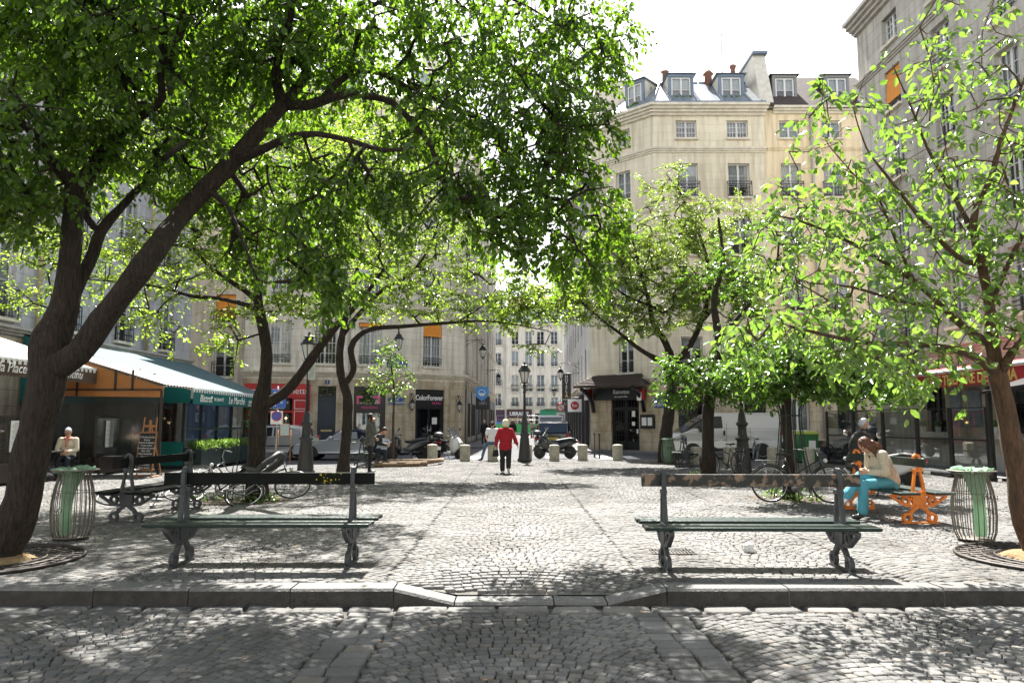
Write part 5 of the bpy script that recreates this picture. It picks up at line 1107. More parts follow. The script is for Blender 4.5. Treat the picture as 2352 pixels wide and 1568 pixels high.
def bench(loc, rz, label, iron, slat, back, group='double sided benches around the square', L_=2.3, fx=.9, legpos=None):
    t = thing('bench', label, 'bench', loc, rz, group)
    for x0 in (-fx, fx):
        m = MB(); fr = lambda d, z, c: (x0+c, d, z); T = .045
        for s in (-1, 1):
            flatring(m, (s*.19, .085), .075, .038, fr, T)
            strip(m, [(s*.15, .14), (s*.1, .2), (s*.04, .24), (0, .27)], .05, fr, T*.98)
            flatring(m, (s*.2, .335), .07, .035, fr, T)
            strip(m, [(s*.42, .4), (s*.33, .34), (s*.22, .27)], .035, fr, T*.96); strip(m, [(s*.22, .27), (s*.1, .255), (s*.06, .29)], .04, fr, T*.96)
            strip(m, [(s*.43, .412), (s*.05, .412)], .035, fr, T*1.04)
            strip(m, [(s*.085, .42), (s*.075, .55), (s*.05, .7), (s*.035, .78)], [.045, .035, .03, .04], fr, T)
        strip(m, [(-.27, .012), (.27, .012)], .024, fr, T*1.1)
        m.prism([(-.09, .27), (.09, .27), (.11, .33), (.09, .45), (-.09, .45), (-.11, .33)], fr, -T*.56, T*.56)
        strip(m, [(-.1, .445), (.1, .445)], .045, fr, T*1.08); strip(m, [(-.075, .78), (.075, .78)], .04, fr, T*1.1)
        strip(m, [(-.03, .78), (-.04, .86), (-.04, .96), (-.02, 1.0), (.015, 1.01), (.045, .985), (.05, .95)], [.06, .05, .045, .04, .035, .03, .025], fr, T*.94)
        m.build('frame', iron, t)
    rn = random.Random(int(loc[0]*10))
    for s in (-1, 1):
        for (d, w_) in ((.145, .075), (.245, .1), (.355, .105)):
            m = MB(); e = rn.uniform(-.008, .008); m.box((e, s*d, .452), (L_, w_, .036)); o = m.build('seat_slat', slat, t); bevel(o, .008, 2)
    m = MB(); m.box((0, .005, .895), (L_-.05, .036, .125)); o = m.build('backrest', back, t); bevel(o, .006, 2)
    return t
bench((-2.60, 8.05, 0), R(.4), 'dark green double sided bench with grey iron frame at the left of the kerb ramp', GREY, BGREEN, BDARK)
bench((2.47, 7.78, 0), R(-1.2), 'double bench with peeling blackish backrest at the right of the kerb ramp', GREY, BGREEN, BWORN)
bench((-5.72, 12.2, 0), R(86), 'dark bench in the shade in front of the bistro chalkboard', GREY, BDARK, BDARK)
ob = bench((6.02, 12.1, 0), R(92), 'bench with bright orange iron frame where the woman in blue trousers sits', BORANGE, BGREEN, BGREEN)
bench((-4.95, 25.7, 0), R(88), 'far bench left of the log bed with a man seated on it', GREY, BGREEN, BGREEN)
bench((5.95, 25.9, 0), R(80), 'small looking far bench between the restaurant corner and the white van', GREY, BGREEN, pm('faded_teal_slat', (.03, .08, .1), .5, var=.5, vs=8))
# lichen on the left backrest
m = MB(); rn = random.Random(5)
for i in range(22): m.box((.62+rn.gauss(0, .06), -.0145, .9+rn.uniform(-.05, .055)), (rn.uniform(.004, .02), .002, rn.uniform(.004, .018)))
lb = [o for o in bpy.data.objects if o.name.startswith('backrest')][0]; m.build('lichen', pm('yellow_lichen', (.45, .36, .02), .9, var=.5, vs=30), lb)
# wire litter baskets with thin green bags
WIRE = pm('brown_grey_wire', (.17, .155, .13), .5, metal=.3, var=.2, vs=20); BAG = pm('thin_green_bag', (.34, .52, .38), .4, var=.25, vs=6)
def bagmat():
    m = BAG; nt = m.node_tree; b = nt.nodes['Principled BSDF']; o = nt.nodes['Material Output']; t = nt.nodes.new('ShaderNodeBsdfTranslucent'); t.inputs[0].default_value = (.5, .72, .52, 1); x = nt.nodes.new('ShaderNodeMixShader'); x.inputs[0].default_value = .5
    nt.links.new(b.outputs[0], x.inputs[1]); nt.links.new(t.outputs[0], x.inputs[2]); nt.links.new(x.outputs[0], o.inputs[0])
bagmat(); PRINT = pm('black_print', (.02, .02, .02), .6)
def basket(loc, rz, label, words, side, lean=.0, full=False):
    t = thing('litter_basket', label, 'litter basket', loc, rz, 'wire litter baskets')
    m = MB(); prof = [(.2, .03), (.235, .12), (.252, .32), (.248, .48), (.225, .64), (.195, .76), (.18, .82), (.23, .87)]
    n = 26
    for i in range(n):
        a = 2*math.pi*i/n; m.tube([(r*math.cos(a), r*math.sin(a), z) for r, z in prof], .0065, 5)
    m.build('bars', WIRE, t)
    m = MB(); m.ring((0, 0, .03), (0, 0, 1), .2, .012, 32); m.ring((0, 0, .6), (0, 0, 1), .232, .005, 32, 4); m.build('hoop', WIRE, t)
    m = MB(); m.lathe([(.19, .868), (.285, .874), (.285, .882), (.19, .885), (.19, .868)], n=32); m.lathe([(.0, .025), (.215, .025), (.215, .035), (0, .035)], n=24)
    m.build('rim', WIRE, t)
    # bag: crumpled collar over the rim, limp body inside
    m = MB(); rn = random.Random(int(loc[0]*7)); k = 28; vs = []; rings = [(.225, .86, .015), (.235, .89, .02), (.195, .905, .02), (.17, .85, .015)]
    for r, z, j in rings:
        for i in range(k): a = 2*math.pi*i/k; q = r+rn.uniform(-j, j)*2; vs.append((q*math.cos(a), q*math.sin(a), z+rn.uniform(-j, j)*1.6))
    m.smooth = True; m.add(vs, [(a*k+i, a*k+(i+1) % k, (a+1)*k+(i+1) % k, (a+1)*k+i) for a in range(3) for i in range(k)])
    m.build('bag_collar', BAG, t)
    m = MB(); m.smooth = True; k = 18; vs = []; st = [(.17, .86, 0), (.13, .74, .3), (.09, .6, .6), (.075, .45, .8), (.08, .3, .9), (.085, .16, 1), (.07, .06, 1)]
    if full: st = [(.19, .86, 0), (.21, .7, .2), (.22, .5, .3), (.22, .3, .3), (.2, .1, .3), (.15, .05, .3)]
    for r, z, o in st:
        for i in range(k): a = 2*math.pi*i/k; q = r*(1+.22*math.sin(a*5+z*7)+rn.uniform(-.08, .08)); vs.append((side*.1*o+q*math.cos(a)*.8, -.05+q*math.sin(a)*.6, z))
    m.add(vs, [(a*k+i, a*k+(i+1) % k, (a+1)*k+(i+1) % k, (a+1)*k+i) for a in range(len(st)-1) for i in range(k)]); b = m.build('bag', BAG, t)
    for i, wd in enumerate(words): text('lettering', wd, .085, PRINT, b, (side*.08, -.285+.0*i, .56-.17*i), (1, 0, 0), ext=.001)
    return t
basket((-5.68, 9.75, 0), 0, 'wire litter basket with green bag reading VIGI PRO beside the leaning tree', ['VIGI', 'PRO'], -.6)
basket((5.88, 9.6, 0), 0, 'wire litter basket beside the reddish young tree, its green bag hanging askew', ['VIAN', 'PR'], .5)
basket((5.6, 26.8, 0), 0, 'distant wire litter basket with a full green bag by the spreading tree', ['ACHO'], 0, full=True)
# stone bollards
CONC = pm('weathered_stone_bollard', (.42, .39, .31), .85, var=.3, vs=5, bump=.5, bs=40)
def bollard(u, v, label):
    p = G(u, v); t = thing('bollard', label, 'bollard', p, rr.random()*3, 'squat round stone bollards at the rear of the square')
    m = MB(); m.lathe([(.205, 0), (.2, .03), (.198, .56), (.19, .59), (.14, .612), (.05, .625), (0.001, .628)], n=28); m.build('shaft', CONC, t)
for u, v, l in ((993, 1056, 'stone bollard nearest the parked scooters, beside the log bed'), (1068, 1058, 'lone stone bollard between the white scooter and the man in the white shirt'), (1132, 1058, 'stone bollard the man in the white shirt sits on'), (1211, 1055, 'stone bollard half hidden behind the central lamp post'),
        (1273, 1058, 'stone bollard in front of the dark car and black motorcycle'), (1338, 1057, 'stone bollard left of the thin black posts'), (1419, 1057, 'stone bollard in front of the restaurant door'), (1600, 1066, 'shaded stone bollard beside the small looking far bench'), (1676, 1065, 'stone bollard below the middle of the white van'),
        (1776, 1066, 'stone bollard behind the tail of the white van, next to the caged tree'), (1858, 1068, 'stone bollard in front of the green wheeled bin')): bollard(u, v, l)
# thin posts
for u, v, l in ((1366, 1050, 'left one of a pair of thin black street posts by the restaurant'), (1377, 1052, 'right one of a pair of thin black street posts by the restaurant'), (1530, 1044, 'thin black post on the kerb under the restaurant menu box'), (1309, 1045, 'thin black post at the pavement edge right of the dark car')):
    p = G(u, v, -.07); t = thing('street_post', l, 'post', p, group='thin black posts'); m = MB(); m.lathe([(.045, 0), (.045, .2), (.03, .25), (.03, .98), (.045, 1.0), (.045, 1.05), (.02, 1.1), (.001, 1.1)], n=10); m.build('post', BLACKM, t)
# lamp posts
LGLASS = pm('frosted_lamp_glass', (.62, .62, .58), .3, spec=.6)
def lantern(t, z, s=1., mat=None, pos=(0, 0, 0)):
    m = MB(); x, y, _ = pos
    m.smooth = False; A = [(.115*s, z+.06*s), (.215*s, z+.46*s)]
    n = 6
    for i in range(n):
        a = 2*math.pi*(i+.5)/n; p = [(x+r*math.cos(a), y+r*math.sin(a), q) for r, q in A]; m.tube(p, .012*s, 4)
    m.lathe([(.13*s, z+.03*s), (.13*s, z+.06*s)], (x, y, 0), 6, False); m.lathe([(.25*s, z+.46*s), (.25*s, z+.49*s), (.16*s, z+.62*s), (.13*s, z+.64*s), (.13*s, z+.68*s), (.16*s, z+.7*s), (.05*s, z+.74*s), (.03*s, z+.8*s), (.05*s, z+.83*s), (.001, z+.87*s)], (x, y, 0), 6, False)
    m.lathe([(.02*s, z-.1*s), (.05*s, z-.04*s), (.03*s, z), (.08*s, z+.03*s)], (x, y, 0), 8)
    m.build('lantern', mat or BLACKM, t)
    m = MB(); m.lathe([(.105*s, z+.065*s), (.205*s, z+.455*s)], (x, y, 0), 6, False); m.build('lantern_glass', LGLASS, t)
def lamppost(u, v, label, h=3.85, plate=0):
    p = G(u, v); t = thing('lamp_post', label, 'street lamp', p, 0, 'Parisian cast iron lamp posts')
    m = MB(); m.lathe([(.27, 0), (.27, .1), (.23, .14), (.23, .2), (.16, .95), (.17, .98), (.2, 1.0), (.2, 1.04), (.14, 1.08), (.12, 1.2), (.12, 1.36), (.15, 1.4), (.17, 1.42), (.17, 1.46), (.12, 1.5), (.09, 1.72), (.07, 1.76), (.065, 1.8)], n=16, smooth=True); m.build('base', pm('black_cast_iron', (.03, .03, .031), .42, bump=.4, bs=30), t)
    m = MB(); k = h-.87; m.lathe([(.055, 1.78), (.042, k-.35), (.07, k-.33), (.07, k-.3), (.04, k-.27), (.05, k-.12), (.09, k-.08), (.03, k-.02)], n=12); m.tube([(-.16, 0, k+.05), (-.12, 0, k-.12), (0, 0, k-.2)], .012, 5); m.tube([(.16, 0, k+.05), (.12, 0, k-.12), (0, 0, k-.2)], .012, 5); m.build('pole', BLACKM, t)
    lantern(t, k)
    if plate:
        m = MB(); m.box((.13, -.12, plate), (.2, .03, .62)); o = m.build('parking_plate', pm('plate_greyed', (.5, .55, .5), .5, var=.2, vs=12), t)
        m = MB()
        for i in range(9): m.box((.13, -.137, plate+.24-i*.06), (.14, .002, .012))
        m.build('plate_lines', PRINT, o)
    return t
lamppost(1205, 1060, 'slim black lamp post with six sided lantern standing alone in the middle by the street', 3.8)
lamppost(701, 1090, 'black lamp post with parking plate between the forked tree and the slender tree', 4.12, 3.0)
lamppost(1708, 1091, 'black lamp post on the right with a bicycle chained to it', 4.0, 2.42)
# hanging wall lanterns
def wallamp(f, s_, z, s, label, arm=.9, cat='wall lantern'):
    b = f.W(s_, z, 0); t = thing('wall_lantern', label, cat, b, math.atan2(f.d.y, f.d.x)); m = MB()
    m.tube([(0, 0, 0), (0, -arm, .05)], .02, 5); m.tube([(0, 0, -.35), (0, -arm*.3, -.12), (0, -arm*.7, .03)], .015, 5); m.ring((0, -arm, -.1), (1, 0, 0), .11, .015, 14, 5); m.build('bracket', BLACKM, t)
    lantern(t, -.2-.87*s, s, pos=(0, -arm, 0)); return t
s_, z_ = f1.px(914, 757); wallamp(f1, s_, z_, 1.15, 'black lantern on a wall bracket above the round topped street plate')
s_, z_ = f2.px(941, 905); wallamp(f2, max(.3, s_), z_, .8, 'small green black wall lantern left of the nail bar door', .3)
s_, z_ = f2.px(1049, 910); wallamp(f2, s_, z_, .8, 'small wall lantern right of the nail bar door', .3)
p = P(1094, 782, 47); wallamp(f3, 1.3, p.z, 1.05, 'black lantern hanging at the left street corner above the pavement', 1.1)
p = P(1136, 845, 62); wallamp(f3, 19, p.z, 1, 'farther lantern hanging on the left side of the street', 1.2)
p = P(1307, 835, 50); wallamp(k4, k4.L-10, p.z, 1, 'lantern hanging on the right side of the street near the hotel sign', 1.3)
p = P(1281, 885, 75); wallamp(k4, k4.L-34, p.z, 1, 'farthest hanging lantern on the right side of the street', 1.3)
# signs in the street
def signbox(name, label, c, w_, h_, th, mat, rz=0): t = thing(name, label, 'sign', c, rz); m = MB(); m.box((0, 0, 0), (w_, th, h_)); m.build('panel', mat, t); return t
p = P(1301, 893, 52); t = signbox('hotel_sign', 'tall black vertical sign reading HOTEL CARON with a small gold tower', p, .62, 2.1, .1, BLACKP)
for i, c in enumerate('HOTEL'): text('lettering', c, .3, LWHITE, t, (0, -.06, .85-.25*i))
m = MB(); m.prism([(-.12, -.6), (-.05, -.4), (0, -.2), (.05, -.4), (.12, -.6), (.06, -.6), (0, -.5), (-.06, -.6)], lambda a, b, c: (a, c, b), -.07, -.055); m.build('tower_emblem', MC['gold_lettering'], t); text('lettering', 'CARON', .15, LWHITE, t, (0, -.06, -.74)); text('lettering', '* * *', .2, LWHITE, t, (0, -.06, -.98))
m = MB(); m.tube([(-.5, 0, 1.1), (1.0, 0, 1.1)], .025, 5); m.tube([(-.4, 0, -1.1), (1.0, 0, -1.1)], .025, 5); m.build('bracket', BLACKM, t)
p = P(1320, 931, 46); t = signbox('cafe_sign', 'hanging white cafe sign with a dark red round Eat badge', p, .85, .78, .06, LWHITE); m = MB(); m.prism([(.26*math.cos(a*.35), .26*math.sin(a*.35)) for a in range(18)], lambda a, b, c: (a, c, b), -.045, -.03); o = m.build('badge', pm('badge_red', (.4, .02, .03), .5), t); text('lettering', 'Eat', .26, LWHITE, o, (0, -.05, 0))
m = MB(); m.tube([(-.5, 0, .5), (.9, 0, .5)], .02, 5); m.build('bracket', BLACKM, t)
p = P(1109, 925, 50); t = signbox('tapas_sign', 'black square hanging sign reading TIRSO on the left of the street', p, .95, .85, .06, BLACKP); text('lettering', 'TIRSO', .2, pm('grey_letters', (.45, .45, .45), .6), t, (0, -.04, -.05)); m = MB(); m.ring((0, -.035, .15), (0, 1, 0), .12, .012, 16, 4); m.build('sign_border', MC['grey_letters'], t)
p = P(1107, 902, 46.5); t = thing('shield_sign', 'bright blue shield shaped hanging sign on the left of the street', 'sign', p); m = MB(); sh = [(-.4, .4), (-.15, .36), (0, .44), (.15, .36), (.4, .4), (.43, 0), (.3, -.3), (0, -.5), (-.3, -.3), (-.43, 0)]
m.prism(sh, lambda a, b, c: (a, c, b), -.03, .03); m.build('shield', pm('sky_blue_sign', (.05, .25, .6), .4), t); m = MB(); m.ring((0, -.035, .0), (0, 1, 0), .2, .02, 16, 4); m.prism([(-.2, -.02), (.2, -.02), (.12, -.15), (-.12, -.15)], lambda a, b, c: (a, c, b), -.04, -.033); m.build('emblem', LWHITE, t)
SR = pm('sign_red', (.6, .02, .02), .4)
p = P(1243, 0, 60); p = P(1288, 935, 60); t = thing('no_turn_sign', 'round white traffic sign with red ring forbidding a left turn above a smaller white plate', 'traffic sign', (p.x, 60, 0)); m = MB(); m.tube([(0, .05, 0), (0, .05, 3.5)], .035, 8); m.build('pole', pm('galvanised', (.35, .36, .37), .45, metal=.6), t)
m = MB(); m.prism([(.36*math.cos(a*.314), p.z-.0+.36*math.sin(a*.314)) for a in range(20)], lambda a, b, c: (a, c, b), -.01, .01); m.build('disc', LWHITE, t); m = MB(); m.ring((0, -.02, p.z), (0, 1, 0), .32, .05, 24, 5); m.tube([(-.2, -.03, p.z+.2), (.2, -.03, p.z-.2)], .03, 5); m.build('ring', SR, t); m = MB(); m.box((0, 0, p.z-.8), (.7, .02, .75)); m.build('plate', LWHITE, t); m = MB(); m.ring((0, -.02, p.z-.8), (0, 1, 0), .2, .03, 20, 5); m.tube([(-.2, -.03, p.z-1), (.2, -.03, p.z-.6)], .02, 5); m.build('plate_symbol', PRINT, t)
# pedestrian-zone sign left of the red shop lamp
p = G(655, 1078, 0); t = thing('pedestrian_zone_sign', 'blue pedestrian zone sign with adult and child figures behind the forked tree', 'traffic sign', (p.x, p.y, 0)); Y_ = p.y
zc = P(640, 915, Y_).z; xo = P(637, 915, Y_).x-p.x
m = MB(); m.tube([(xo, .03, 0), (xo, .03, zc+.4)], .03, 8); m.build('pole', MC['galvanised'], t); m = MB(); m.box((xo, 0, zc), (.56, .02, .58)); bevel(m.build('panel', pm('traffic_blue', (.03, .12, .5), .4), t), .01)
m = MB()
for dx, s in ((-.08, 1.), (.14, .55)): m.ell((xo+dx, -.015, zc+.17*s), (.035*s+.01, .004, .04*s+.01)); m.box((xo+dx, -.014, zc+.03*s-.03*(1-s)), (.09*s, .006, .2*s)); m.box((xo+dx-.03*s, -.014, zc-.15*s-.05*(1-s)), (.03*s, .006, .2*s)); m.box((xo+dx+.03*s, -.014, zc-.15*s-.05*(1-s)), (.03*s, .006, .2*s))
m.build('pictogram', LWHITE, t); m = MB(); m.box((xo, 0, zc-.6), (.38, .02, .42)); pl = m.build('lower_plate', LWHITE, t); m = MB(); m.prism([(xo+.15*math.cos(a*.4), zc-.55+.15*math.sin(a*.4)) for a in range(16)], lambda a, b, c: (a, c, b), -.02, -.012); m.build('no_parking_disc', MC['traffic_blue'], t); m = MB(); m.ring((xo, -.02, zc-.55), (0, 1, 0), .15, .015, 18, 4); m.tube([(xo-.1, -.022, zc-.45), (xo+.1, -.022, zc-.65)], .012, 4); m.build('no_parking_ring', SR, t)
# ---------------------------------------------------------------- right: glass terrace screens
SCR = pm('screen_frame_black', (.012, .012, .013), .35); SG = glassmat('screen_glass', (.84, .86, .86), .05, .02, .4)
def screen(x0, y0, x1, y1, label, hi=1.85, low=.14):
    t = thing('glass_screen', label, 'terrace screen', (x0, y0, 0), math.atan2(y1-y0, x1-x0), 'black framed glass terrace screens'); L_ = math.hypot(x1-x0, y1-y0); m = MB(); b = .03
    for x in (b, L_-b): m.box((x, 0, hi/2), (2*b, .06, hi))
    for z, h_ in ((.05, .1), (1.02, .05), (hi+.015, .03)): m.box((L_/2, 0, z), (L_-4*b if z < hi else L_, .05, h_))
    for x in (0.06, L_-.06): m.box((x, 0, .03), (.1, .4, .05))
    m.build('frame', SCR, t); m = MB(); m.box((L_/2, 0, .53), (L_-4*b, .008, .92)); m.build('lower_pane', SG, t); m = MB(); m.box((L_/2, 0, 1.43), (L_-4*b, .008, .77)); m.build('upper_pane', SG, t)
    return t
pts = [(11.4, 27.0), (11.55, 25.2), (11.7, 23.5), (11.85, 21.8), (12.0, 20.4), (12.2, 19.1)]; nm = ['farthest', 'second farthest', 'third farthest', 'middle', 'nearest full']
for i in range(5): screen(*pts[i], *pts[i+1], f'{nm[i]} black framed glass screen of the theatre terrace')
screen(12.95, 27.1, 11.42, 27.05, 'glass screen closing the far end of the theatre terrace'); 
t = thing('terrace_gate', 'tall black open frame of the theatre terrace with a sloping glass roof edge', 'terrace frame', (12.2, 19.0, 0)); m = MB()
for (x, y) in ((0, 0), (.25, -2.4)): m.box((x, y, 1.2), (.09, .12, 2.4))
m.hexa([(-.1, .1, 2.2), (.15, -2.5, 2.4), (1.3, -2.5, 2.75), (1.2, .1, 2.6), (-.1, .1, 2.28), (.15, -2.5, 2.48), (1.3, -2.5, 2.83), (1.2, .1, 2.68)]); m.build('frame', SCR, t)
m = MB(); m.box((.12, -1.2, 1.25), (.01, 2.2, 2.1), rz=-.1); m.build('pane', SG, t); 
t = thing('low_rail', 'black ground rail of the terrace running toward the right edge', 'rail', (12.4, 18.9, 0)); m = MB(); m.box((.45, -3.3, .04), (.06, 6.8, .08), rz=.13); m.box((.45, -3.3, .16), (.02, 6.8, .02), rz=.13); m.build('rail', SCR, t)
# signboard with red emblem on a terrace screen
text('lettering', 'magie', .16, LWHITE, bpy.data.objects['glass_screen.001'] if 'glass_screen.001' in bpy.data.objects else None, (.9, -.02, 1.35), (1, 0, 0))
# ---------------------------------------------------------------- left: awnings and terraces
TEAL = pm('teal_canvas', (.0, .13, .12), .75, var=.1, vs=3); TAN = pm('tan_brown_canvas', (.1, .065, .045), .8, var=.1, vs=3); ORB = pm('orange_brown_vinyl', (.4, .16, .04), .6, var=.15, vs=3)
def stripemat(name, c1, c2, n):
    m = bpy.data.materials.new(name); m.use_nodes = True; MC[name] = m; nt = m.node_tree; b = nt.nodes['Principled BSDF']; A = nt.nodes.new; l = nt.links.new
    tc = A('ShaderNodeTexCoord'); sx = A('ShaderNodeSeparateXYZ'); l(tc.outputs['UV'], sx.inputs[0]); a = A('ShaderNodeMath'); a.operation = 'MULTIPLY'; a.inputs[1].default_value = n; l(sx.outputs[0], a.inputs[0]); f = A('ShaderNodeMath'); f.operation = 'FRACT'; l(a.outputs[0], f.inputs[0]); g = A('ShaderNodeMath'); g.operation = 'GREATER_THAN'; g.inputs[1].default_value = .5; l(f.outputs[0], g.inputs[0])
    x = A('ShaderNodeMix'); x.data_type = 'RGBA'; x.inputs[6].default_value = (*c1, 1); x.inputs[7].default_value = (*c2, 1); l(g.outputs[0], x.inputs[0]); l(x.outputs[2], b.inputs['Base Color']); b.inputs['Roughness'].default_value = .8; return m
STEAL = stripemat('teal_stripes', (.003, .045, .05), (.11, .2, .21), 5); SBR = stripemat('brown_stripes', (.16, .1, .07), (.78, .76, .7), 5)
def awn(root, Y0, Y1, xw, zw, xf, zf, Y1w, stripe, val, vh, side=None):
    """wall line (xw,zw) to front line (xf,zf); Y0 near, Y1 far"""
    m = MB(); a, b, c, d = (xw, Y0, zw), (xf, Y0, zf), (xf, Y1, zf), (xw, Y1w, zw); up_ = Vector((0, 0, .025)); pts = [Vector(q) for q in (a, b, c, d)]
    m.quad(*[p+up_ for p in pts]); m.quad(*pts[::-1]); o = m.build('striped_canopy', stripe, root, uvf=lambda v: [v[1]*1.0, v[0]])
    m = MB(); m.box((xf, (Y0+Y1)/2, zf), (.06, Y1-Y0, .06)); m.build('front_bar', LWHITE, root)
    m = MB(); n = int((Y1-Y0)/.12)
    for i in range(n):
        y = Y0+(Y1-Y0)*i/n; y2 = Y0+(Y1-Y0)*(i+1)/n; h_ = vh; m.add([(xf+.035, y, zf-.03), (xf+.035, y2, zf-.03), (xf+.035, y2, zf-h_), (xf+.035, (y+y2)/2, zf-h_-.035), (xf+.035, y, zf-h_)], [(0, 1, 2, 3, 4)])
    m.m = 1; n = int((Y1-Y0)/.2)
    for i in range(n):
        y = Y0+(Y1-Y0)*i/n; m.box((xf+.045, y+.05, zf-.06), (.01, .1, .1))
    m.build('valance', [val, LWHITE], root)
g_ = thing('green_awning', 'striped teal bistro awning with a teal valance reading Bistrot de qualité Le Marché', 'awning', (-12, 27, 0), world=True)
awn(g_, 24, 31.2, -15.95, 4.35, -10.35, 2.56, 36.3, STEAL, TEAL, .48)
m = MB(); m.prism([(-15.9, 4.3), (-15.9, 2.1), (-11.55, 2.1), (-10.4, 2.1), (-10.38, 2.5)], lambda a, b, c: (a, c, b), 23.97, 24.0); m.build('side_flap', TEAL, g_)
text('lettering', 'plats', .48, LWHITE, g_, (-12.0, 23.95, 3.02), (1, 0, -.1), shear=.35); text('lettering', 'du jour', .48, LWHITE, g_, (-11.9, 23.95, 2.55), (1, 0, .05), shear=.35)
for s, y, sz in (('Bistrot', 25.0, .36), ('DE QUALITÉ', 26.1, .15), ('Le Marché', 27.8, .38), ('SERVICE', 29.3, .14), ('Café', 30.6, .36)): text('lettering', s, sz, LWHITE, g_, (-10.3, y, 2.26), (0, 1, 0), shear=.2 if sz > .3 else 0)
text('lettering', 'CONTINU', .14, LWHITE, g_, (-10.3, 29.3, 2.13), (0, 1, 0))
b_ = thing('brown_awning', 'brown and white striped awning with script lettering on its valance at the left edge', 'awning', (-13, 18, 0), world=True)
awn(b_, 12.5, 21.4, -15.95, 4.25, -12.05, 3.0, 21.4, SBR, TAN, .4)
text('lettering', 'Bistrot de la Place · Service continu', .34, LWHITE, b_, (-11.99, 18.2, 2.78), (0, 1, 0), shear=.3)
c_ = thing('brown_side_awning', 'brown vinyl side panel and sloping awning bay reaching out beside the teal awning', 'awning', (-12, 22, 0), world=True)
m = MB(); m.hexa([(-13.9, 21.45, 3.68), (-10.05, 21.45, 2.52), (-10.05, 23.4, 2.52), (-13.9, 23.4, 3.68), (-13.9, 21.45, 3.74), (-10.05, 21.45, 2.58), (-10.05, 23.4, 2.58), (-13.9, 23.4, 3.74)]); m.build('striped_canopy', SBR, c_, uvf=lambda v: [v[1], v[0]])
m = MB(); m.prism([(-13.9, 3.66), (-13.9, 2.25), (-10.1, 2.2), (-10.1, 2.5)], lambda a, b, c: (a, c, b), 21.48, 21.5); m.build('vinyl_panel', ORB, c_)
m = MB(); m.box((-12, 21.46, 2.42), (3.7, .03, .05)); 
for x in (-12.6, -11.5, -11.0): m.box((x, 21.46, 2.7), (.06, .03, .95 if x < -12 else .6))
m.box((-10.15, 21.5, 1.2), (.07, .07, 2.4)); m.box((-13.8, 21.5, 1.2), (.07, .07, 2.4)); m.build('frame', pm('dark_brown_metal', (.035, .025, .02), .5), c_)
CLR = glassmat('clear_vinyl', (.6, .62, .64), .08, .15, .3)
m = MB(); m.box((-12, 21.52, 1.25), (3.5, .01, 2.2)); m.build('clear_curtain', CLR, c_)
# bistro terrace fronts: dark boxes with glass
DB = MC['dark_brown_metal']
def wscreen(x, y0, y1, label, mat, hi=1.62, base=.42, sheet=None):
    t = thing('terrace_windbreak', label, 'windbreak', (x, y0, 0), R(90), 'wheeled windbreak planters of the bistro'); L_ = y1-y0; m = MB()
    m.box((L_/2, 0, .08+base/2), (L_-.04, .36, base)); m.build('planter_base', mat, t); m = MB()
    for xx in (.05, L_-.05): m.box((xx, .0, base+(hi-base)/2), (.06, .05, hi-base+.1))
    m.box((L_/2, 0, hi), (L_-.1, .05, .05)); m.build('frame', mat, t); m = MB(); m.box((L_/2, 0, (base+hi)/2+.05), (L_-.14, .01, hi-base-.1)); m.build('pane', SG, t); m = MB()
    for xx in (.12, L_-.12):
        for yy in (-.12, .12): m.ell((xx, yy, .04), .04, n=8, m=6)
    m.build('wheels', MC['galvanised'], t)
    if sheet:
        m = MB(); m.box((L_*sheet, -.012-.02, 1.15), (.42, .004, .75)); o = m.build('menu_sheet', LWHITE, t); m = MB()
        for i in range(14): m.box((L_*sheet, -.036, 1.46-i*.045), (.3 if i % 3 else .18, .002, .012))
        m.build('menu_lines', pm('grey_print', (.2, .2, .2), .6), o)
    return t
wscreen(-12.15, 14.9, 16.7, 'near brown bistro windbreak at the left edge', DB); wscreen(-12.1, 16.8, 18.6, 'brown bistro windbreak with the first white menu sheet', DB, sheet=.75)
wscreen(-11.65, 20.8, 22.9, 'brown bistro windbreak with a long menu sheet beside the chalkboard easel', DB, sheet=.35)
GP = pm('planter_dark_green', (.012, .028, .028), .5)
def planter(y, label, dens):
    t = thing('planter_box', label, 'planter', (-10.3, y, 0), R(90), 'dark planters in front of the green bistro'); m = MB(); m.box((.85, 0, .33), (1.66, .5, .56)); bevel(m.build('box', GP, t), .01); m = MB()
    for xx in (.2, 1.5):
        for yy in (-.18, .18): m.ell((xx, yy, .03), .035, n=8, m=6)
    m.build('wheels', MC['galvanised'], t)
    n = dens*60; rg = np.random.default_rng(int(y*10)); pp = np.stack([rg.uniform(.05, 1.62, n), rg.uniform(-.26, .26, n), rg.uniform(.58, .8, n)], 1); dd = rg.normal(size=(n, 3))*.5+np.array([0, 0, .9]); leaves_mesh('foliage', leafmat('herb_leaf', (.05, .09, .03), (.16, .24, .08), .4, (2, 2.2, .9)), pp-0, dd, rg.normal(size=(n, 3)), rg.uniform(.05, .16, n), None, rg.random(n), .28).parent = t
for i, (y, l) in enumerate(((24.2, 'nearest dark planter with pale bushy herbs by the teal curtain'), (25.95, 'middle dark planter of green herbs in front of the teal awning'), (27.7, 'farthest dark planter of herbs beside the forked tree trunk'))): planter(y, l, 30)
t = thing('terrace_enclosure', 'dark green framed glazed terrace under the teal awning', 'terrace enclosure', (-10.65, 24, 0), world=True); m = MB(); gm = MB()
for y in (24.05, 25.4, 26.75, 28.1, 29.5, 31.1): m.box((-10.6, y, 1.1), (.08, .09, 2.2))
m.box((-10.6, 27.6, 2.16), (.07, 7.2, .1)); m.box((-10.6, 27.6, 1.25), (.05, 7.0, .07)); m.box((-10.6, 27.6, .35), (.05, 7, .6)); gm.box((-10.62, 27.6, 1.3), (.008, 7, 1.7))
for x in (-11.45, -15.8): m.box((x, 24.0, 1.1), (.09, .07, 2.2))
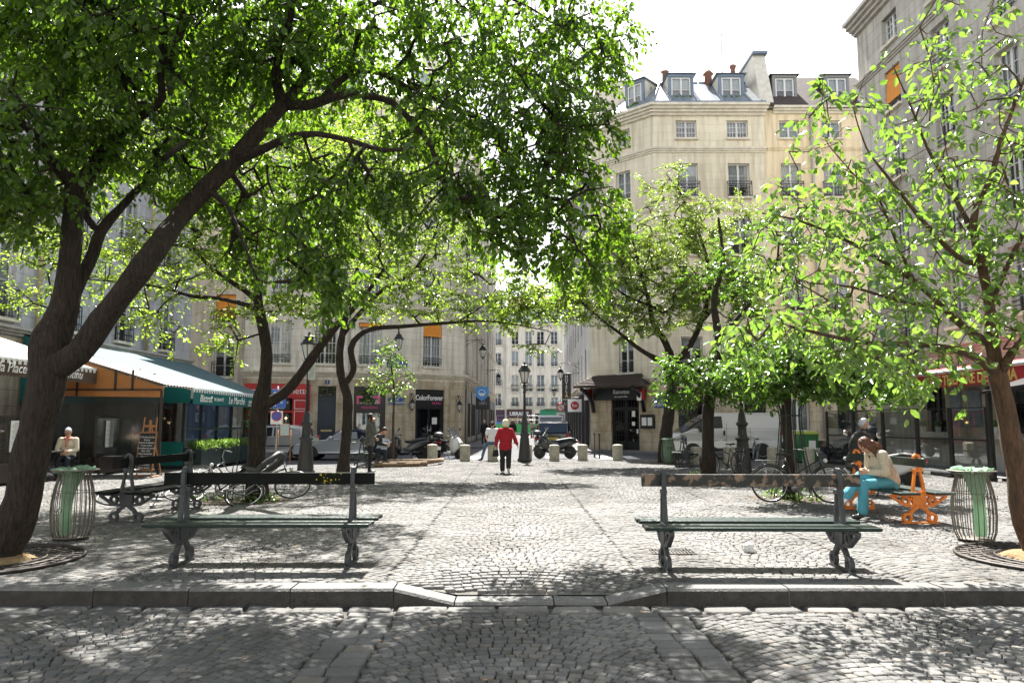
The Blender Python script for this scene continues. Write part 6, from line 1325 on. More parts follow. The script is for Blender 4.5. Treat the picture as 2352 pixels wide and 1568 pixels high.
m.build('frame', GP, t); gm.build('glazing', SG, t); m = MB(); m.box((-11.02, 24.0, 1.5), (.8, .008, 1.35)); m.box((-13.6, 24.0, 1.2), (4.2, .008, 2.0)); m.build('clear_curtain', CLR, t); m = MB(); m.box((-11.0, 23.98, .48), (.86, .02, .76)); m.build('teal_curtain', TEAL, t)
m = MB(); rn = random.Random(4)
for i in range(160): m.ell((-10.52+rn.uniform(-.05, .08), 29.9+rn.gauss(0, .16), rn.uniform(1.0, 2.1)), (.05, .06, .04), n=5, m=3)
t2 = thing('climbing_plant', 'bright climbing plant on the terrace frame left of the forked tree', 'plant', (-10.5, 29.9, 0), world=True); m.build('foliage', pm('vine_green', (.08, .2, .03), .6), t2)
# easel with chalkboard
p = G(333, 1095); t = thing('chalkboard_easel', 'tall wooden easel holding a chalkboard menu written in white', 'easel', p, R(-14)); WOOD = pm('easel_wood', (.36, .17, .07), .6, var=.3, vs=8); m = MB()
Mx = lambda z, y0=0: -.16+z*.0
for s in (-1, 1): m.tube([(s*.24, -.05, 0), (s*.2, .12, 1.62)], .022, 4, smooth=False)
m.tube([(0, .65, 0), (0, .13, 1.45)], .02, 4, smooth=False); m.box((0, .1, 1.38), (.42, .03, .06)); m.box((0, -.06, .2), (.62, .1, .04)); m.box((0, .1, 1.35), (.05, .05, .4)); m.tube([(-.3, -.16, .02), (-.2, .3, .02)], .022, 4); m.tube([(.3, -.16, .02), (.2, .3, .02)], .022, 4); m.build('stand', WOOD, t)
Mt = Matrix.Rotation(-R(6), 3, 'X'); m = MB(); m.box((0, .0, .7), (.56, .03, 1.06), M=Mt); m.build('board_frame', WOOD, t); m = MB(); m.box((0, -.018, .7), (.49, .012, .98), M=Mt); bd = m.build('chalkboard', pm('slate', (.025, .028, .032), .8), t)
lines = ['À l’Ardoise du Jour', 'Entrées', 'Velouté de légumes', 'Terrine maison', 'Croustillant de canard', 'Plats 12,50', 'Pièce du boucher', 'Filet de bar', 'Risotto', 'Desserts', 'Crème brûlée', 'Gâteau du jour']
for i, s in enumerate(lines): z = 1.08-.075*i; text('lettering', s, .062, LWHITE, bd, Vector((0, -.03-.0, 0))+Mt@Vector((0, 0, z-.7))+Vector((0, 0, .7)), (1, 0, 0), Mt@Vector((0, 0, 1)), shear=.15, ext=.001)
# second small menu stand near the forked tree
p = G(690, 1075); t = thing('menu_stand', 'white slanted menu stand leaning beside the silver hatchback', 'menu stand', (-8.3, 27.2, 0), R(20)); m = MB(); m.box((0, 0, 1.2), (.3, .04, .42), M=Matrix.Rotation(-R(20), 3, 'X')); m.build('board', MC['plate_greyed'], t); m = MB(); m.box((0, .03, 1.2), (.36, .03, .48), M=Matrix.Rotation(-R(20), 3, 'X')); m.tube([(-.22, .05, 0), (-.22, .05, 1.2)], .02, 4); m.tube([(.22, .05, 0), (.22, .05, 1.2)], .02, 4); m.build('stand', WOOD, t)
# bistro tables and chairs behind the windbreaks
def table(x, y, label):
    t = thing('bistro_table', label, 'table', (x, y, 0), group='small dark bistro tables'); m = MB(); m.box((0, 0, .73), (.62, .62, .025)); m.build('top', BLACKP, t); m = MB()
    for s in (-1, 1): m.tube([(s*.25, -.25, 0), (-s*.25, .2, .72)], .012, 5); m.tube([(s*.25, .25, 0), (-s*.25, -.2, .72)], .012, 5)
    SPLIT['legs'] = 'leg'; m.build('legs', BLACKM, t)
def chair(x, y, rz, label):
    t = thing('bistro_chair', label, 'chair', (x, y, 0), rz, 'dark bistro chairs'); m = MB(); m.box((0, 0, .45), (.4, .4, .03)); m.build('seat', BLACKP, t); m = MB()
    for sx in (-.17, .17): m.tube([(sx, -.17, 0), (sx, -.17, .44)], .012, 5); m.tube([(sx, .17, 0), (sx, .19, .85)], .012, 5)
    m.box((0, .19, .75), (.36, .02, .16)); m.build('frame', BLACKM, t)
table(-11.95, 19.15, 'bistro table the man with sunglasses sits at'); table(-13.4, 17.6, 'empty bistro table with glasses left of the seated man'); chair(-13.0, 20.3, 0, 'empty chair behind the seated man’s table'); chair(-14.0, 17.9, R(90), 'chair against the bistro wall by the empty table')
for i in range(4):
    t = thing('wine_glass', 'wine glass set on the empty bistro table', 'glass', (-13.6+.13*i, 17.5+.1*(i % 2), .745), group='wine glasses on the bistro table'); m = MB(); m.lathe([(.03, 0), (.005, .01), (.005, .08), (.035, .12), (.03, .18)], n=10); m.build('glass', LWHITE, t)
# ---------------------------------------------------------------- tree guard, grates, logs, bin, cones, litter
t = thing('tree_guard', 'tall dark green iron cage around the low crowned tree', 'tree guard', (5.46, 14.6, 0)); m = MB(); TG = pm('guard_green', (.015, .03, .025), .5)
for i in range(10):
    a = 2*math.pi*i/10+.2; c, s = math.cos(a), math.sin(a); m.tube([(.42*c, .42*s, 0), (.26*c, .26*s, .9), (.2*c, .2*s, 1.5), (.21*c, .21*s, 1.72), (.3*c, .3*s, 1.92)], .011, 5)
m.build('bars', TG, t); m = MB(); m.ring((0, 0, 1.62), (0, 0, 1), .205, .014, 20, 5); m.ring((0, 0, .28), (0, 0, 1), .37, .012, 24, 5); m.ring((0, 0, .95), (0, 0, 1), .255, .012, 20, 5); m.build('hoops', TG, t)
t = thing('tree_guard', 'thin iron cage round the forked tree with the abandoned bicycles', 'tree guard', (-5.05, 14.45, 0)); m = MB()
for i in range(9):
    a = 2*math.pi*i/9; c, s = math.cos(a), math.sin(a); m.tube([(.4*c, .4*s, 0), (.27*c, .27*s, .9), (.24*c, .24*s, 1.5)], .01, 5)
m.build('bars', TG, t); m = MB(); m.ring((0, 0, 1.5), (0, 0, 1), .24, .01, 20, 5); m.ring((0, 0, .5), (0, 0, 1), .34, .01, 20, 5); m.build('hoops', TG, t)
GRT = pm('rusty_iron_grate', (.05, .042, .036), .6, metal=.4, var=.4, vs=10)
def grate(x, y, r, label):
    t = thing('tree_grate', label, 'tree grate', (x, y, .006)); m = MB()
    for k in range(6): q = r*(.35+.65*k/5); m.ring((0, 0, .012), (0, 0, 1), q, .014 if k < 5 else .022, 40, 4)
    for i in range(36):
        a = 2*math.pi*i/36; m.tube([(r*.35*math.cos(a), r*.35*math.sin(a), .012), (r*math.cos(a), r*math.sin(a), .012)], .008, 4)
    m.build('grille', GRT, t); earth(x, y, r*1.0, .003)
grate(6.0, 8.3, 1.0, 'round iron grate around the reddish young tree on the right'); grate(-5.7, 8.2, .95, 'round iron grate around the foot of the big leaning tree')
for x, y in ((5.8, 8.35), (-5.55, 8.15)):
    t = thing('soil_mound', 'ochre soil heap in the middle of the iron tree grate on the ' + ('right' if x > 0 else 'left'), 'soil', (x, y, 0)); m = MB(); rn = random.Random(2)
    m.smooth = True; k = 20; vs = [((r*(1+rn.uniform(-.15, .15)))*math.cos(2*math.pi*i/k), r*math.sin(2*math.pi*i/k), z+rn.uniform(0, .01)) for r, z in ((.38, .0), (.3, .05), (.15, .07)) for i in range(k)]; m.add(vs, [(a*k+i, a*k+(i+1) % k, (a+1)*k+(i+1) % k, (a+1)*k+i) for a in range(2) for i in range(k)]+[tuple(2*k+i for i in range(k))]); m.build('mound', pm('ochre_soil', (.3, .2, .1), .95, var=.4, vs=20, bump=1, bs=60), t)
LOG = pm('bark_log', (.22, .15, .09), .85, var=.4, vs=10, bump=.8, bs=20)
def log(pts, r, label): 
    t = thing('log', label, 'log', pts[0], group='rough logs edging the young tree bed'); m = MB(); p0 = Vector(pts[0]); m.tube([Vector(p)-p0 for p in pts], r, 10, noise=.06, seed=3); m.build('log', LOG, t)
a, b = G(862, 1072), G(980, 1070); log([(a.x, a.y, .09), ((a.x+b.x)/2, a.y+.05, .1), (b.x, b.y, .09)], .09, 'long front log edging the young tree bed, upper of two'); log([(a.x, a.y-.25, .07), (b.x-.2, b.y-.25, .07)], .07, 'lower front log edging the young tree bed'); log([(b.x-.1, b.y, .12), (b.x+.3, b.y+.9, .14), (b.x+.35, b.y+1.9, .12)], .08, 'short log at the right end of the young tree bed'); log([(a.x, a.y+2.1, .08), (b.x+.2, b.y+2.1, .08)], .07, 'rear log edging the young tree bed near the scooters')
BING = pm('bin_green', (.01, .13, .035), .4)
p = G(1865, 1063, -.02); t = thing('wheeled_bin', 'green wheeled rubbish bin with yellow green lid behind the bollards', 'bin', (11.15, 28.3, -.07), R(-8)); m = MB(); m.hexa([(-.3, -.33, .08), (.3, -.33, .08), (.3, .33, .08), (-.3, .33, .08), (-.36, -.4, 1.1), (.36, -.4, 1.1), (.36, .4, 1.1), (-.36, .4, 1.1)]); bevel(m.build('body', BING, t), .02); m = MB(); m.hexa([(-.4, -.45, 1.1), (.4, -.45, 1.1), (.4, .43, 1.1), (-.4, .43, 1.1), (-.34, -.4, 1.17), (.34, -.4, 1.17), (.34, .4, 1.22), (-.34, .4, 1.22)]); bevel(m.build('lid', pm('lid_lime', (.3, .36, .03), .5), t), .02)
m = MB(); m.lathe([(.1, -.34), (.1, .34)], (0, .33, .1), 12, ax=(1, 0, 0)); m.build('wheels', BLACKP, t); m = MB(); m.box((.12, -.402, .72), (.24, .02, .3), M=Matrix.Rotation(R(3), 3, 'X')); m.build('sticker', LWHITE, t)
def cone(u, v): 
    p = G(u, v, -.07); t = thing('traffic_cone', 'orange traffic cone with white bands standing in the street by the motorcycles', 'traffic cone', p); m = MB(); m.box((0, 0, .02), (.4, .4, .04)); m.lathe([(.15, .04), (.11, .2)], n=14); m.lathe([(.085, .32), (.06, .45)], n=14); m.lathe([(.04, .56), (.02, .7)], n=14); m.build('cone', pm('cone_orange', (.8, .12, .03), .5), t); m = MB(); m.lathe([(.11, .2), (.085, .32)], n=14); m.lathe([(.06, .45), (.04, .56)], n=14); m.build('band', LWHITE, t)
cone(1221, 1005)
t = thing('crumpled_napkin', 'crumpled white paper napkin on the paving below the right bench', 'litter', G(1719, 1268)); m = MB(); rn = random.Random(9); m.ell((0, 0, .05), (.07, .05, .06), n=10, m=8); m.ell((.03, 0, .03), (.06, .05, .03), n=9, m=6); m.v = [(x+rn.uniform(-.014, .014), y+rn.uniform(-.014, .014), max(.006, z+rn.uniform(-.014, .014))) for x, y, z in m.v]; m.sm = [False]*len(m.sm); m.build('paper', LWHITE, t)
t = thing('drain_cover', 'rectangular iron drain cover set in the setts beneath the right bench', 'drain cover', (1.86, 8.62, .006)); m = MB(); m.box((0, 0, 0), (.5, .02, .012)); m.box((0, .3, 0), (.5, .02, .012))
for i in range(13): m.box((-.24+i*.04, .15, 0), (.014, .28, .01))
m.build('grille', GRT, t)
rn = random.Random(12); 
for k, (u, v, l) in enumerate(((1540, 1428, 'cigarette end on the road slabs in front of the kerb ramp'), (1475, 1403, ''), (1190, 1505, ''), (870, 1470, ''), (1110, 1560, ''))):
    p = G(u, v, -.13); t = thing('cigarette_end', 'orange and white cigarette end lying on the road setts', 'cigarette end', p, rn.random()*3, 'cigarette ends on the road'); m = MB(); m.tube([(0, 0, 0), (.025, 0, 0)], .004, 6); m.build('filter', pm('filter_orange', (.6, .3, .1), .7), t)
# weeds and fallen leaves
def stuffleaves(name, n, pts, size, mat, up_=.3, seed=0, kind='stuff'):
    rg = np.random.default_rng(seed); c = rg.choice(len(pts), n); P_ = np.array([p[:3] for p in pts])[c]; r = np.array([p[3] for p in pts])[c]; a = rg.random(n)*6.28; q = np.sqrt(rg.random(n))*r
    pos = P_+np.stack([q*np.cos(a), q*np.sin(a), rg.random(n)*up_*.15], 1); dd = rg.normal(size=(n, 3)); dd[:, 2] = np.abs(dd[:, 2])*up_; o = leaves_mesh(name, mat, pos, dd, rg.normal(size=(n, 3))*.3+np.array([0, 0, 1]), rg.uniform(.5, 1.2, n)*size, None, rg.random(n), .5); tag(o, kind=kind); return o
o = stuffleaves('weeds', 800, [(-5.5, 14.1, .01, .5), (-4.7, 14.0, .01, .35), (5.5, 14.2, .01, .4), (5.3, 14.9, .01, .4), (5.2, 20.4, .01, .35), (5.6, 15.2, .01, .3)], .07, LF_M, .9, 3); tag(o, 'low green weeds growing in the tree beds of the square', 'weeds')
o = stuffleaves('fallen_leaves', 260, [(0, 15, .012, 7), (-3.8, 10.5, .012, 3), (4, 10.6, .012, 3), (-5.2, 14, .015, 1.2), (5.5, 14.3, .015, 1.2)], .05, pm('dry_leaf', (.16, .11, .04), .8, var=.5, vs=3), .05, 5); tag(o, 'scattered small dry leaves on the paving', 'fallen leaves')
o = stuffleaves('road_debris', 70, [(-2.5, 5.6, -.132, 1.1), (0, 5.6, -.132, 1.1), (2.5, 5.6, -.132, 1.1)], .04, MC['dry_leaf'], .05, 8); tag(o, 'small dry scraps and leaf bits on the road setts', 'debris')
# ================================================================ VEHICLES
TYRE = pm('tyre_rubber', (.02, .02, .021), .75, bump=.2, bs=60); RIM = pm('alloy_rim', (.5, .51, .52), .35, metal=.8); CGL = pm('car_glass', (.025, .032, .036), .06, spec=.9); TRIMB = pm('black_plastic', (.022, .022, .024), .55)
LAMPR = pm('tail_lamp_red', (.35, .01, .01), .2); LAMPW = pm('head_lamp_clear', (.6, .62, .62), .12, spec=.8); PLW = pm('plate_white', (.7, .7, .68), .5); PLY = pm('plate_yellow', (.7, .5, .03), .5); CHR = pm('chrome', (.6, .6, .6), .15, metal=1)
def wheel(t, c, r=.3, w=.2, n=5, ax=(0, 1, 0), rim=None):
    """car wheel: axle along local y; c centre"""
    m = MB(); h = w/2; m.lathe([(r*.66, -h), (r*.93, -h), (r, -h*.7), (r, h*.7), (r*.93, h), (r*.66, h)], c, 28, ax=ax); ty = m.build('tyre', TYRE, t)
    m = MB(); sg = -1 if c[1] < 0 else 1; cv = Vector(c)
    m.lathe([(r*.68, -h*.9), (r*.68, h*.9)], c, 24, ax=ax); m.m = 1
    m.m = 0
    for i in range(n):
        a = 2*math.pi*i/n+.3; q = Vector((math.cos(a), 0, math.sin(a))); s_ = Vector((-math.sin(a), 0, math.cos(a)))*r*.09; o = Vector((0, sg*h*.92, 0))
        m.hexa([cv+o-s_*1.3, cv+o+s_*1.3, cv+o+q*r*.64+s_, cv+o+q*r*.64-s_, cv+o*1.06-s_*1.3, cv+o*1.06+s_*1.3, cv+o*1.06+q*r*.64+s_, cv+o*1.06+q*r*.64-s_])
    m.ring(cv+Vector((0, sg*h*.93, 0)), (0, 1, 0), r*.65, r*.04, 24, 5); m.lathe([(r*.14, -.01), (r*.12, .01)], cv+Vector((0, sg*h, 0)), 10, ax=ax)
    m.build('rim', rim or RIM, ty); m = MB(); m.lathe([(r*.62, -.01), (r*.62, .01)], cv+Vector((0, sg*h*.4, 0)), 20, ax=ax); m.build('hub_shadow', TRIMB, ty)
    return ty
def car(label, loc, rz, paint, W, hullpts, roofpts, wheels, r=.31, belt=.9, cat='car', name='parked_car', wins=(), screens=(), bumper=None, tumble=.16, group=None, spokes=5, flare=0):
    """side view along local x (front +x). hullpts: closed outline of the lower body; roofpts: greenhouse outline from belt; W half width"""
    t = thing(name, label, cat, loc, rz, group)
    # lower body with cut arches, narrowed towards nose and tail
    zb = min(z for x, z in hullpts); xs = [x for x, z in hullpts]; x0, x1 = min(xs), max(xs)
    pts = list(hullpts)
    def plan(x, z):
        e = 0
        dx = min(x-x0, x1-x)
        if dx < .55: e = .2*(1-dx/.55)**2
        top = max(0, z-belt)
        return W-e-top*tumble*1.6-max(0, .35-z)*.12
    m = MB()
    def shell(poly, f=None):
        n = len(poly); rows = []
        ks = [1., .985, .93, 0]; ins = [.06, .02, 0, 0]
        cx = sum(p[0] for p in poly)/n; cz = sum(p[1] for p in poly)/n
        prof = []
        for s in (-1, 1):
            pass
        lay = [(-1., .05), (-.965, .012), (-.88, 0), (0, 0), (.88, 0), (.965, .012), (1., .05)]
        for k, i_ in lay:
            row = []
            for x, z in poly:
                d = Vector((cx-x, cz-z)); d = d/(d.length+1e-6)*i_
                xx, zz = x+d.x, z+d.y; row.append((xx, k*plan(xx, zz), zz))
            rows.append(row)
        vs = [p for r_ in rows for p in r_]; fs = []
        for a in range(len(rows)-1):
            for b in range(n): fs.append((a*n+b, a*n+(b+1) % n, (a+1)*n+(b+1) % n, (a+1)*n+b))
        m.smooth = True; m.add(vs, fs); m.smooth = False; m.add(vs, [tuple(range(n))[::-1], tuple((len(rows)-1)*n+b for b in range(n))])
    shell(pts); shell(roofpts)
    b = m.build('body', paint, t)
    a = b.modifiers.new('es', 'EDGE_SPLIT'); a.split_angle = R(40)
    # side windows
    for s in (-1, 1):
        for w_ in wins:
            m = MB(); q = [(x, s*(plan(x, z)+.006), z) for x, z in w_]; m.poly(q if s < 0 else q[::-1]); m.build('window', CGL, t)
    for (xa, za, xb, zb_, f) in screens:
        m = MB(); n_ = Vector((zb_-za, 0, -(xb-xa))); n_ = n_/n_.length*(.012 if f > 0 else -.012); 
        if n_.x*f < 0: n_ = -n_
        ya, yb = plan(xa, za)*.9, plan(xb, zb_)*.9
        m.quad(Vector((xa, -ya, za))+n_, Vector((xa, ya, za))+n_, Vector((xb, yb, zb_))+n_, Vector((xb, -yb, zb_))+n_); m.build('windscreen' if f > 0 else 'rear_window', CGL, t)
    for (x, w_) in wheels:
        for s in (-1, 1):
            wheel(t, (x, s*(W-.11), r), r, .2, spokes)
    m = MB()
    for x, w_ in wheels:
        for s in (-1, 1):
            m.ring((x, s*(plan(x, r)-.0), r), (0, 1, 0), r*1.13, .03, 20, 5, a0=-.2, a1=math.pi+.2) if False else None
            m.prism([(x+r*1.16*math.cos(q*math.pi/10), r*.6+.0+(r*1.0+.05)*max(0, math.sin(q*math.pi/10))) for q in range(11)], lambda p, q, c: (p, c, q), s*(W-.25), s*(W+.004))
    m.build('wheel_arch', TRIMB, t)
    t['_plan'] = 1
    return t, plan
SILVER = pm('silver_paint', (.52, .53, .55), .35, metal=.15, coat=.6); SILVB = pm('bluish_silver_paint', (.5, .54, .6), .35, metal=.15, coat=.6); BLACKC = pm('black_car_paint', (.012, .014, .018), .15, coat=1); DBLUE = pm('dark_blue_grey_paint', (.03, .035, .045), .2, coat=1); WHITEV = pm('van_white', (.8, .81, .82), .3, coat=.5); NAVY = pm('navy_soft_top', (.01, .014, .035), .9)
def sub(t, name, mat, f): m = MB(); f(m); return m.build(name, mat, t)
# silver hatchback, seen from its rear side (front to the left, behind the tree)
hp = [(-1.85, .32), (1.85, .28), (1.92, .5), (1.8, .72), (1.1, .92), (-1.6, .98), (-1.82, .9), (-1.93, .55)]
rp = [(1.15, .9), (.45, 1.38), (-.9, 1.43), (-1.45, 1.3), (-1.78, .93)]
Yc = 31.6; xc = P(625, 1000, Yc).x
t, pl = car('silver hatchback parked in front of the red shop, rear towards the lamp post', (xc, Yc, -.07), R(183), SILVER, .83, hp, rp, [(1.2, 0), (-1.22, 0)], wins=[[(.95, .96), (.4, 1.31), (-.2, 1.34), (-.2, .98)], [(-.28, .98), (-.28, 1.34), (-.85, 1.35), (-1.3, 1.2), (-1.4, 1.02)]], screens=[(1.13, .95, .5, 1.36, 1), (-1.76, .98, -1.45, 1.32, -1)])
sub(t, 'tail_lamp', LAMPR, lambda m: [m.prism([(-1.45, .92), (-1.86, .82), (-1.84, .98), (-1.6, 1.06)], lambda a, b, c: (a, c, b), s*.71, s*.835) for s in (-1,)]); sub(t, 'tail_lamp', LAMPR, lambda m: m.prism([(-1.45, .92), (-1.86, .82), (-1.84, .98), (-1.6, 1.06)], lambda a, b, c: (a, c, b), .71, .835))
sub(t, 'bumper', TRIMB, lambda m: m.box((-1.93, 0, .6), (.05, 1.35, .1))); sub(t, 'side_strip', TRIMB, lambda m: [m.box((0, s*.838, .58), (2.0, .02, .05)) for s in (-1, 1)]); sub(t, 'number_plate', PLY, lambda m: m.box((-1.9, 0, .76), (.03, .5, .12)))
# silver convertible with navy soft top (front to the left)
hp = [(-1.9, .3), (1.95, .24), (2.02, .42), (1.9, .58), (1.3, .76), (.6, .84), (-1.6, .88), (-1.9, .8), (-1.98, .5)]
rp = [(.62, .8), (.0, 1.2), (-.1, 1.22), (-.15, 1.2), (-.2, .84)]
Yc = 31.3; xc = P(790, 1000, Yc).x
t, pl = car('silver convertible with a closed navy soft top, behind the slender tree and the standing man', (xc, Yc, -.07), R(180), SILVB, .83, hp, rp, [(1.22, 0), (-1.25, 0)], wins=[[(.45, .88), (.05, 1.14), (-.7, 1.16), (-.75, .88)]], screens=[(.6, .86, .02, 1.2, 1)], spokes=10)
m = MB(); n_ = [(.05, 1.17), (-.2, 1.24), (-.75, 1.22), (-1.15, 1.05), (-1.35, .86), (-.76, .86), (-.72, 1.15)]; m.prism(n_, lambda a, b, c: (a, c, b), -.72, .72); bevel(m.build('soft_top', NAVY, t), .05, 3)
sub(t, 'head_lamp', LAMPW, lambda m: [m.ell((1.72, s*.62, .6), (.16, .12, .07)) for s in (-1, 1)]); sub(t, 'sill', TRIMB, lambda m: [m.box((0, s*.81, .27), (1.8, .04, .05)) for s in (-1, 1)]); sub(t, 'door_handle', CHR, lambda m: [m.box((-.6, s*.83, .74), (.16, .03, .03)) for s in (-1, 1)]); sub(t, 'wing_mirror', SILVB, lambda m: [m.ell((.35, s*.92, .92), (.09, .1, .07)) for s in (-1, 1)])
# white van (front to the left)
hp = [(-2.3, .3), (2.3, .28), (2.4, .45), (2.42, .75), (2.25, .98), (1.5, 1.22), (-2.3, 1.22), (-2.38, .8)]
rp = [(2.0, 1.05), (1.5, 1.24), (.72, 1.86), (.5, 1.93), (-2.2, 1.95), (-2.3, 1.85), (-2.33, 1.1)]
Yc = 31.6; x0_ = P(1557, 1000, Yc).x; x1_ = P(1781, 1000, Yc).x
t, pl = car('white panel van parked behind the bollards on the right', ((x0_+x1_)/2-.05, Yc+.6, -.07), R(180), WHITEV, .95, hp, rp, [(1.45, 0), (-1.45, 0)], r=.34, belt=1.2, cat='van', name='panel_van', tumble=.1,
    wins=[[(1.55, 1.28), (.8, 1.78), (.22, 1.8), (.2, 1.3)]], screens=[(1.9, 1.14, .78, 1.84, 1)], spokes=6)
sub(t, 'rear_bumper', TRIMB, lambda m: m.box((-2.36, 0, .52), (.12, 1.75, .42))); sub(t, 'front_bumper', TRIMB, lambda m: m.box((2.36, 0, .5), (.16, 1.7, .32))); sub(t, 'tail_lamp', LAMPR, lambda m: m.box((-2.3, .88, 1.3), (.1, .1, .55))); sub(t, 'tail_lamp', LAMPR, lambda m: m.box((-2.3, -.88, 1.3), (.1, .1, .55)))
sub(t, 'head_lamp', LAMPW, lambda m: m.ell((2.1, .78, .9), (.24, .16, .1))); sub(t, 'head_lamp', LAMPW, lambda m: m.ell((2.1, -.78, .9), (.24, .16, .1))); sub(t, 'lower_trim', TRIMB, lambda m: [m.box((0, s*.94, .4), (2.0, .04, .14)) for s in (-1, 1)])
sub(t, 'door_handle', TRIMB, lambda m: [m.ell((.15, s*.97, 1.1), (.05, .02, .12)) for s in (-1, 1)]); sub(t, 'wing_mirror', TRIMB, lambda m: [m.ell((1.15, s*1.06, 1.28), (.09, .12, .16)) for s in (-1, 1)]); sub(t, 'panel_seam', pm('seam_grey', (.3, .31, .32), .5), lambda m: [(m.box((.05, s*.957, .95), (.012, .01, 1.1)), m.box((-1.0, s*.957, 1.28), (2.3, .01, .014)), m.box((-.95, s*.95, .9), (.01, .01, .9))) for s in (-1, 1)])
# black saloon behind the glass screen
hp = [(-2.2, .32), (2.15, .28), (2.25, .5), (2.15, .75), (1.2, .95), (-1.7, 1.0), (-2.15, .95), (-2.28, .6)]; rp = [(1.2, .92), (.35, 1.36), (-.9, 1.4), (-1.8, .98)]
t, pl = car('shiny black estate car behind the green bin and the glass terrace screens', (P(1880, 1000, 33).x+2.1, 32.6, -.07), R(180), BLACKC, .88, hp, rp, [(1.4, 0), (-1.35, 0)], r=.33, wins=[[(1.0, .98), (.35, 1.3), (-.85, 1.33), (-1.45, 1.02)]], screens=[(1.18, .97, .4, 1.35, 1)], spokes=10)
sub(t, 'head_lamp', LAMPW, lambda m: m.ell((2.05, .66, .68), (.16, .14, .1))); sub(t, 'head_lamp', LAMPW, lambda m: m.ell((2.05, -.66, .68), (.16, .14, .1))); sub(t, 'window_trim', CHR, lambda m: [m.tube([(1.0, s*.87, .99), (.35, s*.79, 1.33), (-.85, s*.77, 1.36)], .012, 5) for s in (-1, 1)])
# grey delivery van further right, behind glass
hp = [(-2.2, .3), (2.2, .28), (2.35, .5), (2.3, .9), (1.5, 1.2), (-2.2, 1.2)]; rp = [(2.0, 1.1), (1.0, 1.8), (-2.1, 1.95), (-2.2, 1.15)]
t, pl = car('dull teal grey van seen through the far glass screen', (17.3, 33.9, -.07), R(180), pm('teal_grey_paint', (.16, .2, .22), .4, coat=.3), .9, hp, rp, [(1.4, 0), (-1.35, 0)], r=.33, belt=1.15, cat='van', name='panel_van', tumble=.1, wins=[[(1.5, 1.3), (.9, 1.7), (.3, 1.72), (.3, 1.3)]], screens=[(1.95, 1.15, 1.02, 1.78, 1)])
# dark people carrier seen from the rear in the street
hp = [(-2.2, .34), (2.1, .3), (2.2, .5), (2.1, .8), (1.2, 1.0), (-2.0, 1.02), (-2.2, .95), (-2.26, .6)]; rp = [(1.3, .95), (.6, 1.5), (-1.3, 1.58), (-1.9, 1.5), (-2.16, 1.0)]
Yc = 38.5; t, pl = car('dark blue grey estate car seen from the rear behind the black motorcycle', (P(1276, 1000, Yc).x+.05, Yc+1.3, -.07), R(84), DBLUE, .88, hp, rp, [(1.3, 0), (-1.3, 0)], r=.31, belt=1.0, wins=[[(1.1, 1.04), (.6, 1.44), (-.3, 1.5), (-.3, 1.06)], [(-.4, 1.06), (-.4, 1.5), (-1.6, 1.48), (-1.8, 1.08)]], screens=[(1.3, 1.0, .65, 1.48, 1), (-2.15, 1.04, -1.9, 1.47, -1)])
sub(t, 'tail_lamp', LAMPR, lambda m: m.box((-2.17, .74, .85), (.08, .12, .3))); sub(t, 'tail_lamp', LAMPR, lambda m: m.box((-2.17, -.74, .85), (.08, .12, .3))); o = sub(t, 'number_plate', PLY, lambda m: m.box((-2.27, 0, .72), (.02, .52, .12))); sub(t, 'roof_rail', CHR, lambda m: [m.tube([(.4, s*.6, 1.55), (-1.5, s*.6, 1.62)], .02, 5) for s in (-1, 1)]); sub(t, 'number_text', PRINT, lambda m: [m.box((-2.283, -.18+.06*i, .72), (.004, .035, .07)) for i in range(7)])
# white van behind it and green truck at the end
hp = [(-2.3, .34), (2.1, .3), (2.2, .5), (2.1, .9), (1.4, 1.15), (-2.3, 1.2)]; rp = [(1.8, 1.0), (.9, 1.85), (-2.1, 1.95), (-2.28, 1.15)]
Yc = 47; t, pl = car('white van with roof rails parked ahead of the dark estate car', (P(1254, 1000, Yc).x+.35, Yc, -.07), R(86), WHITEV, .92, hp, rp, [(1.3, 0), (-1.3, 0)], r=.33, belt=1.15, cat='van', name='panel_van', tumble=.1, wins=[[(1.4, 1.2), (.9, 1.75), (.2, 1.8), (.2, 1.2)]], screens=[(1.7, 1.1, .95, 1.82, 1), (-2.27, 1.2, -2.12, 1.85, -1)])
sub(t, 'tail_lamp', LAMPR, lambda m: m.box((-2.28, .82, 1.1), (.08, .1, .5))); sub(t, 'tail_lamp', LAMPR, lambda m: m.box((-2.28, -.82, 1.1), (.08, .1, .5)))
p = P(1248, 1000, 92); t = thing('refuse_truck', 'green truck body at the end of the street under the bakery fascia', 'truck', (5.0, 92, -.07)); m = MB(); m.box((0, 1.5, 1.9), (2.9, 4, 2.3)); bevel(m.build('body', pm('truck_green', (.02, .22, .12), .5, var=.2, vs=1), t), .05); m = MB(); m.box((0, -.53, 2.95), (2.9, .08, .16)); m.box((0, -.53, .9), (2.9, .08, .2)); m.build('frame', BING, t)
for x in (-1.1, 1.1): wheel(t, (x, -.1, .45), .45, .3, 6, ax=(1, 0, 0))
# green works fence
t = thing('works_fence', 'green and wire site fence across the far end of the street', 'fence', (2.5, 90, -.07)); m = MB(); m.box((-1.2, 0, .75), (6.4, .05, 1.1)); m.box((4.6, 0, .75), (1.2, .05, 1.1)); m.build('green_panel', pm('works_green', (.06, .36, .1), .5), t); m = MB()
for i in range(8): m.tube([(-4.4+i*1.3, .05, 0), (-4.4+i*1.3, .05, 2.3)], .03, 5)
m.tube([(-4.4, .05, 2.3), (5, .05, 2.3)], .02, 5); m.tube([(-4.4, .05, 1.8), (5, .05, 1.8)], .015, 5); m.build('posts', MC['galvanised'], t)
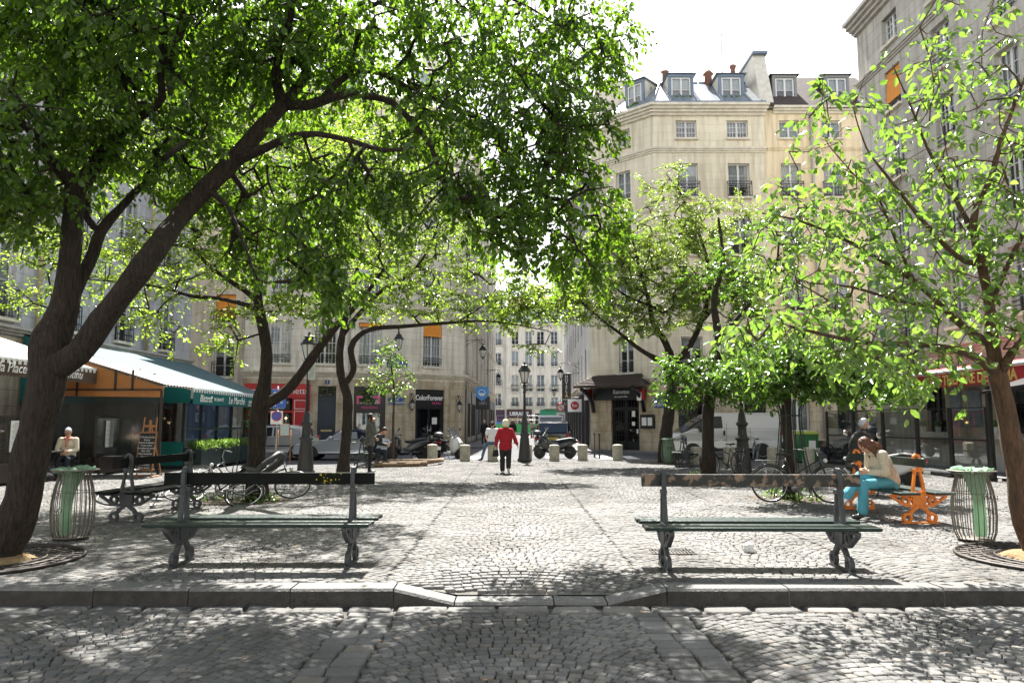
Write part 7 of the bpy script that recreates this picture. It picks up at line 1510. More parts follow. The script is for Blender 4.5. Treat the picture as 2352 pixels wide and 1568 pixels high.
# ---------------------------------------------------------------- scooters and motorcycles
def mwheel(t, c, r, w=.13):
    m = MB(); h = w/2; m.lathe([(r*.7, -h*.8), (r*.93, -h), (r, -h*.4), (r, h*.4), (r*.93, h), (r*.7, h*.8)], c, 24, ax=(0, 1, 0)); ty = m.build('tyre', TYRE, t); m = MB(); cv = Vector(c)
    m.ring(cv, (0, 1, 0), r*.7, .02, 22, 5)
    for i in range(6): a = i*math.pi/3+.2; m.tube([cv, cv+Vector((math.cos(a), 0, math.sin(a)))*r*.7], .016, 5)
    m.lathe([(.05, -.06), (.05, .06)], c, 10, ax=(0, 1, 0)); m.build('rim', RIM if t.get('_lr') else pm('dark_rim', (.12, .12, .12), .4, metal=.6), ty)
def scooter(label, loc, rz, main, panel, screen=True, topbox=False, lean=6, kind='scooter', wide=False, group='scooters and motorcycles parked at the kerb', name='scooter', plate=True):
    """front +x"""
    t = thing(name, label, kind, loc, rz, group); t.rotation_euler[0] = R(lean)
    r = .27; 
    for s in ((-.11, .11) if wide else (0,)): mwheel(t, (.68, s, r*.92), r*.92, .11)
    mwheel(t, (-.62, 0, r), r, .15)
    def lofty(prof, name, mat, n=14):
        """stations (x, z centre, half height, half width)"""
        m = MB(); vs = []; fs = []
        for x, zc, hh, hw in prof:
            for j in range(n):
                a = 2*math.pi*j/n; c, s = math.cos(a), math.sin(a); vs.append((x, hw*abs(c)**.7*(1 if c > 0 else -1), zc+hh*abs(s)**.7*(1 if s > 0 else -1)))
        for i in range(len(prof)-1):
            for j in range(n): fs.append((i*n+j, i*n+(j+1) % n, (i+1)*n+(j+1) % n, (i+1)*n+j))
        fs += [tuple(range(n)), tuple((len(prof)-1)*n+j for j in range(n))[::-1]]
        m.smooth = True; m.add(vs, fs); return m.build(name, mat, t)
    lofty([(-.95, .72, .05, .06), (-.85, .72, .1, .13), (-.6, .64, .16, .18), (-.3, .55, .18, .19), (-.05, .45, .17, .18), (.1, .38, .12, .15)], 'rear_body', panel)
    lofty([(-.05, .3, .09, .17), (.3, .28, .08, .18), (.42, .36, .12, .17)], 'footboard', main)
    lofty([(.3, .55, .3, .16), (.4, .62, .36, .21), (.52, .66, .34, .2), (.66, .66, .24, .15), (.76, .62, .14, .09)], 'front_fairing', main)
    lofty([(-.85, .82, .04, .11), (-.6, .83, .07, .15), (-.3, .78, .07, .16), (-.1, .74, .07, .15), (.08, .76, .05, .1)], 'saddle', pm('black_saddle', (.02, .02, .02), .5))
    m = MB(); m.prism([(.68+.33*math.cos(a*.3), .24+.3*math.sin(a*.3)) for a in range(1, 10)]+[(.5, .35)], lambda a, b, c: (a, c, b), -.075, .075); m.build('mudguard', panel if not wide else main, t)
    m = MB(); m.tube([(.68, .09, .26), (.52, .09, .7)], .025, 6); m.tube([(.68, -.09, .26), (.52, -.09, .7)], .025, 6); m.tube([(-.62, .14, r), (-.15, .14, .3)], .04, 6); m.tube([(-.8, -.16, .3), (-.25, -.17, .25)], .055, 8); m.build('fork', pm('dark_metal', (.08, .08, .085), .4, metal=.7), t)
    m = MB(); m.tube([(.34, -.34, 1.0), (.44, -.12, 1.02), (.48, 0, .98), (.44, .12, 1.02), (.34, .34, 1.0)], .016, 6); m.ell((.36, .3, 1.0), (.03, .06, .03)); m.ell((.36, -.3, 1.0), (.03, .06, .03)); m.build('handlebar', BLACKM, t)
    for s in (-1, 1):
        m = MB(); m.tube([(.42, s*.22, 1.02), (.46, s*.34, 1.2)], .008, 4); m.ell((.45, s*.36, 1.24), (.02, .075, .05)); m.build('mirror', BLACKM, t)
    if screen: m = MB(); m.smooth = True; k = 8; vs = [(.62-.28*v_-.05*abs(u_)**2, u_*(.2-.05*v_), .92+.42*v_) for v_ in (0, .5, 1) for u_ in np.linspace(-1, 1, k)]; m.add(vs, [(a*k+i, a*k+i+1, (a+1)*k+i+1, (a+1)*k+i) for a in range(2) for i in range(k-1)]); m.build('windshield', glassmat('smoked_screen', (.45, .47, .48), .15), t)
    m = MB(); m.ell((.76, .07, .72), (.05, .06, .04)); m.ell((.76, -.07, .72), (.05, .06, .04)); m.build('head_lamp', LAMPW, t); m = MB(); m.ell((-.93, 0, .74), (.05, .13, .035)); m.build('tail_lamp', LAMPR, t)
    if topbox: m = MB(); m.ell((-.88, 0, 1.02), (.24, .22, .14), n=16, m=10); o = m.build('top_box', TRIMB, t); m = MB(); m.ell((-.88, 0, 1.02), (.247, .227, .02), n=16, m=6); m.build('top_box_band', RIM, o); m = MB(); m.tube([(-.7, 0, .8), (-.95, 0, .88)], .03, 5); m.build('rack', BLACKM, t)
    if plate: m = MB(); m.box((-.99, 0, .5), (.015, .2, .14)); m.build('number_plate', PLW, t)
    m = MB(); m.tube([(-.1, .1, .25), (-.12, .3, .0)], .014, 5); m.build('stand', BLACKM, t)
    return t
GLB = pm('gloss_black', (.012, .012, .013), .22, coat=.6); DGREY = pm('dark_grey_gloss', (.05, .05, .055), .28, coat=.6); PEARL = pm('pearl_white', (.62, .63, .64), .3, coat=.6); FABR = pm('black_leg_cover', (.02, .02, .022), .85)
p = G(952, 1052, -.07); scooter('black three wheeled scooter with tall screen, leftmost by the log bed', (p.x-.1, 30.9, -.07), R(205), GLB, DGREY, wide=True)
scooter('black scooter with top box in the middle of three by the log bed', (G(1000, 1050, -.07).x, 31.4, -.07), R(110), GLB, DGREY, topbox=True)
scooter('white and black scooter with clear screen, rightmost of three by the log bed', (G(1033, 1052, -.07).x, 31.0, -.07), R(-35), PEARL, FABR, lean=4)
p = G(1275, 1052, -.07); scooter('long black motorcycle parked across the rear of the dark estate car', (p.x, 32.0, -.07), R(178), GLB, GLB, kind='motorcycle', name='motorcycle')
scooter('black motorcycle parked behind, left of the dark estate car', (P(1240, 1000, 38).x-.1, 38.0, -.07), R(80), GLB, DGREY, kind='motorcycle', name='motorcycle', topbox=True)
t = scooter('scooter with a white rear and black apron standing behind the orange bench', (7.5, 15.3, 0), R(118), GLB, PEARL, screen=False, lean=3, group=None); 
sub(t, 'wind_apron', pm('quilted_black', (.03, .028, .03), .7, var=.6, vs=5), lambda m: m.ell((.42, 0, .98), (.16, .36, .34), n=18, m=12))
sub(t, 'mirror_glass', CHR, lambda m: [m.ell((.4, s*.52, 1.24), (.02, .085, .065)) for s in (-1, 1)])
text('number_text', 'DG 178 BZ', .05, PRINT, t, (-1.0, 0, .5), (0, -1, 0), ext=.001)
# ---------------------------------------------------------------- bicycles
def bike(label, loc, rz, frame, lean=0, pitch=0, seat=False, r=.34, rack=True, step=True, group='bicycles left around the square'):
    t = thing('bicycle', label, 'bicycle', loc, rz, group); t.rotation_euler = (R(lean), R(pitch), rz)
    A, B = Vector((-.52, 0, r)), Vector((.56, 0, r)); bb = Vector((-.06, 0, .28)); st = Vector((-.2, 0, .74)); hd = Vector((.38, 0, .82)); hb = Vector((.42, 0, .68))
    for c in (A, B):
        m = MB(); m.ring(c, (0, 1, 0), r-.015, .017, 36, 6); ty = m.build('tyre', TYRE, t); m = MB(); m.ring(c, (0, 1, 0), r-.035, .009, 36, 4); m.lathe([(.025, -.04), (.025, .04)], c, 8, ax=(0, 1, 0))
        for i in range(14): a = 2*math.pi*i/14; m.tube([c+Vector((0, .02*(-1)**i, 0)), c+Vector((math.cos(a), 0, math.sin(a)))*(r-.035)], .0022, 3)
        m.build('rim', MC['alloy_rim'], ty)
    m = MB(); T = .016
    m.tube([bb, st+Vector((0, 0, .02))], T, 7); m.tube([bb, hb], T*1.1, 7); m.tube([st*.7+bb*.3, hd] if not step else [st*.45+bb*.55, hd-Vector((0, 0, .03))], T*.95, 7); m.tube([hd+Vector((-.01, 0, .04)), hb], T*1.1, 7)
    for s in (-.04, .04):
        m.tube([A+Vector((0, s, 0)), bb], .009, 5); m.tube([A+Vector((0, s, 0)), st], .008, 5); m.tube([B+Vector((0, s, 0)), hb+Vector((.02, s*.7, -.02))], .011, 5)
    m.build('frame', frame, t)
    m = MB(); m.tube([hd, hd+Vector((-.03, 0, .14))], .012, 6); q = hd+Vector((-.03, 0, .14)); m.tube([q+Vector((-.2, -.28, .02)), q+Vector((-.02, -.26, .04)), q+Vector((.04, -.1, .02)), q, q+Vector((.04, .1, .02)), q+Vector((-.02, .26, .04)), q+Vector((-.2, .28, .02))], .011, 6); m.build('handlebar', CHR, t)
    m = MB(); m.tube([st, st+Vector((-.03, 0, .12))], .012, 6); m.build('seat_post', CHR, t); m = MB(); m.ell(st+Vector((-.06, 0, .15)), (.14, .075, .03)); m.ell(st+Vector((.06, 0, .15)), (.1, .03, .02)); m.build('saddle', TRIMB, t)
    m = MB(); m.lathe([(.09, -.005), (.09, .005)], bb+Vector((0, -.05, 0)), 16, ax=(0, 1, 0)); m.tube([bb+Vector((0, -.07, 0)), bb+Vector((.08, -.08, -.14))], .009, 5); m.tube([bb+Vector((0, .07, 0)), bb+Vector((-.08, .08, .14))], .009, 5); m.box(bb+Vector((.08, -.12, -.14)), (.09, .08, .02)); m.box(bb+Vector((-.08, .12, .14)), (.09, .08, .02)); m.tube([bb+Vector((0, -.05, .09)), A+Vector((0, -.05, .03))], .004, 4); m.tube([bb+Vector((0, -.05, -.09)), A+Vector((0, -.05, -.03))], .004, 4); m.build('crankset', pm('worn_metal', (.25, .25, .25), .4, metal=.7), t)
    for c in (A, B): m = MB(); m.ring(c, (0, -1, 0), r+.025, .016, 16, 5, a0=-math.pi*.95, a1=-.15) if c is A else m.ring(c, (0, -1, 0), r+.025, .016, 14, 5, a0=-math.pi*.9, a1=-math.pi*.25); m.build('mudguard', frame, t)
    if rack: m = MB(); [m.tube([A+Vector((-.25, s, r+.1)), A+Vector((.3, s, r+.1))], .006, 4) for s in (-.06, .06)]; [m.tube([A+Vector((-.25+.11*i, -.06, r+.1)), A+Vector((-.25+.11*i, .06, r+.1))], .005, 4) for i in range(6)]; [m.tube([A+Vector((0, s, 0)), A+Vector((-.12, s, r+.1))], .006, 4) for s in (-.06, .06)]; m.build('rack', CHR, t)
    m = MB(); m.ell(hb+Vector((.08, 0, .1)), (.04, .04, .045)); m.build('head_lamp', LAMPW, t)
    if seat:
        m = MB(); SB = pm('child_seat_plastic', (.035, .035, .038), .4, var=.2, vs=5)
        o = A+Vector((.1, 0, r+.14)); fr = lambda x, z, c: o+Vector((x, c, z))
        m.smooth = True; k = 10
        vs = []
        for (x, z, w_) in ((.3, .0, .1), (.25, -.02, .15), (.0, .0, .16), (-.08, .12, .17), (-.14, .35, .18), (-.2, .6, .17), (-.22, .7, .1)):
            for j in range(k+1): q = j/k*2-1; vs.append(o+Vector((x+.09*abs(q)**3*(1 if z > .05 else .0), q*w_, z+(.07*abs(q)**3 if z <= .05 else 0))))
        m.add(vs, [(a*(k+1)+j, a*(k+1)+j+1, (a+1)*(k+1)+j+1, (a+1)*(k+1)+j) for a in range(6) for j in range(k) if not (a in (3, 4) and j in (2, 7))]); so = m.build('child_seat', SB, t); sm = so.modifiers.new('s', 'SOLIDIFY'); sm.thickness = .02
        m = MB(); [m.tube([o+Vector((.22, s*.12, 0)), o+Vector((.3, s*.14, -.3))], .03, 6) for s in (-1, 1)]; m.box(o+Vector((.05, .13, .05)), (.05, .02, .04)); m.build('foot_rest', SB, t)
    return t
BKF = pm('black_bike_frame', (.02, .022, .022), .35); BKG = pm('dark_green_bike_frame', (.02, .035, .03), .35)
bike('city bicycle leaning in front of the caged tree on the right', (5.35, 14.0, 0), R(-8), BKF, lean=-4)
bike('bicycle chained to the right lamp post', (5.9, 20.6, 0), R(205), BKG, lean=5, step=False)
bike('bicycle parked behind the caged tree, by the tail of the white van', (9.8, 30.1, -.07), R(80), BKG, lean=3)
bike('fallen bicycle with a large black child seat lying against the caged forked tree', (-5.5, 13.6, .12), R(168), BKF, lean=55, pitch=-14, seat=True)
bike('wheel-up bicycle collapsed behind the fallen one at the forked tree', (-4.75, 14.2, .05), R(12), BKF, lean=-48, rack=False)
bike('bicycle tipped on its side left of the forked tree, partly behind the bench', (-6.15, 13.0, .1), R(215), BKG, lean=74, rack=False)
# ================================================================ PEOPLE
SKIN = pm('skin', (.5, .27, .18), .5, var=.12, vs=8); SKIN.node_tree.nodes['Principled BSDF'].inputs['Subsurface Weight'].default_value = .05
def remesh(o, vox, sm=6):
    r = o.modifiers.new('r', 'REMESH'); r.mode = 'VOXEL'; r.voxel_size = vox; r.use_smooth_shade = True
    s = o.modifiers.new('s', 'SMOOTH'); s.iterations = sm; s.factor = .5; return o
def V3(*a): return Vector(a)
def person(label, loc, rz, J, look, vox=.012, group=None):
    """J: joints in local metres, facing +y. look: colours and cut of clothes"""
    t = thing('person', label, 'person', loc, rz, group); J = {k: Vector(v) for k, v in J.items()}
    up = (J['head']-J['neck']).normalized(); fw = Vector(look.get('face', (0, 1, 0))).normalized(); fw = (fw-up*fw.dot(up)).normalized(); sd = fw.cross(up)
    Mh = Matrix((sd, fw, up)).transposed(); hc = J['head']
    m = MB()
    m.ell(hc+up*.02, (.074, .093, .105), Mh, 20, 16); m.ell(hc+fw*.03-up*.06, (.055, .06, .055), Mh, 14, 10); m.ell(hc+fw*.098-up*.015, (.014, .02, .028), Mh, 8, 6)
    for s in (-1, 1): m.ell(hc+sd*s*.075-up*.005, (.01, .02, .03), Mh, 8, 6)
    m.tube([J['neck']-up*.06, hc-up*.05-fw*.015], [.058, .05], 12)
    pe, ch, nk = J['pelvis'], J['chest'], J['neck']
    for a, b, ra, rb in ((pe, ch, .11, .12), (ch, nk-up*.04, .12, .07)): m.cap(a, ra, b, rb)
    for s in 'LR':
        sh, el, wr = J['sh'+s], J['el'+s], J['wr'+s]; hi, kn, an, to = J['hip'+s], J['kn'+s], J['an'+s], J['toe'+s]
        m.cap(nk-up*.08, .06, sh, .05); m.cap(sh, .048, el, .038); m.cap(el, .038, wr, .025); m.cap(pe, .1, hi, .09); m.cap(hi, .08, kn, .052); m.cap(kn, .05, an, .036); m.cap(an, .034, an.lerp(to, .4)+Vector((0, 0, -.035)), .02)
        # hand
        d = J.get('hd'+s); d = (Vector(d) if d is not None else (wr-el)).normalized(); pn = Vector(look.get('palm'+s, (1 if s == 'L' else -1, 0, 0))); pn = (pn-d*pn.dot(d)).normalized(); sw = d.cross(pn)
        Mp = Matrix((sw, d, pn)).transposed(); pc = wr+d*.045; m.ell(pc, (.04, .055, .02), Mp, 12, 8)
        curl = look.get('curl', .5)
        for i, (o, L_) in enumerate(((-.03, .07), (-.01, .08), (.01, .075), (.03, .06))):
            a = pc+sw*o+d*.045; b = a+d*L_*.5*math.cos(curl)+pn*L_*.5*math.sin(curl); c = b+d*L_*.5*math.cos(curl*2.2)+pn*L_*.5*math.sin(curl*2.2); m.tube([a-d*.02, a, b, c], [.009, .0095, .0085, .007], 7)
        th = 1 if look.get('thumb'+s, 1) > 0 else -1; a = pc-sw*.036*th-d*.01; m.tube([a+sw*.015*th, a-sw*.02*th+d*.03+pn*.012, a-sw*.015*th+d*.06+pn*.025], [.013, .011, .008], 7)
    body = remesh(m.build('body', SKIN, t), vox*.62, 2)
    # eyes and mouth
    if look.get('facevis', True):
        m = MB(); [m.ell(hc+sd*s*.03+fw*.088+up*.01, (.011, .006, .006), Mh, 8, 5) for s in (-1, 1)]; m.build('eyes', PRINT, body); m = MB(); m.ell(hc+fw*.088-up*.062, (.022, .006, .006), Mh, 8, 5); m.build('mouth', pm('lips', (.3, .08, .07), .5), body); m = MB(); [m.ell(hc+sd*s*.03+fw*.09+up*.03, (.018, .004, .004), Mh, 8, 4) for s in (-1, 1)]; m.build('eyebrows', look['hairm'], body)
    # top
    g = look.get('bulk', 1.); tm = look['top']; m = MB(); w_ = look.get('shw', 1.)
    ax = (ch-pe).normalized(); r_ = (J['shR']-J['shL']).normalized(); fwd = ax.cross(r_) if False else r_.cross(ax); Mt = Matrix((r_, -fwd, ax)).transposed()
    bl = look.get('belly', 1.); hem = pe-ax*look.get('hem', .04)
    m.ell(hem+ax*.1, (.165*g, .12*g*bl, .15), Mt, 18, 12); m.ell(pe.lerp(ch, .55), (.155*g, .12*g*bl, .2), Mt, 18, 12); m.ell(ch, (.175*g*w_, .12*g, .19), Mt, 18, 12)
    if look.get('hem', .04) > .1: m.ell(hem+ax*.04, (.17*g, .13*g, .12), Mt, 18, 10)
    m.cap(nk-up*.07, .075*g, nk-up*.02, look.get('collar', .062))
    for s in 'LR':
        sh, el, wr = J['sh'+s], J['el'+s], J['wr'+s]; m.cap(nk-up*.1, .08*g, sh, .064*g)
        if look.get('sleeve', 1) == 1: m.cap(sh, .066*g, el, .054*g); m.cap(el, .054*g, el.lerp(wr, .93), .04*g)
        else: m.cap(sh, .064*g, sh.lerp(el, .62), .06*g)
    o = remesh(m.build(look.get('topname', 'jacket'), tm, t), vox, 5)
    if look.get('quilt'): 
        x = o.modifiers.new('d', 'DISPLACE'); tx = bpy.data.textures.new('quilt', 'WOOD'); tx.wood_type = 'BANDS'; tx.noise_scale = .6; x.texture = tx; x.strength = .012
    # trousers
    m = MB(); q = look.get('leg', 1.); m.ell(pe-ax*.02, (.16, .115, .13), Mt, 18, 12)
    for s in 'LR':
        hi, kn, an = J['hip'+s], J['kn'+s], J['an'+s]; m.cap(pe, .11, hi, .095*q); m.cap(hi, .095*q, kn, .068*q); m.cap(kn, .068*q, an.lerp(kn, .06), look.get('cuff', .055)*q)
        if look.get('cuff', .055) > .07: m.cap(an.lerp(kn, .25), .06*q, an.lerp(kn, .02), .078)
    remesh(m.build('trousers', look['bottom'], t), vox, 5)
    for s in 'LR':
        an, to = J['an'+s], J['toe'+s]; d = (to-an); m = MB(); dn = Vector((0, 0, -.05)) if 'footdn'+s not in J else J['footdn'+s]; m.cap(an+dn*.6-d*.12, .042, an+d*.5+dn*.9, .043); m.cap(an+d*.5+dn*.9, .043, to+dn*.35, .034); remesh(m.build('shoe', look['shoe'+s] if 'shoe'+s in look else look['shoe'], t), .009, 4)
    # hair
    hs = look.get('hair', 'short'); m = MB(); hm = look['hairm']
    if hs == 'short': m.ell(hc+up*.05-fw*.022, (.082, .092, .085), Mh, 18, 12); m.ell(hc-fw*.055+up*.01, (.074, .05, .085), Mh, 14, 10); [m.ell(hc+up*.09+fw*.04+sd*k*.03, (.03, .035, .022), Mh, 8, 6) for k in (-1, 0, 1)]
    if hs == 'bob': m.ell(hc+up*.035-fw*.02, (.098, .105, .1), Mh, 18, 12); m.ell(hc-fw*.055-up*.02, (.095, .06, .09), Mh, 14, 10); [m.ell(hc+sd*s*.075-up*.01+fw*.01, (.03, .05, .06), Mh, 10, 8) for s in (-1, 1)]
    if hs == 'long':
        m.ell(hc+up*.04-fw*.02, (.092, .104, .095), Mh, 18, 12); m.ell(hc-fw*.06-up*.02, (.09, .06, .1), Mh, 14, 10)
        for s in (-1, 1): pts = [hc+sd*s*.07+up*.05+fw*.02, hc+sd*s*.085-up*.05+fw*.01, hc+sd*s*.08-up*.16+fw*.0+Vector((0, 0, -.03)), J['chest']+sd*s*.09+fw*.1+Vector((0, 0, .06))]; m.tube(pts, [.04, .045, .045, .025], 9)
        m.tube([hc-fw*.06-up*.05, hc-fw*.09-up*.16, nk-fw*.1-up*.1], [.08, .075, .04], 12)
    if hs != 'bald': o = remesh(m.build('hair', hm, t), .009, 2); x = o.modifiers.new('d', 'DISPLACE'); tx = bpy.data.textures.new('strands', 'STUCCI'); tx.noise_scale = .03; x.texture = tx; x.strength = .014
    return t, Mh, hc, (sd, fw, up)
def stand(h=1.72, stride=0, lift=0, lean=0, arms=None):
    k = h/1.72; J = dict(pelvis=(0, 0, .93), chest=(0, lean*.6, 1.25), neck=(0, lean, 1.47), head=(0, lean*1.2+.015, 1.6), shL=(-.175, lean, 1.375), shR=(.175, lean, 1.375), elL=(-.24, lean-.04, 1.12), elR=(.24, lean-.04, 1.12), wrL=(-.25, lean+.06, .88), wrR=(.25, lean+.06, .88),
        hipL=(-.09, 0, .9), hipR=(.09, 0, .9), knL=(-.1, .03+stride*.5, .49), knR=(.1, .03-stride*.3, .49), anL=(-.1, stride, .08), anR=(.1, -stride, .08+lift), toeL=(-.11, stride+.16, .03), toeR=(.11, -stride+.14, .03+lift*.2))
    if arms: J.update(arms)
    return {a: tuple(c*k for c in b) for a, b in J.items()}
RED_ = pm('red_wool', (.36, .008, .02), .85, var=.2, vs=20, bump=.5, bs=60); BLK = pm('black_cloth', (.014, .014, .016), .85, var=.2, vs=10); JEAN = pm('blue_jeans', (.07, .13, .22), .85, var=.3, vs=14); WHT = pm('white_cotton', (.72, .73, .75), .8); NAVJ = pm('navy_jacket', (.012, .016, .025), .7, var=.3, vs=6); DJ = pm('dark_jeans', (.012, .018, .035), .85, var=.2, vs=9); OLV = pm('grey_quilted_nylon', (.085, .085, .075), .55, var=.2, vs=8)
BLU = pm('turquoise_trousers', (.075, .31, .41), .8, var=.2, vs=9); BEI = pm('beige_wool', (.62, .55, .42), .95, var=.25, vs=30, bump=1, bs=90); HW = pm('white_hair', (.7, .66, .5), .7); HB = pm('brown_hair', (.1, .035, .012), .5, var=.5, vs=16); HD = pm('dark_hair', (.02, .015, .012), .6); HG = pm('silver_hair', (.5, .5, .52), .6); SHB = pm('black_shoe', (.015, .015, .015), .4); SHW = pm('white_trainer', (.65, .65, .66), .5)
# woman in red walking away
p = G(1161, 1086); J = stand(1.55, .1, .1, .06, dict(elL=(-.29, .0, 1.13), wrL=(-.3, .07, .88), elR=(.3, -.02, 1.13), wrR=(.38, -.1, .93)))
t, *_ = person('white haired woman in a red jacket and black trousers walking away across the square', p, 0, J, dict(top=RED_, bottom=BLK, hairm=HW, hair='bob', shoe=SHW, bulk=1.2, shw=.9, leg=1.2, cuff=.06, hem=.12, collar=.07))
hb = thing('handbag', 'small black handbag carried in the left hand of the woman in red', 'handbag', (p.x-.29, p.y+.07, .48)); m = MB(); m.hexa([(-.1, -.05, 0), (.1, -.05, 0), (.1, .05, 0), (-.1, .05, 0), (-.07, -.03, .2), (.07, -.03, .2), (.07, .03, .2), (-.07, .03, .2)]); bevel(m.build('bag', BLK, hb), .02, 3); m = MB(); m.tube([(-.06, 0, .19), (-.04, 0, .29), (0, 0, .32), (.04, 0, .29), (.06, 0, .19)], .008, 6); m.build('strap', BLK, hb)
# man on the phone, standing, turned right
p = G(848, 1083); J = stand(1.74, 0, 0, 0, dict(elR=(.27, .1, 1.13), wrR=(.15, .12, 1.5), elL=(-.2, .18, 1.12), wrL=(-.12, .28, 1.3)))
J = stand(1.74, 0, 0, 0, dict(elR=(.24, .16, 1.14), wrR=(.13, .1, 1.48), elL=(-.24, .0, 1.12), wrL=(-.2, .16, .98), hdR=(-.1, .0, 1)))
t, Mh, hc, (sd_, fw_, up_) = person('man in a grey quilted jacket standing with a phone at his ear', p, R(-80), J, dict(top=OLV, bottom=BLK, hairm=HD, hair='short', shoe=SHB, bulk=1.2, quilt=1, hem=.14, palmR=(-1, 0, 0), curl=.9, collar=.075))
m = MB(); m.box(hc+sd_*.1+up_*-.02+fw_*.02, (.02, .07, .13)); m.build('phone', BLK, t)
# seated poses
def sit(sh=.46, lean=.12, kneesx=.11, hands=None, k=1.):
    J = dict(pelvis=(0, 0, sh+.11), chest=(0, lean*.7, sh+.42), neck=(0, lean*1.5, sh+.62), head=(0, lean*1.9+.03, sh+.75), shL=(-.18, lean*1.3, sh+.56), shR=(.18, lean*1.3, sh+.56), elL=(-.23, lean+.1, sh+.3), elR=(.23, lean+.1, sh+.3), wrL=(-.1, lean+.32, sh+.26), wrR=(.1, lean+.32, sh+.26),
        hipL=(-.09, .04, sh+.08), hipR=(.09, .04, sh+.08), knL=(-kneesx, .46, sh+.07), knR=(kneesx, .46, sh+.07), anL=(-kneesx, .47, .08), anR=(kneesx, .47, .08), toeL=(-kneesx-.02, .63, .03), toeR=(kneesx+.02, .63, .03))
    if hands: J.update(hands)
    return J
t, Mh, hc, ax3 = person('man in a dark jacket sitting bent over his phone on the far bench', (-4.78, 25.4, 0), R(-86), sit(lean=.2, hands=dict(head=(0, .42, 1.18), neck=(0, .32, 1.06))), dict(top=NAVJ, bottom=DJ, hairm=HD, hair='short', shoe=SHB, bulk=1.15, face=(0, .8, -.6)))
ph = thing('phone', 'small bright phone in the hands of the man bent forward on the far bench', 'phone', (-4.78+.62, 25.38, .79), 0); m = MB(); m.box((0, 0, 0), (.13, .07, .012), M=Matrix.Rotation(R(-25), 3, 'Y')); m.build('phone', SHW, ph)
# man in white t-shirt sitting on a bollard, seen from behind
p = G(1132, 1058); J = sit(.63, .03, .12, dict(knL=(-.3, .28, .55), anL=(-.42, .16, .1), toeL=(-.55, .2, .04), knR=(.1, .44, .62), anR=(.1, .5, .12), toeR=(.1, .64, .05), elL=(-.25, .05, .93), wrL=(-.22, .2, .78), elR=(.24, .06, .93), wrR=(.18, .22, .78)))
t, Mh, hc, (sd_, fw_, up_) = person('man in a white t-shirt and dark cap sitting on a bollard, back turned', (p.x-.03, p.y, 0), R(-6), J, dict(top=WHT, bottom=JEAN, hairm=HD, hair='short', shoe=SHB, bulk=1.08, sleeve=0, topname='t_shirt'))
m = MB(); m.ell(hc+up_*.055-fw_*.01, (.096, .106, .085), Mh, 18, 12); m.ell(hc+up_*.05+fw_*.12, (.07, .07, .012), Mh, 14, 6); m.build('cap', BLK, t); m = MB(); m.tube([hc+up_*.045-fw_*.1+sd_*.05, hc+up_*.045-fw_*.115, hc+up_*.045-fw_*.1-sd_*.05], .008, 5); m.build('cap_strap', LWHITE, t)
# walkers in the street
for (u, v, Yp, lab, top, hm, hair, st, rz_) in ((1130, 1006, 60, 'woman in a long black coat with auburn hair walking up the street towards the square', BLK, pm('auburn_hair', (.25, .06, .02), .6), 'long', .15, 180), (1178, 1008, 55, 'woman in a dark jacket and black leggings beside the auburn haired one', BLK, HB, 'long', .12, 185), (1103, 1004, 66, 'dark dressed person standing far down the street beside the shop fronts', BLK, HD, 'short', .05, 170), (1223, 1001, 72, 'person in a beige coat and blue jeans far down the street near the traffic cone', BEI, HB, 'short', .1, 200), (1112, 1010, 50, 'person in black bending by the shop front behind the man in the white shirt', BLK, HG, 'short', .05, 20)):
    x = P(u, v, Yp).x; J = stand(1.68, st); person(lab, (x, Yp, -.07), R(rz_), J, dict(top=top, bottom=JEAN if 'blue jeans' in lab else BLK, hairm=hm, hair=hair, shoe=SHB, bulk=1.1, hem=.3 if 'coat' in lab else .1), vox=.02)
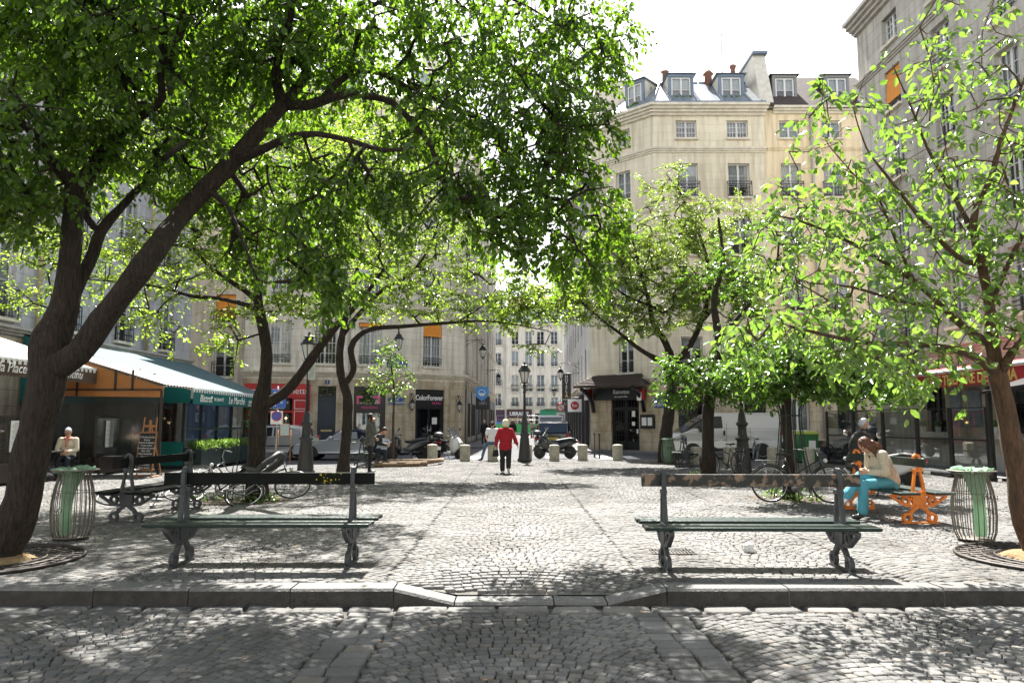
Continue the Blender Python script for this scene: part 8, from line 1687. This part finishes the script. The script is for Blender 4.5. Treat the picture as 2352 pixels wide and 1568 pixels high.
# woman on the orange bench, legs crossed, reading
J = dict(pelvis=(0, 0, .57), chest=(0, .14, .86), neck=(0, .27, 1.04), head=(0, .39, 1.13), shL=(-.17, .22, .99), shR=(.17, .22, .99), elL=(-.24, .22, .71), elR=(.24, .2, .71), wrL=(-.1, .42, .73), wrR=(.1, .42, .73), hdL=(.6, .8, -.1), hdR=(-.6, .8, -.1),
         hipL=(-.09, .05, .55), hipR=(.09, .05, .55), knL=(-.08, .5, .54), anL=(-.04, .52, .12), toeL=(-.05, .68, .06), knR=(.08, .46, .66), anR=(-.02, .76, .36), toeR=(-.04, .9, .28))
t, Mh, hc, (sd_, fw_, up_) = person('long haired woman in turquoise trousers sitting cross legged on the orange framed bench', (5.92, 11.75, 0), R(90+8), J, dict(top=BEI, bottom=BLU, hairm=HB, hair='long', shoe=SHB, shoeR=pm('silver_ballerina', (.6, .6, .6), .3, metal=.5), bulk=1.16, face=(0, .75, -.65), hem=.06, leg=1.05, cuff=.08, curl=.8), vox=.009)
m = MB(); m.ring((0, .22, .99), (0, -.4, 1), .09, .045, 20, 8); m.build('hood', BEI, t)
ph = thing('phone', 'dark phone held in the lap of the long haired woman', 'phone', (5.36, 11.7, .8), R(98)); m = MB(); m.box((0, 0, 0), (.08, .014, .14), M=Matrix.Rotation(R(-40), 3, 'X')); m.build('phone', NAVJ, ph)
bg_ = thing('handbag', 'round black bag resting on the orange bench seat behind the long haired woman’s knees', 'handbag', (5.62, 12.1, .475)); m = MB(); m.ell((0, 0, .1), (.17, .12, .1), n=16, m=10); m.build('bag', BLK, bg_)
# grey haired woman behind the scooter
person('grey haired woman in a dark coat standing behind the scooter by the terrace screens', (P(1975, 1000, 17.2).x, 17.2, 0), R(-150), stand(1.56, 0, 0, .1), dict(top=NAVJ, bottom=BLK, hairm=HG, hair='bob', shoe=SHB, bulk=1.2, face=(.2, 1, -.5), hem=.25))
# man at the bistro table
t, Mh, hc, (sd_, fw_, up_) = person('man in a cream jacket, pink scarf and sunglasses at the bistro table', (-11.8, 19.9, 0), R(-165), sit(lean=.06), dict(top=pm('cream_jacket', (.62, .55, .42), .85), bottom=DJ, hairm=HG, hair='short', shoe=SHB, bulk=1.15))
m = MB(); m.ring((0, .1, 1.06), (0, .2, 1), .08, .035, 16, 8); m.tube([(0, .16, 1.04), (.02, .2, .85)], [.04, .03], 8); m.build('scarf', pm('salmon_scarf', (.6, .25, .2), .85), t); m = MB(); [m.ell(hc+sd_*s*.032+fw_*.094+up_*.012, (.024, .008, .017), Mh, 10, 6) for s in (-1, 1)]; m.box(hc+fw_*.096+up_*.016, (.04, .006, .006)); m.build('sunglasses', PRINT, t)
chair(-11.8, 19.95, R(15), 'chair under the man with sunglasses')
